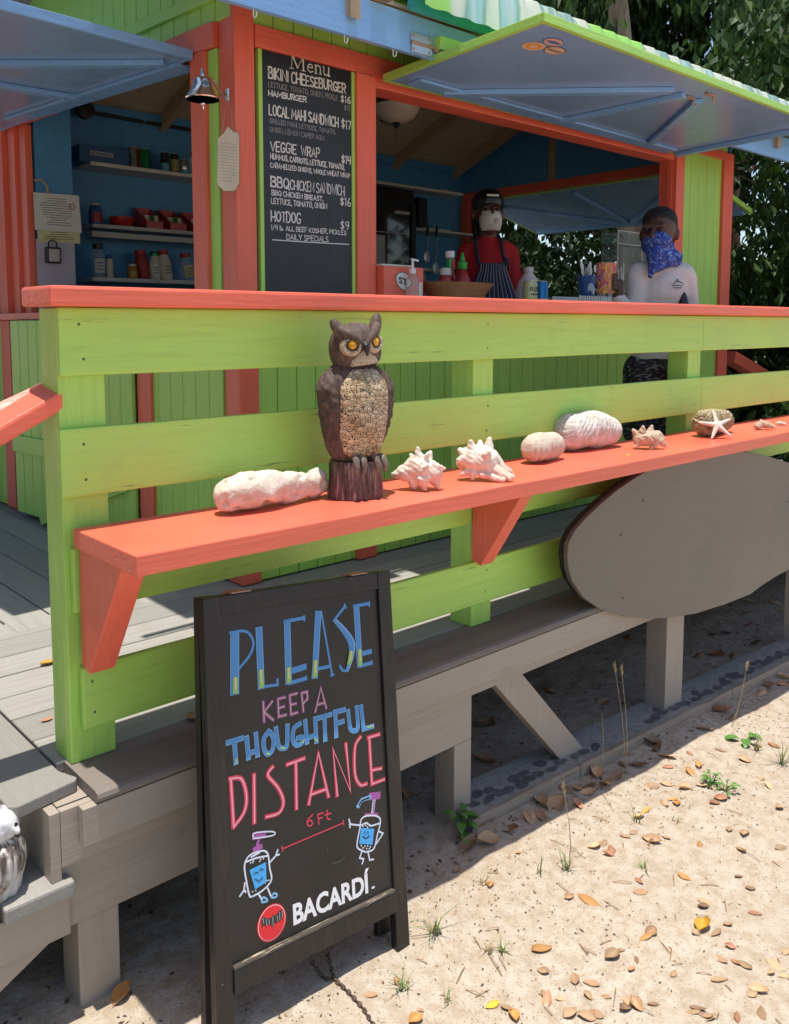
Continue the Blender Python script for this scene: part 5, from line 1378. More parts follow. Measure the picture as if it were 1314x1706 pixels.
def leaf_mesh(seed, curl, wid, stem=True):
    r = random.Random(seed); mb = MB(); nl, nw = 10, 6
    ph = r.uniform(0, 6)
    def fn(a, b):
        x = (b - .5)
        w = wid * (math.sin(math.pi * min(1, b ** .85)) ** .8) + .004
        y = (a - .5) * w
        z = curl * (0.25 * (2 * (a - .5)) ** 2 * w + .35 * (x * x)) + .03 * curl * math.sin(b * 7 + ph) * (a - .3) + .05 * curl * noise.noise(Vector((a * 2, b * 3, seed)))
        z += .016 * abs(a - .5) * 2
        return Vector((x, y + .04 * math.sin(b * 3 + ph), z))
    mb.grid(fn, nw, nl)
    if stem: mb.tube([fn(.5, 0), fn(.5, 0) + Vector((-.12, .02, .02)), fn(.5, 0) + Vector((-.22, .06, .0))], .012, 4)
    me = mesh_from(mb, 'fallen_leaf', smooth=True)
    zmin = min(v.co.z for v in me.vertices)
    for v in me.vertices: v.co.z -= zmin
    return me
shapes = [(i, c, w) for i, (c, w) in enumerate([(0.5, .5), (0.9, .55), (-.8, .5), (1.3, .62), (.3, .42), (-1.2, .6), (1.8, .6), (.8, .46)])]
LM = {}
for nm, mat in (('brown', m_lbrown), ('tan', m_ltan), ('orange', m_lor), ('yellow', m_lyel), ('russet', m_lpink)):
    LM[nm] = []
    for i, c, w in shapes:
        me = leaf_mesh(i + 11, c, w, i % 3 != 1); me.materials.append(mat); LM[nm].append(me)
rl = random.Random(21)
def drop_leaf(pos, L, col, label, group, tilt=0.25, shape=None, rz=None):
    me = LM[col][shape if shape is not None else rl.randrange(8)]
    o = bpy.data.objects.new('fallen_leaf', me); COL.objects.link(o)
    o.location = pos; o.scale = (L, L, L)
    o.rotation_euler = (rl.uniform(-tilt, tilt), rl.uniform(-tilt, tilt), rl.uniform(0, 6.28) if rz is None else rz)
    return props(o, label, 'leaf', group)
GS = 'dry leaves on the sand'
LB = {'brown': 'curled brown dead leaf lying on the sand', 'tan': 'flat tan dry leaf lying on the sunlit sand', 'orange': 'orange fallen leaf lying on the sunlit sand', 'yellow': 'yellow fallen leaf lying on the sunlit sand', 'russet': 'reddish brown dry leaf lying on the sunlit sand'}
seen = [(980, 1497, 72, 'orange'), (948, 1491, 36, 'brown'), (1003, 1407, 50, 'tan'), (1018, 1418, 45, 'russet'), (990, 1412, 45, 'tan'), (1012, 1426, 34, 'russet'), (902, 1575, 70, 'orange'), (957, 1624, 58, 'tan'), (985, 1632, 52, 'brown'),
        (820, 1672, 50, 'yellow'), (855, 1692, 56, 'orange'), (844, 1678, 40, 'tan'), (690, 1699, 60, 'orange'), (616, 1662, 48, 'brown'), (912, 1662, 60, 'russet'), (904, 1652, 36, 'tan'), (950, 1685, 54, 'tan'), (976, 1690, 60, 'tan'), (993, 1686, 50, 'brown'),
        (1046, 1665, 50, 'tan'), (1060, 1672, 60, 'tan'), (1042, 1678, 48, 'brown'), (1088, 1671, 38, 'brown'), (1170, 1543, 78, 'yellow'), (1193, 1553, 44, 'tan'), (1176, 1500, 50, 'tan'), (1172, 1508, 36, 'brown'), (1075, 1562, 48, 'orange'), (1199, 1632, 62, 'tan'),
        (1163, 1683, 50, 'brown'), (1155, 1688, 46, 'tan'), (1240, 1605, 50, 'tan'), (1226, 1600, 36, 'russet'), (1258, 1519, 44, 'russet'), (1285, 1619, 30, 'tan'), (1268, 1690, 60, 'brown'), (1214, 1380, 38, 'tan'), (1241, 1388, 48, 'brown'), (1166, 1406, 30, 'orange'),
        (1064, 1468, 40, 'russet'), (1140, 1457, 46, 'orange'), (1230, 1458, 34, 'brown'), (1250, 1478, 32, 'brown'), (1086, 1397, 60, 'tan'), (1110, 1391, 36, 'tan'), (1075, 1348, 44, 'orange'), (1128, 1338, 44, 'orange'), (1107, 1338, 40, 'tan'), (1065, 1358, 44, 'tan'),
        (1085, 1307, 50, 'tan'), (1110, 1303, 40, 'tan'), (1150, 1290, 48, 'orange'), (1170, 1310, 40, 'tan'), (1190, 1338, 40, 'russet'), (1200, 1330, 44, 'russet'), (1140, 1312, 40, 'tan'), (1280, 1312, 44, 'tan'), (1290, 1241, 44, 'russet'), (1240, 1268, 40, 'tan'), (1265, 1300, 36, 'tan'),
        (1297, 1346, 36, 'tan'), (1120, 1330, 40, 'orange'), (1055, 1385, 40, 'tan'), (1162, 1279, 34, 'orange'), (1200, 1252, 32, 'brown'), (906, 1612, 40, 'tan'), (935, 1660, 40, 'tan'), (979, 1655, 36, 'tan'), (1033, 1580, 34, 'brown'), (1060, 1597, 32, 'brown'), (1052, 1612, 34, 'russet'), (1122, 1622, 34, 'tan'), (1310, 1583, 40, 'tan'), (1305, 1622, 36, 'tan'),
        (700, 1680, 30, 'tan'), (660, 1640, 30, 'russet'), (818, 1476, 34, 'orange'), (825, 1452, 26, 'tan'), (863, 1424, 22, 'orange'), (760, 1450, 30, 'brown'), (1175, 1695, 44, 'brown')]
for (x, y, L, col) in seen:
    p = G(x, y, 0.001)
    drop_leaf(p, L * mm(p) * .55, col, LB[col], GS)
for i in range(22):
    p = G(rl.uniform(1000, 1312), rl.uniform(1240, 1700), .001)
    c = rl.choice(['tan', 'tan', 'brown', 'russet'])
    drop_leaf(p, rl.uniform(.025, .05), c, LB[c], GS)
GD = 'dead leaves under the deck'
LD = 'dull brown dead leaf in the shade of the deck'
for i in range(170):
    x = rl.uniform(0.9, 5.5); y = rl.uniform(1.85, 3.6) if i > 30 else rl.uniform(1.52, 1.63)
    if i <= 30: x = rl.choice([rl.uniform(2.05, 2.75), rl.uniform(2.0, 3.9), rl.uniform(1.6, 2.2)])
    drop_leaf(Vector((x, y, sandh(x, y) + .004)), rl.uniform(.05, .085), rl.choice(['brown', 'brown', 'russet', 'tan']), LD, GD, .5)
for (x, y) in ((85, 1408), (150, 1420)):
    pass
p = atZ(80, 1105, DZ + .002); drop_leaf(p, .05, 'yellow', 'bright yellow orange leaf on the deck boards behind the corner post', None, .15, 1, .2)
p = atZ(78, 1199, DZ + .002); drop_leaf(p, .03, 'russet', 'faded reddish leaf near the seam of the deck boards', None, .1, 0, .1)
p = atZ(322, 1196, DZ + .002); drop_leaf(p, .05, 'brown', 'dark brown leaf on the deck beneath the lowest railing board', None, .3, 3)
p = atZ(1046, 758, SZ + .001); drop_leaf(p, .035, 'orange', 'tiny orange leaf scrap beside the grooved boulder', None, .4, 2)
p = G(204, 1664, .001); drop_leaf(p, .06, 'orange', 'curled orange brown leaf at the foot of the left support post', None, .4, 6, .6)
# crumbs and twigs nobody could count
def litter():
    mb = MB(); r = random.Random(9)
    def crumb(x, y, L):
        a = r.uniform(0, 6.28); z = sandh(x, y) + .0015; w = L * r.uniform(.25, .6)
        d = Vector((math.cos(a), math.sin(a), r.uniform(-.2, .35))); s_ = Vector((-math.sin(a), math.cos(a), r.uniform(-.3, .3)))
        c = Vector((x, y, z)); k = int(r.random() < .35) 
        mb.add([c - d * L / 2, c + s_ * w / 2 + Vector((0, 0, L * .15)), c + d * L / 2, c - s_ * w / 2], [(0, 1, 2, 3)], k)
    for i in range(9000):
        x = r.uniform(.55, 4.6); y = 1.62 - abs(r.gauss(0, .42))
        if y < .75: continue
        if noise.noise(Vector((x * 2.2, y * 2.2, 2))) < r.uniform(-.5, .35): continue
        crumb(x, y, r.choice([.002, .003, .003, .004, .005, .007, .010]))
    for i in range(5200):
        x = r.uniform(.5, 5.5); y = r.uniform(1.55, 3.4); crumb(x, y, r.choice([.005, .008, .012, .02]))
    for i in range(70):
        p = G(r.uniform(660, 1314), r.uniform(1250, 1706), .002); a = r.uniform(0, 6.28); L = r.uniform(.02, .06)
        d = Vector((math.cos(a), math.sin(a), 0)); mb.tube([p, p + d * L * .5 + Vector((0, 0, .004)), p + d * L], .0011, 4, 1)
    return mb
solo('leaf_litter', 'dark leaf crumbs and twig bits scattered over the sand', 'leaf litter', litter(), [plain('litter_dark', (0.10, 0.06, 0.035), .8), plain('litter_tan', (0.30, 0.18, 0.09), .8)], (1.5, 1.4, gz(1.5)), kind='stuff')
# pebbles under the deck edge
# weeds
m_grass = plain('green_grass_blade', (0.14, 0.24, 0.05), .5, .4, 40); m_straw = plain('dry_straw_blade', (0.38, 0.30, 0.16), .6, .3, 40); m_weed = plain('weed_leaf', (0.09, 0.22, 0.035), .45, .3, 30)
def blade(mb, p, d, L, w, bend, m=0, n=5):
    d = Vector(d); s_ = Vector((-d.y, d.x, 0)).normalized() if abs(d.x) + abs(d.y) > 1e-3 else Vector((1, 0, 0))
    h = Vector((d.x, d.y, 0)); vs = []
    for i in range(n + 1):
        t = i / n; c = Vector(p) + Vector((0, 0, 1)) * (L * (t - bend * .45 * t * t)) + h * (L * bend * t * t + L * .15 * t)
        ww = w * (1 - t) ** .7 * .5 + .0002
        vs += [c - s_ * ww, c + s_ * ww]
    mb.add(vs, [(2 * i, 2 * i + 1, 2 * i + 3, 2 * i + 2) for i in range(n)], m)
def tuft(x, y, nb, L, spread, label, cat='grass', green=.7, name='grass_tuft', group='grass tufts in the sand', w=.003):
    p = G(x, y, -.002); mb = MB(); r = random.Random(int(x * 7 + y))
    for i in range(nb):
        a = r.uniform(0, 6.28); q_ = p + Vector((r.gauss(0, .006), r.gauss(0, .006), 0))
        blade(mb, q_, (math.cos(a), math.sin(a), 0), L * r.uniform(.45, 1.1), w * r.uniform(.7, 1.3), spread * r.uniform(.3, 1.4), 0 if r.random() < green else 1)
    return solo(name, label, cat, mb, [m_grass, m_straw], tuple(p), group)
tuft(725, 1555, 20, .085, .9, 'drooping half dry grass tuft right of the sandwich board', green=.5)
tuft(672, 1648, 16, .055, .8, 'green grass tuft with a dead leaf in front of the sandwich board foot')
tuft(815, 1586, 10, .05, .4, 'thin dry grass sprig beside a greener sprig', green=.15)
tuft(836, 1581, 12, .04, .6, 'short green sprig in the open sand')
tuft(900, 1455, 6, .085, .15, 'upright thin green blades on sunlit sand near the shadow edge')
tuft(945, 1452, 14, .075, .5, 'leafy green grass clump under the dry seed stalk')
tuft(1072, 1446, 12, .035, .9, 'low green rosette in the open sand')
tuft(1062, 1365, 6, .07, .4, 'yellowish green sprig among the tan leaves', green=.5)
tuft(1125, 1365, 6, .03, .5, 'tiny faint green sprout among leaf scraps')
tuft(742, 1662, 8, .04, .3, 'small upright green seedling near the front of the sand')
tuft(1305, 1275, 22, .13, .6, 'tall green weed clump at the right edge of the sand')
tuft(1262, 1250, 14, .10, .6, 'brownish grass clump behind the broad green leaf', green=.3)
tuft(805, 1472, 10, .05, .7, 'wiry dry grass wisp by the shadow edge', green=.05)
def broad(x, y, nl, L, label, group=None, h=.03):
    p = G(x, y, -.001); r = random.Random(int(x)); mb = MB()
    for i in range(nl):
        a = r.uniform(0, 6.28); d = Vector((math.cos(a), math.sin(a), 0)); s_ = Vector((-d.y, d.x, 0)); o = p + d * r.uniform(.005, .03) + Vector((0, 0, h * r.uniform(.3, 1.2))); l = L * r.uniform(.6, 1.1)
        mb.tube([p, o], .0012, 4)
        vs = []
        for k in range(6):
            t = k / 5; ww = l * .3 * math.sin(math.pi * (t * .92 + .06)) ; c = o + d * l * t + Vector((0, 0, l * (.35 * t - .5 * t * t)))
            vs += [c - s_ * ww + Vector((0, 0, ww * .3)), c, c + s_ * ww + Vector((0, 0, ww * .3))]
        fs = []
        for k in range(5): fs += [(3 * k, 3 * k + 1, 3 * k + 4, 3 * k + 3), (3 * k + 1, 3 * k + 2, 3 * k + 5, 3 * k + 4)]
        mb.add(vs, fs)
    return solo('weed', label, 'weed', mb, m_weed, tuple(p), group, smooth=True)
broad(768, 1388, 14, .045, 'leafy green weed sprouting at the foot of the middle support post', h=.06)
broad(1185, 1308, 22, .022, 'low bright green weed among tan leaves at the upper right of the sand', h=.03)
broad(1208, 1318, 10, .022, 'smaller green weed just right of the low bright one', h=.025)
broad(1243, 1234, 4, .085, 'single broad bright green leaf shoot near the shadow edge', h=.03)
def stalk(x0, y0, x1, y1, label, head=True, yy=None):
    p = G(x0, y0, 0); e_ = atP(x1, y1, p, Vector((FW.x, FW.y, 0)).normalized()); mb = MB()
    mid = p.lerp(e_, .55) + RT * .008
    mb.tube([p, p.lerp(mid, .5) + RT * .004, mid, e_], [.0016, .0014, .0012, .0008], 5)
    if head:
        d = (e_ - mid).normalized()
        for k in range(9): 
            a = k * 2.4; s_ = (RT * math.cos(a) + Vector((0, 0, 1)).cross(RT) * math.sin(a))
            mb.cap(e_ + d * (k * .003 - .004), e_ + d * (k * .003 + .012) + s_ * .006, .0022, .0007, 5)
    return solo('dry_stalk', label, 'stalk', mb, m_straw, tuple(p), 'dry seed stalks by the deck sill', smooth=True)
stalk(1040, 1275, 1025, 1118, 'tall dry seed stalk with a feathery head in front of the brace'); stalk(1043, 1280, 1036, 1122, 'second tall dry stalk crossing the first by the brace')
stalk(948, 1440, 940, 1322, 'leaning straw stalk with a brown seed head on sunlit sand'); stalk(1218, 1210, 1243, 1115, 'thin bent dry stalk at the far sill'); stalk(998, 1285, 1003, 1190, 'thin green brown stalk beside the brace foot', False)
# ================================================================== kiosk fittings and goods
CT = 0.0625
def shelfpart(name, x0, x1, y0, y1, z0, z1, mat):
    mb = MB(); mb.box(x0, x1, y0, y1, z0, z1); return part(name, mb, mat, kiosk, bevel=0.002)
m_shelf = plain('painted_shelf_edge', (0.62, 0.60, 0.55), .5, .12, 12)
m_greyrail = plain('grey_light_bar', (0.42, 0.41, 0.39), .45, .1, 12)
BW = 4.93
shelfpart('wall_shelf', 2.03, 3.3, 4.72, 4.929, .872, .893, m_shelf)
shelfpart('wall_shelf', 2.03, 3.3, 4.72, 4.929, .535, .556, m_greyrail); shelfpart('light_bar', 2.032, 3.3, 4.735, 4.80, .485, .517, m_greyrail)
shelfpart('wall_shelf', 2.02, 3.3, 4.72, 4.929, .240, .262, m_shelf)
shelfpart('wall_shelf', 3.9, 5.03, 4.74, 4.929, 1.0, 1.02, m_shelf); shelfpart('wall_shelf', 4.45, 5.2, 4.74, 4.929, .70, .716, m_shelf); shelfpart('wall_shelf', 4.6, 4.8, 4.74, 4.929, .40, .425, m_shelf)
shelfpart('box_strip', 4.62, 4.95, 4.80, 4.9, .7165, .735, m_shelf); shelfpart('box_strip', 4.85, 4.93, 4.80, 4.9, 1.0205, 1.04, m_shelf)
mb = MB(); mb.tube([atY(140, 185, 4.9), atY(238, 203, 4.9)], .012, 8); part('dark_rod', mb, m_black, kiosk, smooth=True)
mb = MB(); mb.tube([atY(244, 204, 4.9), atY(345, 221, 4.9)], .012, 8); part('dark_rod', mb, m_black, kiosk, smooth=True)
p = atY(140, 184, 4.86); mb = MB(); mb.lathe([(.05, 0), (.05, .03), (.03, .035)], p, 20, axis=(0, -1, 0)); part('rod_cap', mb, m_black, kiosk, smooth=True)
mb = MB(); mb.box(1.60, 1.79, 4.392, 4.404, DZ, .42); part('white_panel', mb, plain('lavender_white_panel', (.46, .42, .50), .5, .08, 8), kiosk)
mb = MB(); mb.box(1.78, KE - .03, 4.90, 4.929, 1.20, 1.25); part('wall_trim', mb, m_deep, kiosk, bevel=.002)
def colmat(name, rgb, rough=.35, metal=0): return plain(name, rgb, rough, .1, 25, metal, 0.03)
m_red = colmat('red_plastic', (.42, .02, .02)); m_green = colmat('green_can', (.02, .26, .09), .25, .5); m_silver = colmat('silver_can', (.55, .53, .52), .25, .9)
m_bluebox = colmat('blue_carton', (.02, .10, .26), .5); m_darkcan = colmat('dark_can', (.05, .06, .06), .25, .6); m_cyan = colmat('cyan_band', (.15, .4, .5), .3, .3); m_olive = colmat('olive_band', (.35, .33, .14), .3, .4)
def acrylic_mat():
    m = newmat('clear_acrylic', (.9, .93, .92), .05); nt = m.node_tree
    tr = N(nt, 'ShaderNodeBsdfTransparent'); tr.inputs[0].default_value = (.90, .93, .92, 1); gl = N(nt, 'ShaderNodeBsdfGlossy'); gl.inputs['Roughness'].default_value = .06
    fz = N(nt, 'ShaderNodeFresnel'); fz.inputs[0].default_value = 1.12; mx = N(nt, 'ShaderNodeMixShader')
    nt.links.new(fz.outputs[0], mx.inputs[0]); nt.links.new(tr.outputs[0], mx.inputs[1]); nt.links.new(gl.outputs[0], mx.inputs[2]); nt.links.new(mx.outputs[0], nt.nodes['Material Output'].inputs[0]); return m
m_acr = acrylic_mat()
m_clear = newmat('clear_plastic', (.9, .93, .92), .06); m_clear.node_tree.nodes['Principled BSDF'].inputs['Transmission Weight'].default_value = .85; m_clear.node_tree.nodes['Principled BSDF'].inputs['IOR'].default_value = 1.25
m_paper = plain('white_paper', (.66, .64, .60), .7, .06, 20); m_yel = plain('yellow_paper', (.62, .56, .30), .7, .08, 20); m_lab = colmat('cream_label', (.6, .55, .42), .5)
m_bowlw = paint('carved_wood_bowl', (.36, .19, .085), 'x', .45, .8, var=.25, dirt=.2, drips=0)
m_redpow = colmat('red_powder', (.32, .03, .02), .5); m_amb = colmat('amber_liquid', (.42, .22, .03), .2); m_blackp = newmat('black_plastic', (.012, .012, .013), .35); m_ketch = colmat('ketchup_red', (.35, .02, .015), .2)
GSh = 'goods on the kiosk back shelves'
def can(px, py, Y, r, h, mats, label, zb, bands=None, group=GSh, cat='drink can'):
    p = atY(px, py, Y); p = Vector((p.x, Y, zb))
    t = thing('drink_can', label, cat, tuple(p), group)
    mb = MB(); mb.lathe([(r * .8, 0), (r, .006), (r, h - .014), (r * .84, h - .002), (r * .80, h - .004), (.001, h - .004)], p, 20); part('can_body', mb, mats[0], t, smooth=True)
    mb = MB(); mb.lathe([(r * .845, h - .003), (r * .85, h), (r * .80, h - .001)], p, 20); part('rim', mb, m_metal, t, smooth=True)
    for (z0, z1, mt) in (bands or []):
        mb = MB(); mb.lathe([(r + .0004, h * z0), (r + .0004, h * z1)], p, 20); part('band', MBopen(mb), mt, t, smooth=True)
    return t
def MBopen(mb):
    mb.f = [f for f in mb.f if len(f) <= 4]; mb.mi = mb.mi[:len(mb.f)]; return mb
p0, p1 = atY(145, 262, 4.78), atY(213, 262, 4.78)
t = thing('carton', 'long dark blue carton at the left end of the top back shelf', 'carton', (p0.x, 4.78, .8935), GSh)
mb = MB(); mb.box(p0.x - .05, p1.x, 4.765, 4.90, .8935, .985); part('box', mb, m_bluebox, t, bevel=.003)
for i in range(5):
    mb = MB(); a = p0.x + .01 + i * .028; mb.add([(a, 4.764, .935), (a + .022, 4.764, .935), (a + .022, 4.764, .96), (a, 4.764, .96), (a + .006, 4.7639, .942), (a + .016, 4.7639, .942), (a + .016, 4.7639, .953), (a + .006, 4.7639, .953)], [(0, 1, 5, 4), (1, 2, 6, 5), (2, 3, 7, 6), (3, 0, 4, 7)]); part('print', mb, m_greyrail, t)
can(221, 260, 4.80, .027, .125, [m_silver], 'tall silver can beside the blue carton', .8935); can(233, 262, 4.83, .024, .125, [m_red], 'slim red can half hidden behind the silver and green cans', .8935)
can(241, 264, 4.79, .029, .120, [m_green], 'shiny green can on the top back shelf', .8935); can(274, 270, 4.79, .026, .118, [m_darkcan], 'dark can with a pale blue lower half on the top shelf', .8935, [(.08, .45, m_cyan)])
can(290, 272, 4.79, .026, .118, [m_darkcan], 'dark can with an olive label on the top shelf', .8935, [(.1, .7, m_olive)]); can(306, 277, 4.79, .025, .092, [m_silver], 'short pale can with a blue foot on the top shelf', .8935, [(.05, .35, m_cyan)])
def shaker(px, Y, r, h, body, capm, label, zb, lab=None, tilt=0, name='spice_shaker', cat='shaker', group=GSh, capfrac=.16, sq=1.0):
    p = atY(px, 400, Y); p = Vector((p.x, Y, zb)); t = thing(name, label, cat, tuple(p), group)
    hb = h * (1 - capfrac)
    mb = MB(); mb.lathe([(r * .92, 0), (r, .008), (r, hb * .72), (r * .8, hb * .92), (r * .72, hb)], p, 18, sy=sq); part('body', mb, body, t, smooth=True)
    mb = MB(); mb.lathe([(r * .78, hb + .0005), (r * .8, hb + .003), (r * .8, h - .004), (r * .7, h), (.001, h)], p, 18, sy=sq); part('cap', mb, capm, t, smooth=True)
    if lab:
        mb = MB(); n = 12
        for i in range(n + 1):
            a = -math.pi / 2 + (-.9 + 1.8 * i / n)
            for z in (h * .14, h * .56): mb.v.append(p + Vector(((r + .0006) * math.cos(a), (r * sq + .0006) * math.sin(a), z)))
        mb.f = [(2 * i, 2 * i + 2, 2 * i + 3, 2 * i + 1) for i in range(n)]; mb.mi = [0] * n
        lo_ = part('label', mb, lab, t, smooth=True)
        mb = MB()
        for k in range(3):
            z = h * (.22 + .1 * k); w = .5 - .1 * (k % 2)
            for i in range(6):
                a0, a1 = -math.pi / 2 - w + 2 * w * i / 6, -math.pi / 2 - w + 2 * w * (i + .7) / 6
                mb.add([p + Vector(((r + .0012) * math.cos(a), (r * sq + .0012) * math.sin(a), zz)) for a, zz in ((a0, z), (a1, z), (a1, z + h * .035), (a0, z + h * .035))], [(0, 1, 2, 3)])
        part('print', mb, m_ink, lo_)
    if tilt: t.rotation_euler = (0, tilt, 0)
    return t
shaker(324, 4.80, .022, .145, m_clear, m_bluebox, 'clear water bottle with a blue cap at the end of the top shelf', .8935, None, 0, 'water_bottle', 'bottle')
shaker(160, 4.80, .037, .12, m_bluebox, m_shelf, 'dark blue canister with a white lid left of the red bowl', .5565, m_red, name='canister', cat='canister', capfrac=.1)
p = atY(203, 370, 4.80); p = Vector((p.x, 4.80, .5565)); mb = MB(); mb.lathe([(.03, 0), (.05, .005), (.068, .03), (.072, .055), (.066, .056), (.045, .012), (.001, .008)], p, 24)
solo('bowl', 'shallow red plastic bowl on the middle back shelf', 'bowl', mb, m_red, tuple(p), GSh, smooth=True)
for i, (x, lb) in enumerate(((250, 'red packet bin nearest the red bowl'), (289, 'second red packet bin, holding green and yellow sachets'), (326, 'red packet bin partly hidden by the coral window jamb'))):
    p = atY(x, 370, 4.80); p = Vector((p.x, 4.80, .5565)); t = thing('packet_bin', lb, 'bin', tuple(p), GSh)
    mb = MB(); w = .052
    mb.prism([(p.x - w, 4.74, .5565), (p.x - w, 4.74, .60), (p.x - w, 4.90, .69), (p.x - w, 4.90, .5565)], (.004, 0, 0)); mb.prism([(p.x + w - .004, 4.74, .5565), (p.x + w - .004, 4.74, .60), (p.x + w - .004, 4.90, .69), (p.x + w - .004, 4.90, .5565)], (.004, 0, 0))
    mb.box(p.x - w + .0041, p.x + w - .0041, 4.741, 4.745, .5565, .60); mb.box(p.x - w + .0041, p.x + w - .0041, 4.746, 4.899, .5565, .561); mb.box(p.x - w + .0041, p.x + w - .0041, 4.892, 4.8985, .5612, .688)
    part('bin', mb, m_red, t)
    r = random.Random(x)
    for k in range(5):
        mb = MB(); a = p.x - .035 + .016 * k; y = 4.76 + .02 * r.random(); mb.hexa([(a, y, .565), (a + .02, y + .004, .565), (a + .02, y + .007, .565), (a, y + .003, .565), (a + .008 * r.uniform(-1, 1), y + .03, .565 + .07), (a + .022, y + .034, .57 + .07), (a + .022, y + .037, .57 + .07), (a, y + .033, .565 + .07)])
        part('sachet', mb, [m_paper, m_lab, m_green, m_yel, m_paper][k], t)
shaker(162, 4.80, .036, .19, m_clear, m_blackp, 'clear shaker with a black cap and white label on the lowest shelf', .2625, m_paper); shaker(181, 4.79, .021, .13, m_lab, m_bluebox, 'slim cream bottle with a blue cap', .2625, None)
shaker(219, 4.77, .030, .085, m_amb, m_lab, 'small squat amber jar on the lowest shelf', .2625); shaker(238, 4.82, .040, .175, m_redpow, m_red, 'leaning shaker full of red powder', .2625, None, -.14)
shaker(256, 4.80, .032, .165, m_lab, m_green, 'cream labelled shaker with a green cap', .2625, m_paper); shaker(276, 4.79, .038, .18, m_lab, m_red, 'leaning beige shaker with a red cap beside the green capped one', .2625, m_lab, -.13)
shaker(312, 4.79, .040, .17, m_clear, m_red, 'clear leaning shaker with a red cap and yellow label by the jamb', .2625, m_yel, -.12)
# papers on the partition
def sheet(name, label, px, Y, mat, rows=0, parent=None, cat='notice'):
    P = [atY(x, y, Y) for x, y in px]; c = sum(P, Vector()) / len(P)
    mb = MB(); mb.prism([(q_.x, Y, q_.z) for q_ in P], (0, .0012, 0)); t = thing(name, label, cat, (c.x, Y, min(q_.z for q_ in P)))
    part('paper', mb, mat, t)
    if rows:
        r = random.Random(4); pr = MB()
        for k in range(rows):
            f = .14 + .76 * k / rows
            a, b = P[0].lerp(P[3], f), P[1].lerp(P[2], f); i0 = .5 - r.uniform(.15, .38); 
            x = i0
            while x < 1 - i0:
                w = r.uniform(.02, .06); q0, q1 = a.lerp(b, x), a.lerp(b, min(x + w, 1 - i0)); x += w + .015
                pr.add([q0 + Vector((0, -.0006, 0)), q1 + Vector((0, -.0006, 0)), q1 + Vector((0, -.0006, .0035)), q0 + Vector((0, -.0006, .0035))], [(0, 1, 2, 3)])
        part('print', pr, m_ink, t)
    return t
t = sheet('certificate', 'framed white certificate clipped up on the blue partition', [(55, 320), (131, 326), (136, 388), (58, 383)], 4.388, m_paper, 12)
c = atY(120, 345, 4.3872); mb = MB(); mb.add([c + Vector((.016 * math.cos(a), -.0004, .016 * math.sin(a))) for a in [2 * math.pi * i / 20 for i in range(20)]] + [c + Vector((.011 * math.cos(a), -.0004, .011 * math.sin(a))) for a in [2 * math.pi * i / 20 for i in range(20)]], [(i, (i + 1) % 20, 20 + (i + 1) % 20, 20 + i) for i in range(20)]); part('seal', mb, m_red, t)
sheet('note_paper', 'yellow note paper hanging below the white certificate', [(62, 384), (133, 386), (133, 406), (63, 403)], 4.3905, m_yel, 4)
p = atY(88, 422, 4.37); t = thing('lock_box', 'small black key lock box with grey dial face under the notes', 'lock box', tuple(p))
mb = MB(); mb.box(p.x - .036, p.x + .036, 4.355, 4.390, p.z - .05, p.z + .03); part('case', mb, m_blackp, t, bevel=.006)
mb = MB(); mb.box(p.x - .026, p.x + .026, 4.352, 4.3545, p.z - .042, p.z + .02); part('face', mb, m_greyrail, t, bevel=.001)
mb = MB(); mb.tube([p + Vector((-.02, 0, .028)), p + Vector((-.02, 0, .055)), p + Vector((0, 0, .065)), p + Vector((.02, 0, .055)), p + Vector((.02, 0, .028))], .004, 6); part('shackle', mb, m_blackp, t, smooth=True)
p = atY(66, 312, 4.39); mb = MB(); mb.tube([p + Vector((-.03, -.01, .03)), p + Vector((0, -.02, .035)), p + Vector((.03, -.012, .01)), p + Vector((.035, -.01, -.03))], .006, 6); solo('wire_hook', 'small bent wire hook above the certificate', 'hook', mb, m_rafter, tuple(p), smooth=True)
# ---- bell and plaque on the corner post
BYp = 2.585
bc = atY(338, 150, BYp); px_ = bc.dot(FW) / FPX
t = thing('bell', 'shiny chrome bell on a curved bracket on the coral corner post', 'bell', tuple(bc))
m_chrome = newmat('chrome', (.80, .79, .78), .16, 1.0)
top = atY(337, 128, BYp); bot = atY(337, 166, BYp); H_ = top.z - bot.z
mb = MB(); mb.lathe([(.056, 0), (.0575, .003), (.050, .014), (.040, .028), (.033, .045), (.030, H_ - .012), (.022, H_ - .002), (.001, H_), (.001, H_ - .004), (.026, H_ - .016), (.029, .045), (.037, .026), (.048, .010), (.054, 0)], Vector((top.x, BYp, bot.z)), 32); part('bell_cup', mb, m_chrome, t, smooth=True)
mb = MB(); mb.lathe([(.006, H_ - .002), (.008, H_ + .006), (.005, H_ + .012), (.006, H_ + .02), (.002, H_ + .028)], Vector((top.x, BYp, bot.z)), 16); part('knob', mb, m_chrome, t, smooth=True)
mb = MB(); e_ = atY(378, 158, 2.66); q_ = Vector((top.x, BYp, bot.z + H_ + .004)); mb.tube([q_, q_.lerp(e_, .4) + Vector((0, 0, .012)), q_.lerp(e_, .75) + Vector((0, 0, -.012)), e_], .006, 8); part('bracket', mb, m_chrome, t, smooth=True)
mb = MB(); mb.beam(e_ + Vector((0, 0, -.02)), e_ + Vector((0, 0, .02)), (1, 0, 0), .016, .006); part('mount_plate', mb, m_metal, t)
mb = MB(); mb.tube([(top.x, BYp, bot.z + .03), (top.x, BYp, bot.z - .008)], .0025, 6); mb.ball((top.x, BYp, bot.z - .012), .008, 10); mb.tube([(top.x, BYp, bot.z - .018), (top.x + .003, BYp, bot.z - .03)], .0018, 5); part('clapper', mb, m_chrome, t, smooth=True)
pn = Vector((-.62, -.78, 0)).normalized(); pc = atY(380, 265, 2.605)
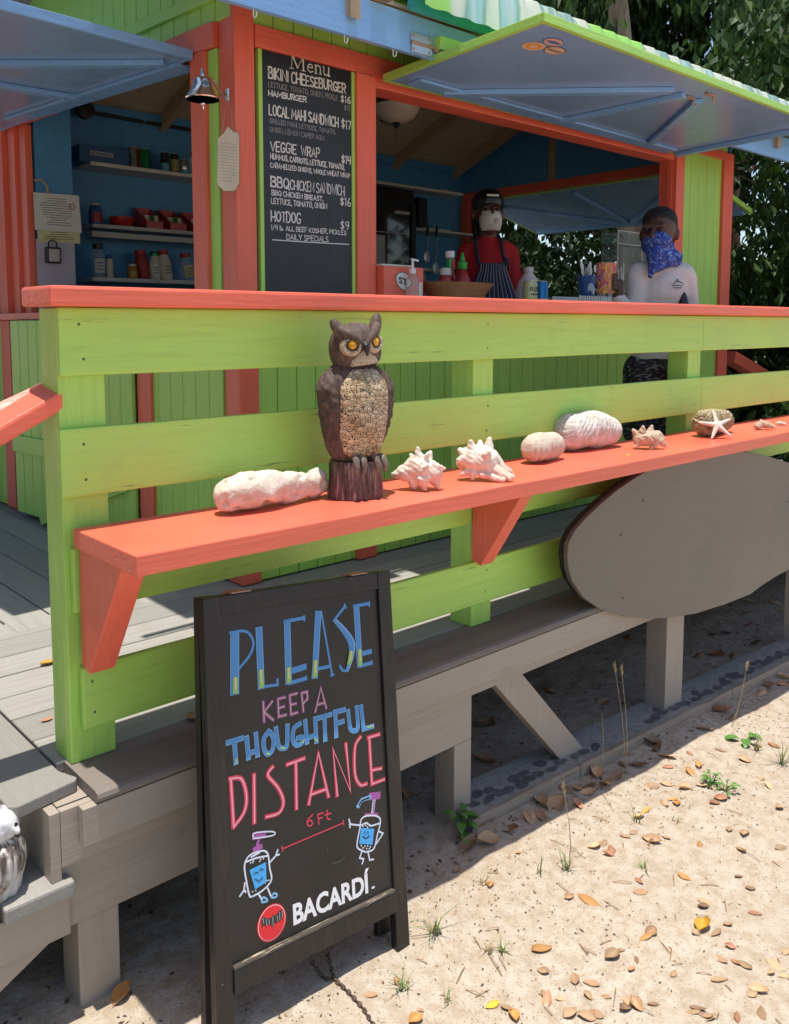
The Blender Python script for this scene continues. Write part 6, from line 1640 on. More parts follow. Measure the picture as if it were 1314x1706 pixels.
t = thing('hanging_plaque', 'cream wooden plaque with fine script hanging by a cord under the bell', 'plaque', tuple(pc))
def PQ(x, y): return atP(x, y, pc, pn)
out = [(363, 231), (368, 226), (374, 220), (378, 213), (380, 211), (383, 214), (388, 219), (395, 221), (398, 225), (398, 306), (395, 309), (393, 315), (389, 318), (372, 318), (369, 314), (364, 310), (362, 306)]
mb = MB(); mb.prism([PQ(*q_) for q_ in out], -pn * .006); part('board', mb, plain('cream_plaque_paint', (.62, .54, .40), .5, .08, 14), t)
mb = MB(); cenp = PQ(380, 268); mb.prism([cenp + (PQ(*q_) - cenp) * 1.03 - pn * .0062 for q_ in out], -pn * .004); part('edge', mb, m_rawwood, t)
pq = Plate(pc, pn); rr_ = random.Random(2)
for k in range(13):
    y = 238 + 5.2 * k; x = 367; xe = 393 if k < 11 else 385
    while x < xe:
        w = rr_.uniform(1.2, 3.2); sl = .12
        pq.ribbon('s', [PQ(x + w * i / 4, y + sl * (x - 366) + rr_.uniform(-.7, .7)) for i in range(5)], .45 * px_, off=.0006); x += w + 1.0
pq.build({'s': ('script', newmat('script_ink', (.14, .10, .07), .6))}, t)
mb = MB(); ap = atY(380, 160, 2.62); mb.tube([PQ(368, 224) + pn * .001, ap, PQ(390, 219) + pn * .001], .0016, 5); part('cord', mb, m_rust, t, smooth=True)
# ---- front window: fridge, utensils, fan
fx0, fx1 = atY(600, 400, 4.45).x, atY(693, 400, 4.45).x; fz = .93
t = thing('drinks_fridge', 'tall black glass door drinks fridge against the blue back wall', 'fridge', ((fx0 + fx1) / 2, 4.45, DZ))
mb = MB(); mb.box(fx0, fx1, 4.47, 4.92, DZ + .001, fz); part('cabinet', mb, m_blackp, t, bevel=.006)
m_fglass = newmat('dark_fridge_glass', (.02, .025, .025), .05, spec=.8)
mb = MB(); mb.box(fx0 + .05, fx1 - .055, 4.452, 4.469, DZ + .15, fz - .14); part('glass_door', mb, m_fglass, t)
for z in (.62, .36, .1, -.2, -.5):
    mb = MB(); mb.box(fx0 + .055, fx1 - .10, 4.4505, 4.4515, z, z + .006); part('shelf_wire', mb, m_greyrail, t)
mb = MB(); mb.box(fx1 - .05, fx1 - .012, 4.435, 4.469, DZ + .15, fz - .10); part('door_edge', mb, m_blackp, t, bevel=.004)
mb = MB(); mb.box(fx1 - .20, fx1 - .06, 4.4500, 4.4515, fz - .175, fz - .155); part('sign_strip', mb, m_greyrail, t)
mb = MB(); mb.box(fx0 + .07, fx0 + .22, 4.4500, 4.4515, .40, .60); part('taped_sheet', mb, m_greyrail, t)
p = atY(703, 352, 4.72); mb = MB(); mb.prism([(p.x - .055, 4.70, p.z + .10), (p.x + .035, 4.70, p.z + .095), (p.x + .05, 4.70, p.z - .09), (p.x + .02, 4.70, p.z - .12), (p.x - .05, 4.70, p.z - .10)], (0, .06, 0)); solo('black_pouch', 'black cloth pouch hanging beside the fridge', 'pouch', mb, m_blackp, tuple(p), bevel=.01)
for (x, y, l, lb) in ((712, 386, .24, 'spatula with a wide blade and black grip, nearer the fridge'), (727, 388, .34, 'longer slotted spoon with a black grip, right of the spatula')):
    p = atY(x, y, 4.72); t = thing('kitchen_utensil', lb, 'utensil', tuple(p), 'utensils on the blue wall')
    mb = MB(); mb.tube([p + Vector((.005, 0, .05)), p + Vector((0, 0, -.03))], .010, 8); part('grip', mb, m_blackp, t, smooth=True)
    mb = MB(); mb.tube([p + Vector((0, 0, -.03)), p + Vector((-.004, 0, -l * .62))], .005, 6); part('shaft', mb, m_metal, t, smooth=True)
    mb = MB(); mb.ball(p + Vector((-.006, 0, -l * .78)), .034, 12, (.9, .12, 1.5)); part('blade', mb, m_metal, t, smooth=True)
fc_ = Vector((3.30, 3.62, 1.125)); t = thing('ceiling_fan', 'brown ceiling fan with a frosted glass bowl under the cream planks', 'ceiling fan', tuple(fc_))
mb = MB(); mb.lathe([(.001, -.02), (.05, -.018), (.10, .01), (.125, .05), (.13, .07)], fc_, 28); bowl = part('glass_bowl', mb, plain('frosted_glass', (.62, .57, .46), .3, .06, 8), t, smooth=True)
mb = MB(); mb.lathe([(.001, -.052), (.008, -.045), (.014, -.03), (.024, -.018)], fc_, 14); part('finial', mb, m_blackp, bowl, smooth=True)
mb = MB(); mb.tube([fc_ + Vector((.004, 0, -.05)), fc_ + Vector((.006, 0, -.13))], .0012, 4); part('pull_chain', mb, m_blackp, t); mb = MB(); mb.tube([fc_ + Vector((-.006, 0, -.05)), fc_ + Vector((-.008, 0, -.15))], .0012, 4); part('pull_chain', mb, m_blackp, t)
m_fan = paint('dark_fan_wood', (.05, .03, .022), 'n', .45, .4)
mb = MB(); mb.lathe([(.11, .0705), (.12, .10), (.10, .16), (.04, .17), (.02, .19), (.016, .45)], fc_, 24); part('motor', mb, m_fan, t, smooth=True)
for k in range(4):
    a = R_(-38 + 90 * k); d = Vector((math.cos(a), math.sin(a), 0)); s_ = Vector((-d.y, d.x, .22)); c = fc_ + Vector((0, 0, .10))
    mb = MB(); mb.prism([c + d * .12 - s_ * .02, c + d * .22 - s_ * .05, c + d * .45 - s_ * .075, c + d * .56 - s_ * .06, c + d * .585 + s_ * .0, c + d * .55 + s_ * .06, c + d * .42 + s_ * .055, c + d * .22 + s_ * .03, c + d * .12 + s_ * .02], (0, 0, .008)); part('blade', mb, m_fan, t)
# ---- counter goods
t = thing('sticker_box', 'coral painted wooden box with an oval STJ sticker on the counter', 'box', (2.42, 2.66, CT))
mb = MB(); mb.box(2.302, 2.522, 2.60, 2.78, CT, .232); part('box', mb, m_coral, t, bevel=.003)
mb = MB(); mb.box(2.298, 2.46, 2.605, 2.78, .2325, .240); part('lid', mb, m_shelf, t, bevel=.001)
c = atY(673, 469, 2.5985); 
mb = MB(); mb.add([c + Vector((.046 * math.cos(a), -.0004, .037 * math.sin(a) - .010 * math.cos(a))) for a in [2 * math.pi * i / 32 for i in range(32)]], [tuple(range(32))]); stk = part('sticker', mb, m_ink, t)
mb = MB(); mb.add([c + Vector((.0435 * math.cos(a), -.0009, .0345 * math.sin(a) - .0095 * math.cos(a))) for a in [2 * math.pi * i / 32 for i in range(32)]], [tuple(range(32))]); part('oval', mb, m_whitep, stk)
fm = font_mesh('STJ', c + Vector((-.031, -.0014, -.006)), (1, 0, -.22), (0, 0, 1), .026, .06, .03, off=0.0002); part('lettering', fm, m_ink, stk)
p = atY(687, 480, 2.565); p = Vector((p.x, 2.565, CT)); t = thing('pump_bottle', 'clear hand sanitiser pump bottle in front of the STJ box', 'pump bottle', tuple(p))
mb = MB(); mb.lathe([(.026, 0), (.028, .006), (.028, .115), (.018, .135), (.012, .14)], p, 20); part('body', mb, m_clear, t, smooth=True)
mb = MB(); mb.lathe([(.0135, .1405), (.014, .16), (.006, .163), (.005, .19)], p, 14); mb.tube([p + Vector((.004, 0, .192)), p + Vector((-.006, 0, .198)), p + Vector((.03, 0, .194))], .005, 8); part('pump', mb, m_white, t, smooth=True)
mb = MB(); mb.box(p.x + .006, p.x + .024, 2.533, 2.5365, CT + .05, CT + .105); part('label', mb, m_paper, t)
p = atY(766, 480, 2.64); p = Vector((p.x + .0, 2.66, CT)); t = thing('wooden_bowl', 'long carved wooden serving bowl on the counter', 'bowl', tuple(p))
mb = MB(); sx_ = 1.0; mb.lathe([(.07, 0), (.10, .004), (.15, .05), (.205, .112), (.21, .118), (.20, .117), (.145, .055), (.095, .012), (.001, .010)], p, 40, sy=.55); part('bowl_body', mb, m_bowlw, t, smooth=True)
GB = 'sauces behind the wooden bowl'
p = atY(749, 450, 2.80); p = Vector((p.x, 2.80, CT)); t = thing('sauce_bottle', 'sauce bottle with a white cap and red and green label', 'sauce bottle', tuple(p), GB)
mb = MB(); mb.lathe([(.03, 0), (.032, .01), (.032, .14), (.020, .175), (.019, .235), (.018, .24)], p, 18); part('body', mb, m_ketch, t, smooth=True); mb = MB(); mb.lathe([(.021, .2405), (.022, .245), (.022, .27), (.001, .272)], p, 18); part('cap', mb, m_white, t, smooth=True)
mb = MB(); mb.lathe([(.0205, .185), (.0205, .235)], p, 18); part('neck_label', MBopen(mb), m_green, t, smooth=True)
mb = MB(); mb.box(p.x - .01, p.x + .014, 2.778, 2.7794, CT + .19, CT + .23); part('print', mb, m_red, t)
p = atY(742, 470, 2.74); p = Vector((p.x, 2.74, CT)); t = thing('squeeze_bottle', 'translucent squeeze bottle half full of ketchup', 'squeeze bottle', tuple(p), GB)
mb = MB(); mb.lathe([(.042, 0), (.044, .01), (.043, .11), (.030, .15), (.026, .155)], p, 18, sy=.7); part('body', mb, m_ketch, t, smooth=True); mb = MB(); mb.lathe([(.028, .1555), (.030, .16), (.026, .185), (.012, .19)], p, 18, sy=.8); part('cap', mb, m_shelf, t, smooth=True)
p = atY(770, 470, 2.72); p = Vector((p.x, 2.72, CT)); t = thing('chilli_sauce_bottle', 'clear red chilli sauce bottle with a bright green nozzle', 'sauce bottle', tuple(p), GB)
mb = MB(); mb.lathe([(.034, 0), (.036, .01), (.036, .125), (.030, .155), (.016, .18), (.014, .184)], p, 20); part('body', mb, m_ketch, t, smooth=True); mb = MB(); mb.lathe([(.020, .1845), (.022, .19), (.022, .215), (.012, .222), (.008, .245), (.002, .262)], p, 16); part('nozzle', mb, colmat('green_nozzle', (.02, .36, .05)), t, smooth=True)
mb = MB(); 
for i in range(11):
    a = -math.pi / 2 - .9 + 1.8 * i / 10
    for z in (.055, .115): mb.v.append(p + Vector((.0366 * math.cos(a), .0366 * math.sin(a), z)))
mb.f = [(2 * i, 2 * i + 2, 2 * i + 3, 2 * i + 1) for i in range(10)]; mb.mi = [0] * 10; part('label', mb, colmat('dark_label', (.10, .02, .03)), t, smooth=True)
mb = MB(); mb.add([p + Vector((.014 * math.cos(a) * (1 + .3 * math.cos(3 * a)), -.0378, .085 + .018 * math.sin(a))) for a in [2 * math.pi * i / 18 for i in range(18)]], [tuple(range(18))]); part('emblem', mb, m_paper, t)
shaker(708, 2.60, .014, .06, m_bluebox, m_blackp, 'tiny dark dropper bottle by the bowl', CT, m_paper, 0, 'small_bottle', 'bottle', None)
for (x, lb, dx) in ((683, 'grey tablet at the left of the black till stand', -1), (707, 'grey tablet at the right of the black till stand', 1)):
    p = atY(x, 440, 2.93); p = Vector((p.x, 2.93, CT)); mb = MB(); mb.hexa([(p.x - .055, 2.93, CT), (p.x + .055, 2.93, CT), (p.x + .055, 2.938, CT), (p.x - .055, 2.938, CT), (p.x - .055 + .01 * dx, 3.0, CT + .20), (p.x + .055 + .01 * dx, 3.0, CT + .20), (p.x + .055 + .01 * dx, 3.008, CT + .20), (p.x - .055 + .01 * dx, 3.008, CT + .20)])
    solo('tablet', lb, 'tablet', mb, colmat('grey_tablet', (.12, .115, .125), .3), tuple(p), 'tablets on the counter', bevel=.002)
p = atY(698, 440, 2.90); mb = MB(); p = Vector((p.x, 2.90, CT)); mb.hexa([(p.x - .03, 2.88, CT), (p.x + .03, 2.88, CT), (p.x + .03, 2.92, CT), (p.x - .03, 2.92, CT), (p.x - .022, 2.915, CT + .215), (p.x + .03, 2.915, CT + .225), (p.x + .03, 2.925, CT + .225), (p.x - .022, 2.925, CT + .215)]); solo('card_reader', 'black card reader stand between the two grey tablets', 'card reader', mb, m_blackp, tuple(p), bevel=.005)
m_fuze = colmat('pale_yellow_can', (.60, .60, .30), .3, .2); m_bcan = colmat('blue_drink_can', (.03, .22, .48), .25, .4)
t = can(883, 480, 2.63, .036, .142, [m_fuze], 'pale yellow iced tea can at the edge of the counter', CT, [(.0, .42, colmat('lemon_yellow', (.62, .52, .06)))], None)
p = t.location
for k, (tx, z, h, w) in enumerate((('FUZE', .092, .020, .052), ('iced tea', .074, .012, .048))):
    fm = font_mesh(tx, (0, 0, 0), (1, 0, 0), (0, 0, 1), h, w, .02, off=0)
    for v in fm.v:
        a = -math.pi / 2 - .18 + (v.x - w / 2) / .0368; zz = v.z
        v.x, v.y, v.z = p.x + .0372 * math.cos(a), p.y + .0372 * math.sin(a), p.z + z + zz
    part('lettering', fm, m_ink, t)
can(902, 480, 2.66, .033, .146, [m_bcan], 'blue and white drink can beside the yellow one', CT, [(.3, .42, m_paper), (.05, .2, m_paper)], None)
p = atY(880, 470, 3.02); p = Vector((p.x, 3.02, CT)); t = thing('white_jug', 'large white plastic jug behind the cans', 'jug', tuple(p))
mb = MB(); mb.lathe([(.07, 0), (.078, .01), (.078, .12), (.06, .17), (.03, .205), (.024, .215)], p, 24); part('body', mb, m_white, t, smooth=True); mb = MB(); mb.lathe([(.027, .2155), (.028, .245), (.001, .247)], p, 18); part('cap', mb, m_white, t, smooth=True)
ta, tb = atY(948, 480, 2.62).x, atY(1058, 480, 2.62).x
t = thing('cutlery_tray', 'white slatted tray holding the cup and straws on the counter', 'tray', ((ta + tb) / 2, 2.62, CT))
mb = MB(); mb.box(ta, tb, 2.56, 2.72, CT, CT + .004); mb2 = MB(); x = ta
while x < tb: mb2.box(x, x + .012, 2.556, 2.5595, CT, CT + .078); x += .02
part('tray_base', mb, m_white, t); part('slats', mb2, m_white, t)
mb = MB(); mb.box(ta, tb, 2.7205, 2.724, CT, CT + .078); part('tray_back', mb, m_white, t)
p = atY(977, 480, 2.60); p = Vector((p.x, 2.60, CT + .045)); t = thing('utensil_cup', 'blue cup printed with a white wave on the counter', 'cup', tuple(p))
mb = MB(); mb.lathe([(.034, 0), (.036, .004), (.047, .135), (.045, .135), (.034, .008), (.001, .006)], p, 24); part('cup_body', mb, colmat('blue_cup', (.03, .11, .36)), t, smooth=True)
mb = MB(); 
for i in range(9):
    a = -math.pi / 2 - .8 + 1.6 * i / 8; r0 = .0385; mb.v += [p + Vector(((.0415) * math.cos(a), .0415 * math.sin(a), .050 + .012 * math.sin(i * 1.1))), p + Vector((.0452 * math.cos(a), .0452 * math.sin(a), .085 + .014 * math.sin(i * .9)))]
mb.f = [(2 * i, 2 * i + 2, 2 * i + 3, 2 * i + 1) for i in range(8)]; mb.mi = [0] * 8; part('wave_print', mb, colmat('pale_wave', (.5, .6, .75)), t, smooth=True)
rk = random.Random(6)
GU = 'white plastic cutlery on the counter'
for k in range(14):
    a = rk.uniform(-1.1, .9); b = rk.uniform(-.4, .5); base_ = p + Vector((rk.uniform(-.02, .02), rk.uniform(-.015, .015), .012)); d = Vector((a * .34, b * .25, 1)).normalized(); L = rk.uniform(.17, .215)
    mb = MB(); mb.beam(base_, base_ + d * L * .72, (0, 1, 0), .006, .0015); e_ = base_ + d * L; mb.ball(base_ + d * L * .86, .011, 8, (1, .25, 1.9))
    solo('plastic_spoon', 'white plastic spoon standing in the blue cup', 'spoon', mb, m_white, tuple(base_), GU, smooth=False)
p = atY(1020, 480, 2.64)
for k in range(16):
    x = p.x - .085 + .0125 * k + rk.uniform(-.004, .004); y = 2.64 + rk.uniform(-.02, .05); base_ = Vector((x, y, CT + .0045)); top_ = base_ + Vector((rk.uniform(-.025, .025), rk.uniform(0, .02), rk.uniform(.20, .26) if k > 5 else .17))
    mb = MB(); mb.tube([base_, top_], .0042, 7); solo('wrapped_straw', 'paper wrapped white straw in the bundle beside the blue cup', 'straw', mb, m_paper, tuple(base_), 'wrapped straws on the counter', smooth=True)
xa, xb = atY(1029, 400, 2.73).x, atY(1162, 400, 2.73).x; za = atY(1029, 384, 2.73).z; t = thing('acrylic_holder', 'clear acrylic display holder with postcards on the counter', 'display holder', ((xa + xb) / 2, 2.73, CT))
for (a, b, c_, d_, e_, f_) in ((xa, xb, 2.73, 2.734, CT, za), (xa, xb, 2.83, 2.834, CT, za - .002), (xa, xa + .004, 2.7345, 2.8295, CT, za - .001), (xb - .004, xb, 2.7345, 2.8295, CT, za - .001), (xa + .0045, xb - .0045, 2.7345, 2.8295, za - .07, za - .066), (xa + .0045, xb - .0045, 2.7345, 2.8295, CT + .12, CT + .124)):
    mb = MB(); mb.box(a, b, c_, d_, e_, f_); part('acrylic_sheet', mb, m_acr, t)
for (a, b) in (((xa, 2.728, CT), (xa, 2.728, za)), ((xa, 2.728, za), (xb, 2.728, za)), ((xb, 2.728, za), (xb, 2.728, CT)), ((xa, 2.728, za - .07), (xb, 2.728, za - .07)), ((xa, 2.728, CT + .12), (xb, 2.728, CT + .12)), (((xa * .72 + xb * .28), 2.728, za - .07), ((xa * .72 + xb * .28), 2.728, CT))):
    mb = MB(); mb.tube([a, b], .0022, 6); part('acrylic_edge', mb, m_paper, t)
for (x, y, lb) in ((1130, 405, 0), (1150, 405, 1)):
    q_ = atY(x, y, 2.78); mb = MB(); mb.hexa([(q_.x - .035, 2.775, q_.z - .04), (q_.x + .03, 2.785, q_.z - .036), (q_.x + .03, 2.787, q_.z - .036), (q_.x - .035, 2.777, q_.z - .04), (q_.x - .033, 2.775, q_.z + .04), (q_.x + .032, 2.785, q_.z + .042), (q_.x + .032, 2.787, q_.z + .042), (q_.x - .033, 2.777, q_.z + .04)]); part('postcard', mb, colmat('teal_postcard', (.06, .22, .30) if lb else (.05, .18, .34)), t)

# coral handrail of the steps at the far end of the kiosk
A_, B_ = atY(1214, 594, 2.69), atY(1282, 634, 2.69)
d_ = (B_ - A_).normalized()
mb = MB(); mb.beam(A_, A_ + d_ * 1.1, (0, 0, 1), .09, .075); t = thing('step_handrail', 'coral handrail sloping down beyond the far end of the kiosk', 'handrail', (A_.x, A_.y, DZ))
part('rail_bar', mb, m_coral, t, bevel=.004)
e_ = A_ + d_ * 1.0
mb = MB(); mb.box(e_.x - .045, e_.x + .045, 2.65, 2.74, gz(4) - .05, e_.z - .04); part('post', mb, m_lime_z, t, bevel=.003)
# ================================================================== people
m_skin = plain('brown_skin', (.115, .055, .034), .45, .12, 20, bmp=.05)
m_hair = plain('black_hair', (.006, .005, .005), .7, .4, 160, bmp=.6)
m_redshirt = plain('red_cotton', (.42, .012, .016), .8, .14, 14, bmp=.25)
m_rash = plain('white_rash_guard', (.60, .58, .56), .65, .06, 10, bmp=.15)
m_shorts = newmat('black_print_shorts', (.03, .03, .035), .7); nt_ = m_shorts.node_tree
base(m_shorts, ramp(nt_, noise_(nt_, texco(nt_, (40, 40, 90)), 1, 4), [(.52, (.012, .012, .014)), (.62, (.22, .22, .24))]))
def stripe_mat():
    m = newmat('striped_apron', (.02, .025, .06), .75); nt = m.node_tree
    xyz = N(nt, 'ShaderNodeSeparateXYZ'); tc = N(nt, 'ShaderNodeTexCoord'); nt.links.new(tc.outputs['UV'], xyz.inputs[0])
    ml = N(nt, 'ShaderNodeMath', operation='MULTIPLY'); ml.inputs[1].default_value = 11; nt.links.new(xyz.outputs['X'], ml.inputs[0])
    fr_ = N(nt, 'ShaderNodeMath', operation='FRACT'); nt.links.new(ml.outputs[0], fr_.inputs[0])
    base(m, ramp(nt, fr_.outputs[0], [(.0, (.02, .024, .055)), (.80, (.02, .024, .055)), (.83, (.50, .5, .54)), (.93, (.50, .5, .54)), (.96, (.02, .024, .055))])); return m
m_apron = stripe_mat()
def bandana_mat():
    m = newmat('blue_bandana', (.02, .05, .28), .75); nt = m.node_tree
    n = noise_(nt, texco(nt), 55, 4, .6, 1.5); vo = N(nt, 'ShaderNodeTexVoronoi'); vo.inputs['Scale'].default_value = 70; nt.links.new(texco(nt), vo.inputs[0])
    c = ramp(nt, n, [(.35, (.010, .022, .17)), (.57, (.02, .08, .38)), (.62, (.50, .58, .74)), (.66, (.02, .08, .38))]); base(m, c); bump(m, n, .2, .003); return m
m_band = bandana_mat()
m_skin2 = plain('dark_brown_skin', (.075, .036, .022), .45, .12, 20, bmp=.05)
class Fig:
    def __init__(s, pos, yaw, label, group=None):
        s.pos = Vector(pos); s.r = Vector((math.cos(yaw), math.sin(yaw), 0)); s.b = Vector((-math.sin(yaw), math.cos(yaw), 0))
        s.t = thing('person', label, 'person', tuple(pos), group)
    def L(s, x, y, z): return s.pos + s.r * x + s.b * y + Vector((0, 0, z))     # x viewer-right, y away from the face side, z up
    def shape(s, name, items, mat, vox, sm=4, parent=None, fn=None):
        mb = MB()
        for it in items:
            if it[0] == 'c': mb.cap(s.L(*it[1]), s.L(*it[2]), it[3], it[4], 14)
            else:
                c = it[1]; k = MB(); k.ball((0, 0, 0), 1, 18)
                vs = [s.L(c[0] + v.x * it[2][0], c[1] + v.y * it[2][1], c[2] + v.z * it[2][2]) for v in k.v]
                mb.add(vs, k.f)
        me = remeshed(mb, name, s.pos, vox, sm)
        if fn: displace(me, fn)
        return part(name, me, mat, parent or s.t)
def hand(F, wrist, palm_dir, finger_dir, side, s=1.0, curl=.5):
    """palm and five separate fingers as capsules; returns items. vectors in local x,y,z"""
    w = Vector(wrist); fd = Vector(finger_dir).normalized(); pd = Vector(palm_dir).normalized(); sd_ = fd.cross(pd).normalized() * side
    it = []
    pc = w + fd * .045 * s
    for k in (-1, 0, 1): it.append(('c', tuple(w + sd_ * .014 * s * k), tuple(w + fd * .085 * s + sd_ * .024 * s * k), .016 * s, .014 * s))
    for k, (o, l) in enumerate(((-.031, .066), (-.010, .076), (.011, .070), (.031, .054))):
        a = w + fd * .085 * s + sd_ * o * s; d1 = (fd + pd * curl).normalized(); b = a + d1 * l * .5 * s; d2 = (fd * (1 - curl * .9) + pd * curl * 1.4).normalized(); c = b + d2 * l * .5 * s
        it += [('c', tuple(a), tuple(b), .0095 * s, .0085 * s), ('c', tuple(b), tuple(c), .0085 * s, .007 * s)]
    a = w + fd * .03 * s - sd_ * .03 * s; b = a + (fd * .7 - sd_ * .6 + pd * .5).normalized() * .04 * s; c = b + (fd * .9 + pd * .6).normalized() * .032 * s
    it += [('c', tuple(a), tuple(b), .013 * s, .0105 * s), ('c', tuple(b), tuple(c), .0105 * s, .0085 * s)]
    return it
def head_items(z, s=1.0, turn=0.0, cx=0.0, cy=0.0):
    ct, st_ = math.cos(turn), math.sin(turn)
    def P(x, y, zz): return (cx + (x * ct - y * st_) * s, cy + (x * st_ + y * ct) * s, z + zz * s)
    it = [('b', P(0, .008, .02), (.076 * s, .092 * s, .098 * s)), ('b', P(0, -.025, -.045), (.056 * s, .060 * s, .070 * s)), ('c', P(0, -.058, -.085), P(0, -.050, -.075), .028 * s, .03 * s),
          ('c', P(0, -.090, .012), P(0, -.108, -.018), .010 * s, .014 * s), ('c', P(-.014, -.094, -.022), P(.014, -.094, -.022), .010 * s, .010 * s), ('c', P(-.02, -.088, -.05), P(.02, -.088, -.05), .011 * s, .011 * s),
          ('c', P(-.04, -.078, .027), P(.04, -.078, .027), .012 * s, .012 * s), ('c', P(-.042, -.065, -.015), P(-.03, -.072, -.02), .018 * s, .018 * s), ('c', P(.042, -.065, -.015), P(.03, -.072, -.02), .018 * s, .018 * s)]
    for k in (-1, 1): it.append(('b', P(k * .080, .012, -.005), (.012 * s, .020 * s, .030 * s)))
    return it, P
FLZ = DZ + .003
# ---------------------------------------------------------------- woman at the counter
wp = Vector((3.57, 3.18, FLZ)); H0 = -FLZ
wyaw = math.atan2(RT.y, RT.x) - .05
wm = Fig(wp, wyaw, 'worker in red T shirt, striped apron, black cap and white mask behind the counter')
hz = 1.545; hi, HP_ = head_items(hz, 1.0, .16)
def arm(sx, el, wr, sh=(.112, .01, 1.345), ru=.042, rf=.036): return [('c', (sx * .07, .01, 1.372), (sx * sh[0], sh[1], sh[2]), .050, ru), ('c', (sx * sh[0], sh[1], sh[2]), el, ru, ru * .82), ('c', el, wr, ru * .82, rf * .72)]
eL, wL = (-.150, .02, 1.09), (-.11, -.20, 1.03); eR, wR = (.155, .02, 1.08), (.12, -.20, 1.03)
body = hi + [('c', (0, .012, 1.37), (0, -.005, 1.50), .052, .050), ('b', (0, .0, 1.28), (.112, .084, .115)), ('b', (0, .005, 1.15), (.106, .084, .16)), ('b', (0, .005, .97), (.132, .095, .15)), ('c', (-.07, .01, 1.36), (.07, .01, 1.36), .038, .038)]
body += arm(-1, eL, wL) + arm(1, eR, wR)
body += hand(wm, wL, (0, 0, -1), (.35, -1, -.05), 1, .95, .3) + hand(wm, wR, (0, 0, -1), (-.35, -1, -.05), -1, .95, .3)
for k in (-1, 1):
    body += [('c', (k * .085, .01, .93), (k * .085, 0, .50), .088, .055), ('c', (k * .085, 0, .50), (k * .085, .015, .09), .055, .035), ('c', (k * .085, .03, .045), (k * .09, -.15, .035), .038, .030)]
wm.shape('body', body, m_skin, .006, 3)
sh_ = [('b', (0, .0, 1.28), (.126, .098, .13)), ('b', (0, .005, 1.14), (.122, .098, .17)), ('b', (0, .008, .98), (.145, .108, .14)), ('c', (-.075, .01, 1.362), (.075, .01, 1.362), .052, .052), ('c', (0, .02, 1.37), (0, .012, 1.400), .072, .060)]
for k, e in ((-1, eL), (1, eR)): sh_ += [('c', (k * .07, .01, 1.362), (k * .112, .01, 1.340), .054, .054), ('c', (k * .112, .01, 1.340), (e[0] * .985, e[1], e[2] + .055), .054, .057)]
def crease(co, n): return .004 * noise.noise(Vector((co.x * 9, co.y * 9, co.z * 22))) + .002 * noise.noise(co * 45)
wm.shape('shirt', sh_, m_redshirt, .008, 4, fn=crease)
def uvgrid(F, fn, nu, nv, name, mat, parent, thick=.003):
    mb = MB(); mb.grid(lambda a, b: F.L(*fn(a, b)), nu, nv); me = mesh_from(mb, name, F.pos, smooth=True)
    uv = me.uv_layers.new(name='UVMap')
    for lp in me.loops: i = lp.vertex_index; uv.data[lp.index].uv = ((i % (nu + 1)) / nu, (i // (nu + 1)) / nv)
    o = part(name, me, mat, parent); s_ = o.modifiers.new('thick', 'SOLIDIFY'); s_.thickness = thick; s_.offset = 1
    return o
def apr(a, b):
    z = .72 + b * .555; w = .130 if z < 1.10 else .130 - .058 * min(1, (z - 1.10) / .14)
    x = (a - .5) * 2 * w; y = -.120 * math.sqrt(max(.05, 1 - (x / .17) ** 2)) + .004 * math.sin(a * 30 + b * 4) * (1 - b * .6)
    return (x + .02, y - .006, z)
ap_ = uvgrid(wm, apr, 34, 26, 'apron', m_apron, wm.t)
for k in (-1, 1):
    mb = MB(); mb.tube([wm.L(k * .070 + .02, -.110, 1.27), wm.L(k * .068 + .006, -.100, 1.325), wm.L(k * .066, -.062, 1.392), wm.L(k * .058, .0, 1.43), wm.L(k * .035, .05, 1.44)], [.010, .010, .009, .008, .007], 8); part('strap', mb, m_apron, ap_, smooth=True)
mb = MB(); kn = wm.L(.09, -.115, 1.285); mb.ball(kn, .018, 10); mb.tube([kn, kn + Vector((.02, -.01, -.05))], [.010, .006], 8); part('strap_knot', mb, m_apron, ap_, smooth=True)
hair = [('b', HP_(0, .035, .0), (.080, .075, .105)), ('c', HP_(-.062, .02, -.02), HP_(-.055, .035, -.11), .028, .022), ('c', HP_(.062, .02, -.02), HP_(.05, .035, -.10), .026, .02)]
wm.shape('hair', hair, m_hair, .006, 2)
cap_ = [('b', HP_(0, .008, .060), (.089, .103, .078)), ('b', HP_(0, .012, .035), (.090, .104, .03))]
def capfn(co, n): return 0
cp_ = wm.shape('cap', cap_, m_blackp, .006, 3)
def brim(a, b):
    t = (a - .5) * 2.1; r = .098 + .062 * b * math.cos(t * .75)
    x, y = .080 * math.sin(t) * (1 + .12 * b), -.062 - .04 * math.cos(t) - .058 * b * math.cos(t * .7)
    return HP_(x, y, .040 - .012 * b - .03 * (t / 1.05) ** 2 * .5)
uvgrid(wm, brim, 20, 6, 'brim', m_blackp, cp_, .004)
a_, b_ = wm.L(*HP_(-.030, -.099, .082)), wm.L(*HP_(.036, -.099, .082))
mb = MB(); mb.beam(a_ + Vector((0, 0, .004)), b_ + Vector((0, 0, .004)), (0, 0, 1), .004, .011); part('cap_badge', mb, m_shelf, cp_, bevel=.002)
def mask(a, b):
    t = (a - .5) * 2; u_ = (b - .5) * 2
    rr = max(0, 1 - t * t * (1 - .15 * (u_ > 0))) ** .5; e = max(0, 1 - u_ * u_) ** .5
    x = .060 * t * (1 - .28 * max(0, u_) ** 2 - .2 * max(0, -u_) ** 2); z = -.043 + .053 * u_
    y = -.062 - .062 * (max(0, (1 - t * t)) ** .7) * (max(0, 1 - .8 * u_ * u_) ** .6) - (.012 if abs(u_) < .5 else 0) * (1 - abs(t)) * .6
    return HP_(x, y, z)
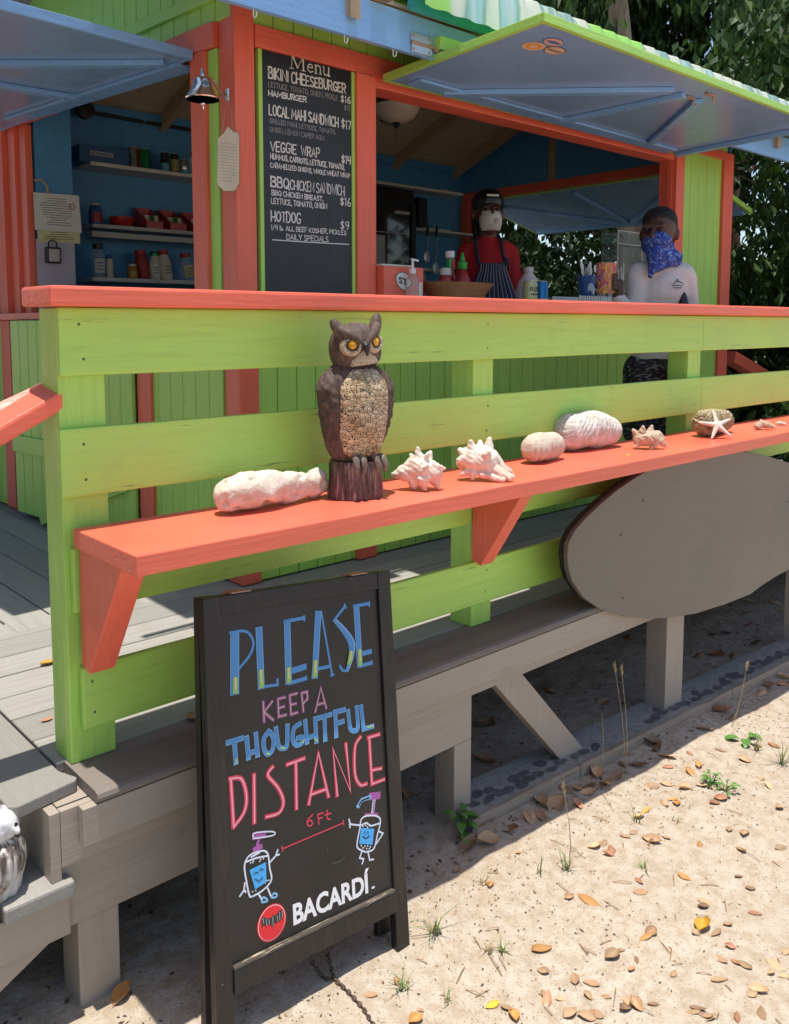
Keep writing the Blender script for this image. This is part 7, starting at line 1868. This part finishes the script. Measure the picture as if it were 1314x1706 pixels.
mk = uvgrid(wm, mask, 20, 18, 'face_mask', m_paper, wm.t, .003)
mb = MB(); vp = wm.L(*HP_(.016, -.132, -.050)); mb.lathe([(.016, -.006), (.0155, .004), (.011, .007), (.001, .007)], vp, 16, axis=tuple(wm.L(*HP_(.016, -.2, -.055)) - vp)); part('valve', mb, m_greyrail, mk, smooth=True)
for k in (-1, 1):
    mb = MB(); mb.ball(wm.L(*HP_(k * .031, -.083, .012)), .0105, 10); part('eye', mb, m_dark, wm.t, smooth=True)
# ---------------------------------------------------------------- boy
bp = Vector((3.575, 2.14, FLZ)); byaw = math.atan2(RT.y, RT.x) + .0
boy = Fig(bp, byaw, 'boy in white rash guard and blue bandana holding a tie dye cup')
TURN = -.55
bh = 1.360; bi, BP_ = head_items(bh, .98, TURN, -.012, -.01)
# hip / legs under the hem
def leg(k): return [('c', (k * .065, .02, .74), (k * .07, .0, .40), .072, .048), ('c', (k * .07, .0, .40), (k * .07, .02, .07), .047, .028), ('c', (k * .07, .03, .04), (k * .075 - .02, -.14, .03), .034, .026)]
sR, sL = (.125, .015, 1.165), (-.105, -.02, 1.165)
elR, wrR = (.165, .03, .93), (.115, -.12, .80)
elL, wrL = (-.125, -.045, .965), (-.215, -.10, 1.075)
cupc = Vector((-.268, -.105, 1.150))
bb = bi + [('c', (.0, .01, 1.19), (-.008, -.0, 1.32), .040, .042), ('b', (.01, .0, 1.10), (.118, .078, .11)), ('b', (.008, .0, .95), (.108, .076, .15)), ('b', (.005, .01, .80), (.118, .088, .11)), ('c', (-.085, -.01, 1.185), (.10, .012, 1.185), .045, .045)]
for (S_, E_, W_) in ((sR, elR, wrR), (sL, elL, wrL)): bb += [('c', S_, E_, .040, .033), ('c', E_, W_, .033, .023)]
bb += hand(boy, wrR, (-1, 0, 0), (-.2, -.4, -1), 1, .8, .4)
# right hand closed round the cup: palm behind it, fingers across the front, thumb at the side
pw = Vector(wrL)
bb += [('c', tuple(pw), tuple(pw + Vector((-.004, .004, .055))), .020, .019), ('c', tuple(pw + Vector((.010, -.008, .01))), tuple(pw + Vector((.012, -.004, .062))), .016, .015)]
for k in range(4):
    z = 1.108 + .020 * k; l = (.9, 1.0, 1.0, .92)[k]
    q = [cupc + Vector((.047 * math.cos(a), .047 * math.sin(a), z - cupc.z)) * 1 for a in (R_(25), R_(-5), R_(-35), R_(-35 - 28 * l))]
    for a, b in zip(q, q[1:]): bb.append(('c', tuple(a), tuple(b), .0085, .0075))
q = [cupc + Vector((.048 * math.cos(a), .048 * math.sin(a), z_)) for a, z_ in ((R_(40), -.02), (R_(85), .0), (R_(120), .018))]
for a, b in zip(q, q[1:]): bb.append(('c', tuple(a), tuple(b), .0105, .009))
bb += leg(-1) + leg(1)
boy.shape('body', bb, m_skin2, .005, 2)
rs = [('b', (.01, .0, 1.10), (.126, .086, .112)), ('b', (.008, .0, .95), (.117, .084, .16)), ('b', (.005, .008, .815), (.122, .092, .095)), ('c', (-.09, -.012, 1.178), (.105, .013, 1.178), .058, .058), ('c', (0, .008, 1.19), (-.004, .004, 1.235), .060, .050)]
for (S_, E_, W_) in ((sR, elR, wrR), (sL, elL, wrL)):
    W2 = tuple(Vector(E_).lerp(Vector(W_), .93)); rs += [('c', S_, E_, .050, .043), ('c', E_, W2, .043, .031)]
def cre2(co, n): return .0028 * noise.noise(Vector((co.x * 14, co.y * 14, co.z * 30)))
rg = boy.shape('rash_guard', rs, m_rash, .006, 3, fn=cre2)
mb = MB(); mb.ball((0, 0, 0), 1, 16); 
c_ = (.100, -.036, .97); vs = [boy.L(c_[0] + v.x * .034 - v.z * .012, c_[1] + v.y * .054, c_[2] + v.z * .15) for v in mb.v]; m2 = MB(); m2.add(vs, mb.f); part('side_panel', m2, m_blackp, rg, smooth=True)
pl_ = Plate(boy.L(.055, -.0865, 1.13), -boy.b)
for pts in ([(-.02, .0), (-.005, .012), (.012, .010), (.024, .002)], [(-.022, -.008), (.0, -.004), (.022, -.008)], [(-.016, -.016), (.018, -.016)], [(-.008, .014), (.0, .022), (.006, .012)]):
    pl_.ribbon('l', [boy.L(.055 + x, -.089, 1.13 + z) for x, z in pts], .004, off=.001)
pl_.build({'l': ('chest_print', m_ink)}, rg)
boy.shape('shorts', [('b', (.005, .012, .765), (.128, .10, .10)), ('c', (-.065, .015, .74), (-.072, .0, .46), .086, .078), ('c', (.065, .015, .74), (.072, .0, .46), .086, .078)], m_shorts, .008, 3)
boy.shape('hair', [('b', BP_(0, .017, .056), (.0775, .088, .070)), ('b', BP_(0, .038, .014), (.0785, .070, .078))], m_hair, .005, 2, fn=lambda co, n: .003 * noise.noise(co * 120))
bn = [('b', BP_(0, -.034, -.042), (.066, .096, .052)), ('b', BP_(0, -.005, -.06), (.074, .088, .040)), ('c', BP_(0, -.062, -.06), BP_(.01, -.072, -.10), .05, .045), ('c', (-.045, -.095, 1.27), (-.072, -.105, 1.165), .036, .012), ('c', (-.03, -.085, 1.25), (.05, -.04, 1.245), .04, .04), ('c', (.05, -.05, 1.25), (-.05, -.10, 1.20), .035, .022)]
boy.shape('bandana', bn, m_band, .005, 2, fn=lambda co, n: .004 * noise.noise(Vector((co.x * 20, co.y * 20, co.z * 60))))
for k in (-1, 1):
    mb = MB(); mb.ball(boy.L(*BP_(k * .031, -.084, .012)), .010, 10); ey = part('eye', mb, m_dark, boy.t, smooth=True)
# tie dye cup in his hand
cw = boy.L(*cupc)
t = thing('tie_dye_cup', 'rainbow tie dye drink sleeve held in the boy\'s raised hand', 'cup', (cw.x, cw.y, cw.z - .062))
def tie():
    m = newmat('tie_dye', (.5, .2, .2), .7); nt = m.node_tree
    n = noise_(nt, texco(nt, (22, 22, 9), (0.4, .5, .2)), 1.0, 3, .5, 1.2)
    r = ramp(nt, n, [(.30, (.02, .30, .52)), (.40, (.50, .03, .14)), (.46, (.75, .58, .05)), (.52, (.50, .03, .30)), (.58, (.75, .28, .05)), (.66, (.14, .42, .10))])
    r.node.color_ramp.interpolation = 'CONSTANT' if False else 'LINEAR'; base(m, r); return m
mb = MB(); mb.lathe([(.037, 0), (.039, .004), (.045, .120), (.045, .134), (.042, .134), (.038, .02), (.001, .018)], (cw.x, cw.y, cw.z - .062), 24); part('sleeve', mb, tie(), t, smooth=True)
# ================================================================== trees and shrubs
def leafcol(name, rgb, var=.5):
    m = newmat(name, rgb, .55, spec=.3); nt = m.node_tree
    geo = N(nt, 'ShaderNodeNewGeometry'); n = noise_(nt, texco(nt), .9, 3)
    c = ramp(nt, geo.outputs['Random Per Island'], [(0, sc3(rgb, 1 - var)), (.7, rgb), (1, (rgb[0] * 1.7, rgb[1] * 1.4, rgb[2] * 1.1))])
    base(m, c)
    b = nt.nodes['Principled BSDF']
    out = nt.nodes['Material Output']; tr = N(nt, 'ShaderNodeBsdfTranslucent'); mx = N(nt, 'ShaderNodeMixShader'); mx.inputs[0].default_value = .22
    nt.links.new(c, tr.inputs[0]); nt.links.new(b.outputs[0], mx.inputs[1]); nt.links.new(tr.outputs[0], mx.inputs[2]); nt.links.new(mx.outputs[0], out.inputs[0])
    return m
LEAF = [leafcol('leaf_dark_green', (.022, .050, .011)), leafcol('leaf_mid_green', (.036, .085, .016)), leafcol('leaf_olive_green', (.045, .085, .018))]
def bark(name, rgb):
    m = newmat(name, rgb, .85); nt = m.node_tree
    n = noise_(nt, texco(nt, (14, 14, 3)), 1.5, 6, .7); n2 = noise_(nt, texco(nt), 3, 3)
    c = ramp(nt, n, [(.3, sc3(rgb, .5)), (.65, sc3(rgb, 1.25))]); c = mixc(nt, ramp(nt, n2, [(.5, (0, 0, 0)), (.65, (.5,) * 3)]), c, (.35, .33, .28)); base(m, c); bump(m, n, .8, .02); return m
m_bark = bark('grey_brown_bark', (.16, .115, .075)); m_bark2 = bark('pale_bark', (.27, .20, .135))
def leaf_faces(mb, c, L, w, r, hang, m=0):
    a = r.uniform(0, 6.283)
    d = Vector((math.cos(a) * (1 - hang), math.sin(a) * (1 - hang), -hang + r.uniform(-.35, .35) * (1.2 - hang))).normalized()
    s_ = d.cross(Vector((r.uniform(-1, 1), r.uniform(-1, 1), r.uniform(.2, 1)))).normalized(); n_ = s_.cross(d)
    mb.add([c, c + d * L * .45 + s_ * w + n_ * .04 * L, c + d * L - n_ * .10 * L, c + d * L * .45 - s_ * w + n_ * .04 * L], [(0, 1, 2, 3)], m)
def crown(clusters, nleaf, L, r, hang=.5, twigs=None):
    mb = MB(); tot = sum(rad ** 2 for _, rad in clusters)
    for c, rad in clusters:
        k = int(nleaf * rad ** 2 / tot); nt_ = max(6, k // 14)
        for i in range(nt_):
            # a twig spray: leaves strung along a short drooping line
            u_ = Vector((r.gauss(0, 1), r.gauss(0, 1), r.gauss(0, .8))).normalized() * rad * r.random() ** .45
            st_ = Vector(c) + u_; d = (u_.normalized() * .5 + Vector((r.uniform(-.6, .6), r.uniform(-.6, .6), r.uniform(-.9, .2)))).normalized(); ln = r.uniform(.25, .55)
            for j in range(14):
                p = st_ + d * ln * j / 14 + Vector((0, 0, -.25 * ln * (j / 14) ** 2)) + Vector((r.gauss(0, .03), r.gauss(0, .03), r.gauss(0, .03)))
                leaf_faces(mb, p, L * r.uniform(.6, 1.2), L * .2 * r.uniform(.8, 1.2), r, hang)
    return mb
def tree(label, base_, trunk, rt, limbs, clusters, nleaf, L, seed, lm=0, bm_=None, hang=.5, cat='tree', name='tree', group='trees behind the kiosk'):
    r = random.Random(seed); t = thing(name, label, cat, base_, group)
    mb = MB(); P = [Vector(base_) + Vector(p) for p in trunk]
    # smooth, gently wandering trunk
    pts, rad = [], []
    for i in range(len(P) - 1):
        for k in range(6):
            f = k / 6; q_ = P[i].lerp(P[i + 1], f); pts.append(q_ + Vector((noise.noise(q_ * 1.3), noise.noise(q_ * 1.3 + Vector((9, 0, 0))), 0)) * .05); rad.append(rt * (1 - .65 * (i + f) / (len(P) - 1)))
    pts.append(P[-1]); rad.append(rt * .3)
    mb.tube(pts, rad, 12); part('trunk', mb, bm_ or m_bark, t, smooth=True)
    for (f, d, l, rr) in limbs:
        a = pts[min(len(pts) - 1, int(f * len(pts)))]; d = Vector(d).normalized(); q_ = [a]; 
        for k in range(1, 7): q_.append(a + d * l * k / 6 + Vector((noise.noise(a * 3 + Vector((k * .5, seed, 0))), noise.noise(a * 3 + Vector((0, k * .5, seed))), noise.noise(Vector((seed, k * .6, 1)))))* .16 * k / 3 * l / 2)
        mb = MB(); mb.tube(q_, [rr * (1 - .75 * k / 6) for k in range(7)], 8)
        for k in (3, 4, 5):
            dd = (d + Vector((r.uniform(-1, 1), r.uniform(-1, 1), r.uniform(-.5, .5)))).normalized(); mb.tube([q_[k], q_[k] + dd * l * .25, q_[k] + dd * l * .45 + Vector((0, 0, -.1))], [rr * .3, rr * .2, rr * .06], 6)
        part('limb', mb, bm_ or m_bark, t, smooth=True)
    part('crown', crown(clusters, nleaf, L, r, hang), LEAF[lm], t)
    return t
def head_(deg, dist, z): return Vector((math.cos(R_(deg)) * dist, math.sin(R_(deg)) * dist, z))
def cl(deg0, deg1, d0, d1, z0, z1, n, r0, r1, seed):
    r = random.Random(seed); return [(head_(r.uniform(deg0, deg1), r.uniform(d0, d1), r.uniform(z0, z1)), r.uniform(r0, r1)) for _ in range(n)]
gb = -1.55
b = head_(32.6, 8.7, gb); tree('tall pale trunked tree rising right of the front awning with drooping leaves', tuple(b), [(0, 0, 0), (.1, .1, 1.6), (.05, .1, 3.2), (-.15, .2, 5), (-.1, .3, 7)], .17, [(.42, (.6, -.6, .35), 1.8, .028), (.46, (-.5, .5, .5), 1.6, .03), (.55, (.8, -.9, .3), 2.0, .024), (.6, (.2, .9, .5), 1.6, .025), (.5, (.7, -.7, -.05), 1.5, .018), (.38, (-.3, .7, .2), 1.3, .018), (.44, (.5, -.8, .1), 1.6, .02)],
     cl(28, 42, 9.6, 10.8, 1.7, 5.4, 20, .5, .95, 1) + cl(22, 29.5, 8.2, 9.2, 1.7, 4.4, 6, .4, .7, 31) + cl(35.5, 41, 8.4, 9.2, 1.9, 4.4, 6, .4, .7, 32), 16000, .15, 1, 1, m_bark2, .75)
b = head_(27, 10.5, gb); tree('dense dark tree filling the upper right corner', tuple(b), [(0, 0, 0), (.1, 0, 2), (.2, .1, 4.5), (.2, .2, 7)], .16, [(.4, (.6, .6, .4), 1.8, .05), (.5, (.4, -.8, .5), 2, .05), (.6, (-.6, .6, .4), 2, .05)],
     cl(18, 33, 9.2, 11.5, .8, 6.2, 34, .6, 1.1, 2), 23000, .14, 2, 0, m_bark, .65)
b = head_(38.5, 11.5, gb); tree('broad dark tree directly behind the kiosk end window', tuple(b), [(0, 0, 0), (-.1, .1, 2), (.1, .2, 4.5), (0, .2, 7)], .2, [(.35, (.7, -.6, .4), 2, .06), (.4, (-.6, .7, .4), 2, .06), (.5, (.2, -.9, .5), 2, .05)],
     cl(31, 47, 10.8, 13, .6, 6.5, 34, .7, 1.2, 3), 17000, .15, 3, 0, m_bark, .6)
b = head_(44.5, 11, gb); tree('slimmer leafy tree seen between the worker and the back flap', tuple(b), [(0, 0, 0), (.05, .1, 2), (.1, 0, 4)], .11, [(.4, (.6, -.6, .4), 1.3, .04), (.5, (-.5, .6, .5), 1.3, .04)],
     cl(38, 50, 9.8, 12, -.2, 3.2, 18, .5, .9, 4), 11000, .13, 4, 1, m_bark, .6)
b = head_(21.5, 7.2, gb); tree('glossy leaved bushy tree at the right edge beyond the kiosk', tuple(b), [(0, 0, 0), (.1, .05, 1.2), (.1, .1, 2.6)], .07, [(.3, (-.4, .6, .6), .9, .03), (.5, (.5, .4, .6), .9, .03), (.6, (-.2, -.7, .5), .8, .025)],
     cl(16, 26.0, 6.8, 8.2, -.9, 2.4, 26, .35, .7, 5), 17000, .13, 5, 1, m_bark, .55)
for i, (dg, ds, lb, n) in enumerate(((24, 9, 'low dark shrub below the glossy bushy tree', 6500), (30, 8.6, 'dark shrub behind the boy and the kiosk corner', 6500), (35.5, 9.2, 'speckled dark shrub seen through the end window', 7500), (41, 8.8, 'dark shrub beyond the counter cans', 7500), (18, 7.5, 'leafy shrub past the far end of the railing', 5000))):
    b = head_(dg, ds, gb); r = random.Random(40 + i); t = thing('shrub', lb, 'shrub', tuple(b), 'shrubs behind the kiosk')
    mb = MB()
    for k in range(7): mb.tube([b + Vector((r.uniform(-.1, .1), r.uniform(-.1, .1), 0)), b + Vector((r.uniform(-.5, .5), r.uniform(-.5, .5), .8)), b + Vector((r.uniform(-.9, .9), r.uniform(-.9, .9), 1.5))], [.02, .014, .005], 6)
    part('stems', mb, m_bark, t, smooth=True)
    C = [(b + Vector((r.uniform(-.9, .9), r.uniform(-.9, .9), r.uniform(.2, 2.0))), r.uniform(.35, .65)) for _ in range(14)]
    part('foliage', crown(C, n, .11, r, .45), LEAF[i % 2], t)
for i, (dg, ds) in enumerate(((14, 15), (23, 17), (33, 18), (43, 17), (53, 17), (63, 16), (74, 16))):
    b = head_(dg, ds, gb); tree(['far tree at the right of the grove', 'far tree second from the right of the grove', 'far tree in the middle of the grove', 'far tree behind the worker', 'far tree hidden behind the kiosk roof', 'far tree left behind the kiosk', 'far tree at the left end of the grove'][i], tuple(b), [(0, 0, 0), (.1, .1, 3), (0, .2, 7)], .2, [(.4, (.6, -.6, .5), 2.4, .07), (.5, (-.6, .6, .5), 2.4, .07)],
         [(b + Vector((random.uniform(-2.2, 2.2), random.uniform(-1.6, 1.6), random.uniform(.6, 8.2))), random.uniform(.9, 1.5)) for _ in range(24)], 13000, .20, 60 + i, i % 2, m_bark, .5)
# unseen tree shading the back deck; low left foliage added to darken the side wall
tree('unseen shade tree overhanging the left of the kiosk, low foliage added to dim the side wall', (-1.6, 4.6, -1.4), [(0, 0, 0), (.2, 0, 2), (.6, 0, 3.6), (1.0, 0, 5)], .16, [(.6, (1, .1, .35), 2.0, .06), (.7, (.6, .8, .4), 1.8, .05), (.6, (.8, -.5, .4), 1.2, .05)],
     [(Vector((random.uniform(-1.6, 1.2), random.uniform(3.5, 6.2), random.uniform(2.6, 4.0))), random.uniform(.45, .75)) for _ in range(30)] + [(Vector((random.uniform(-3.0, -1.3), random.uniform(2.4, 6.2), random.uniform(-.9, 3.2))), random.uniform(.5, .8)) for _ in range(34)] + [(Vector((random.uniform(-3.0, -1.0), random.uniform(.6, 3.2), random.uniform(-.9, 2.6))), random.uniform(.4, .7)) for _ in range(22)], 28000, .15, 77, 1, m_bark, .5)
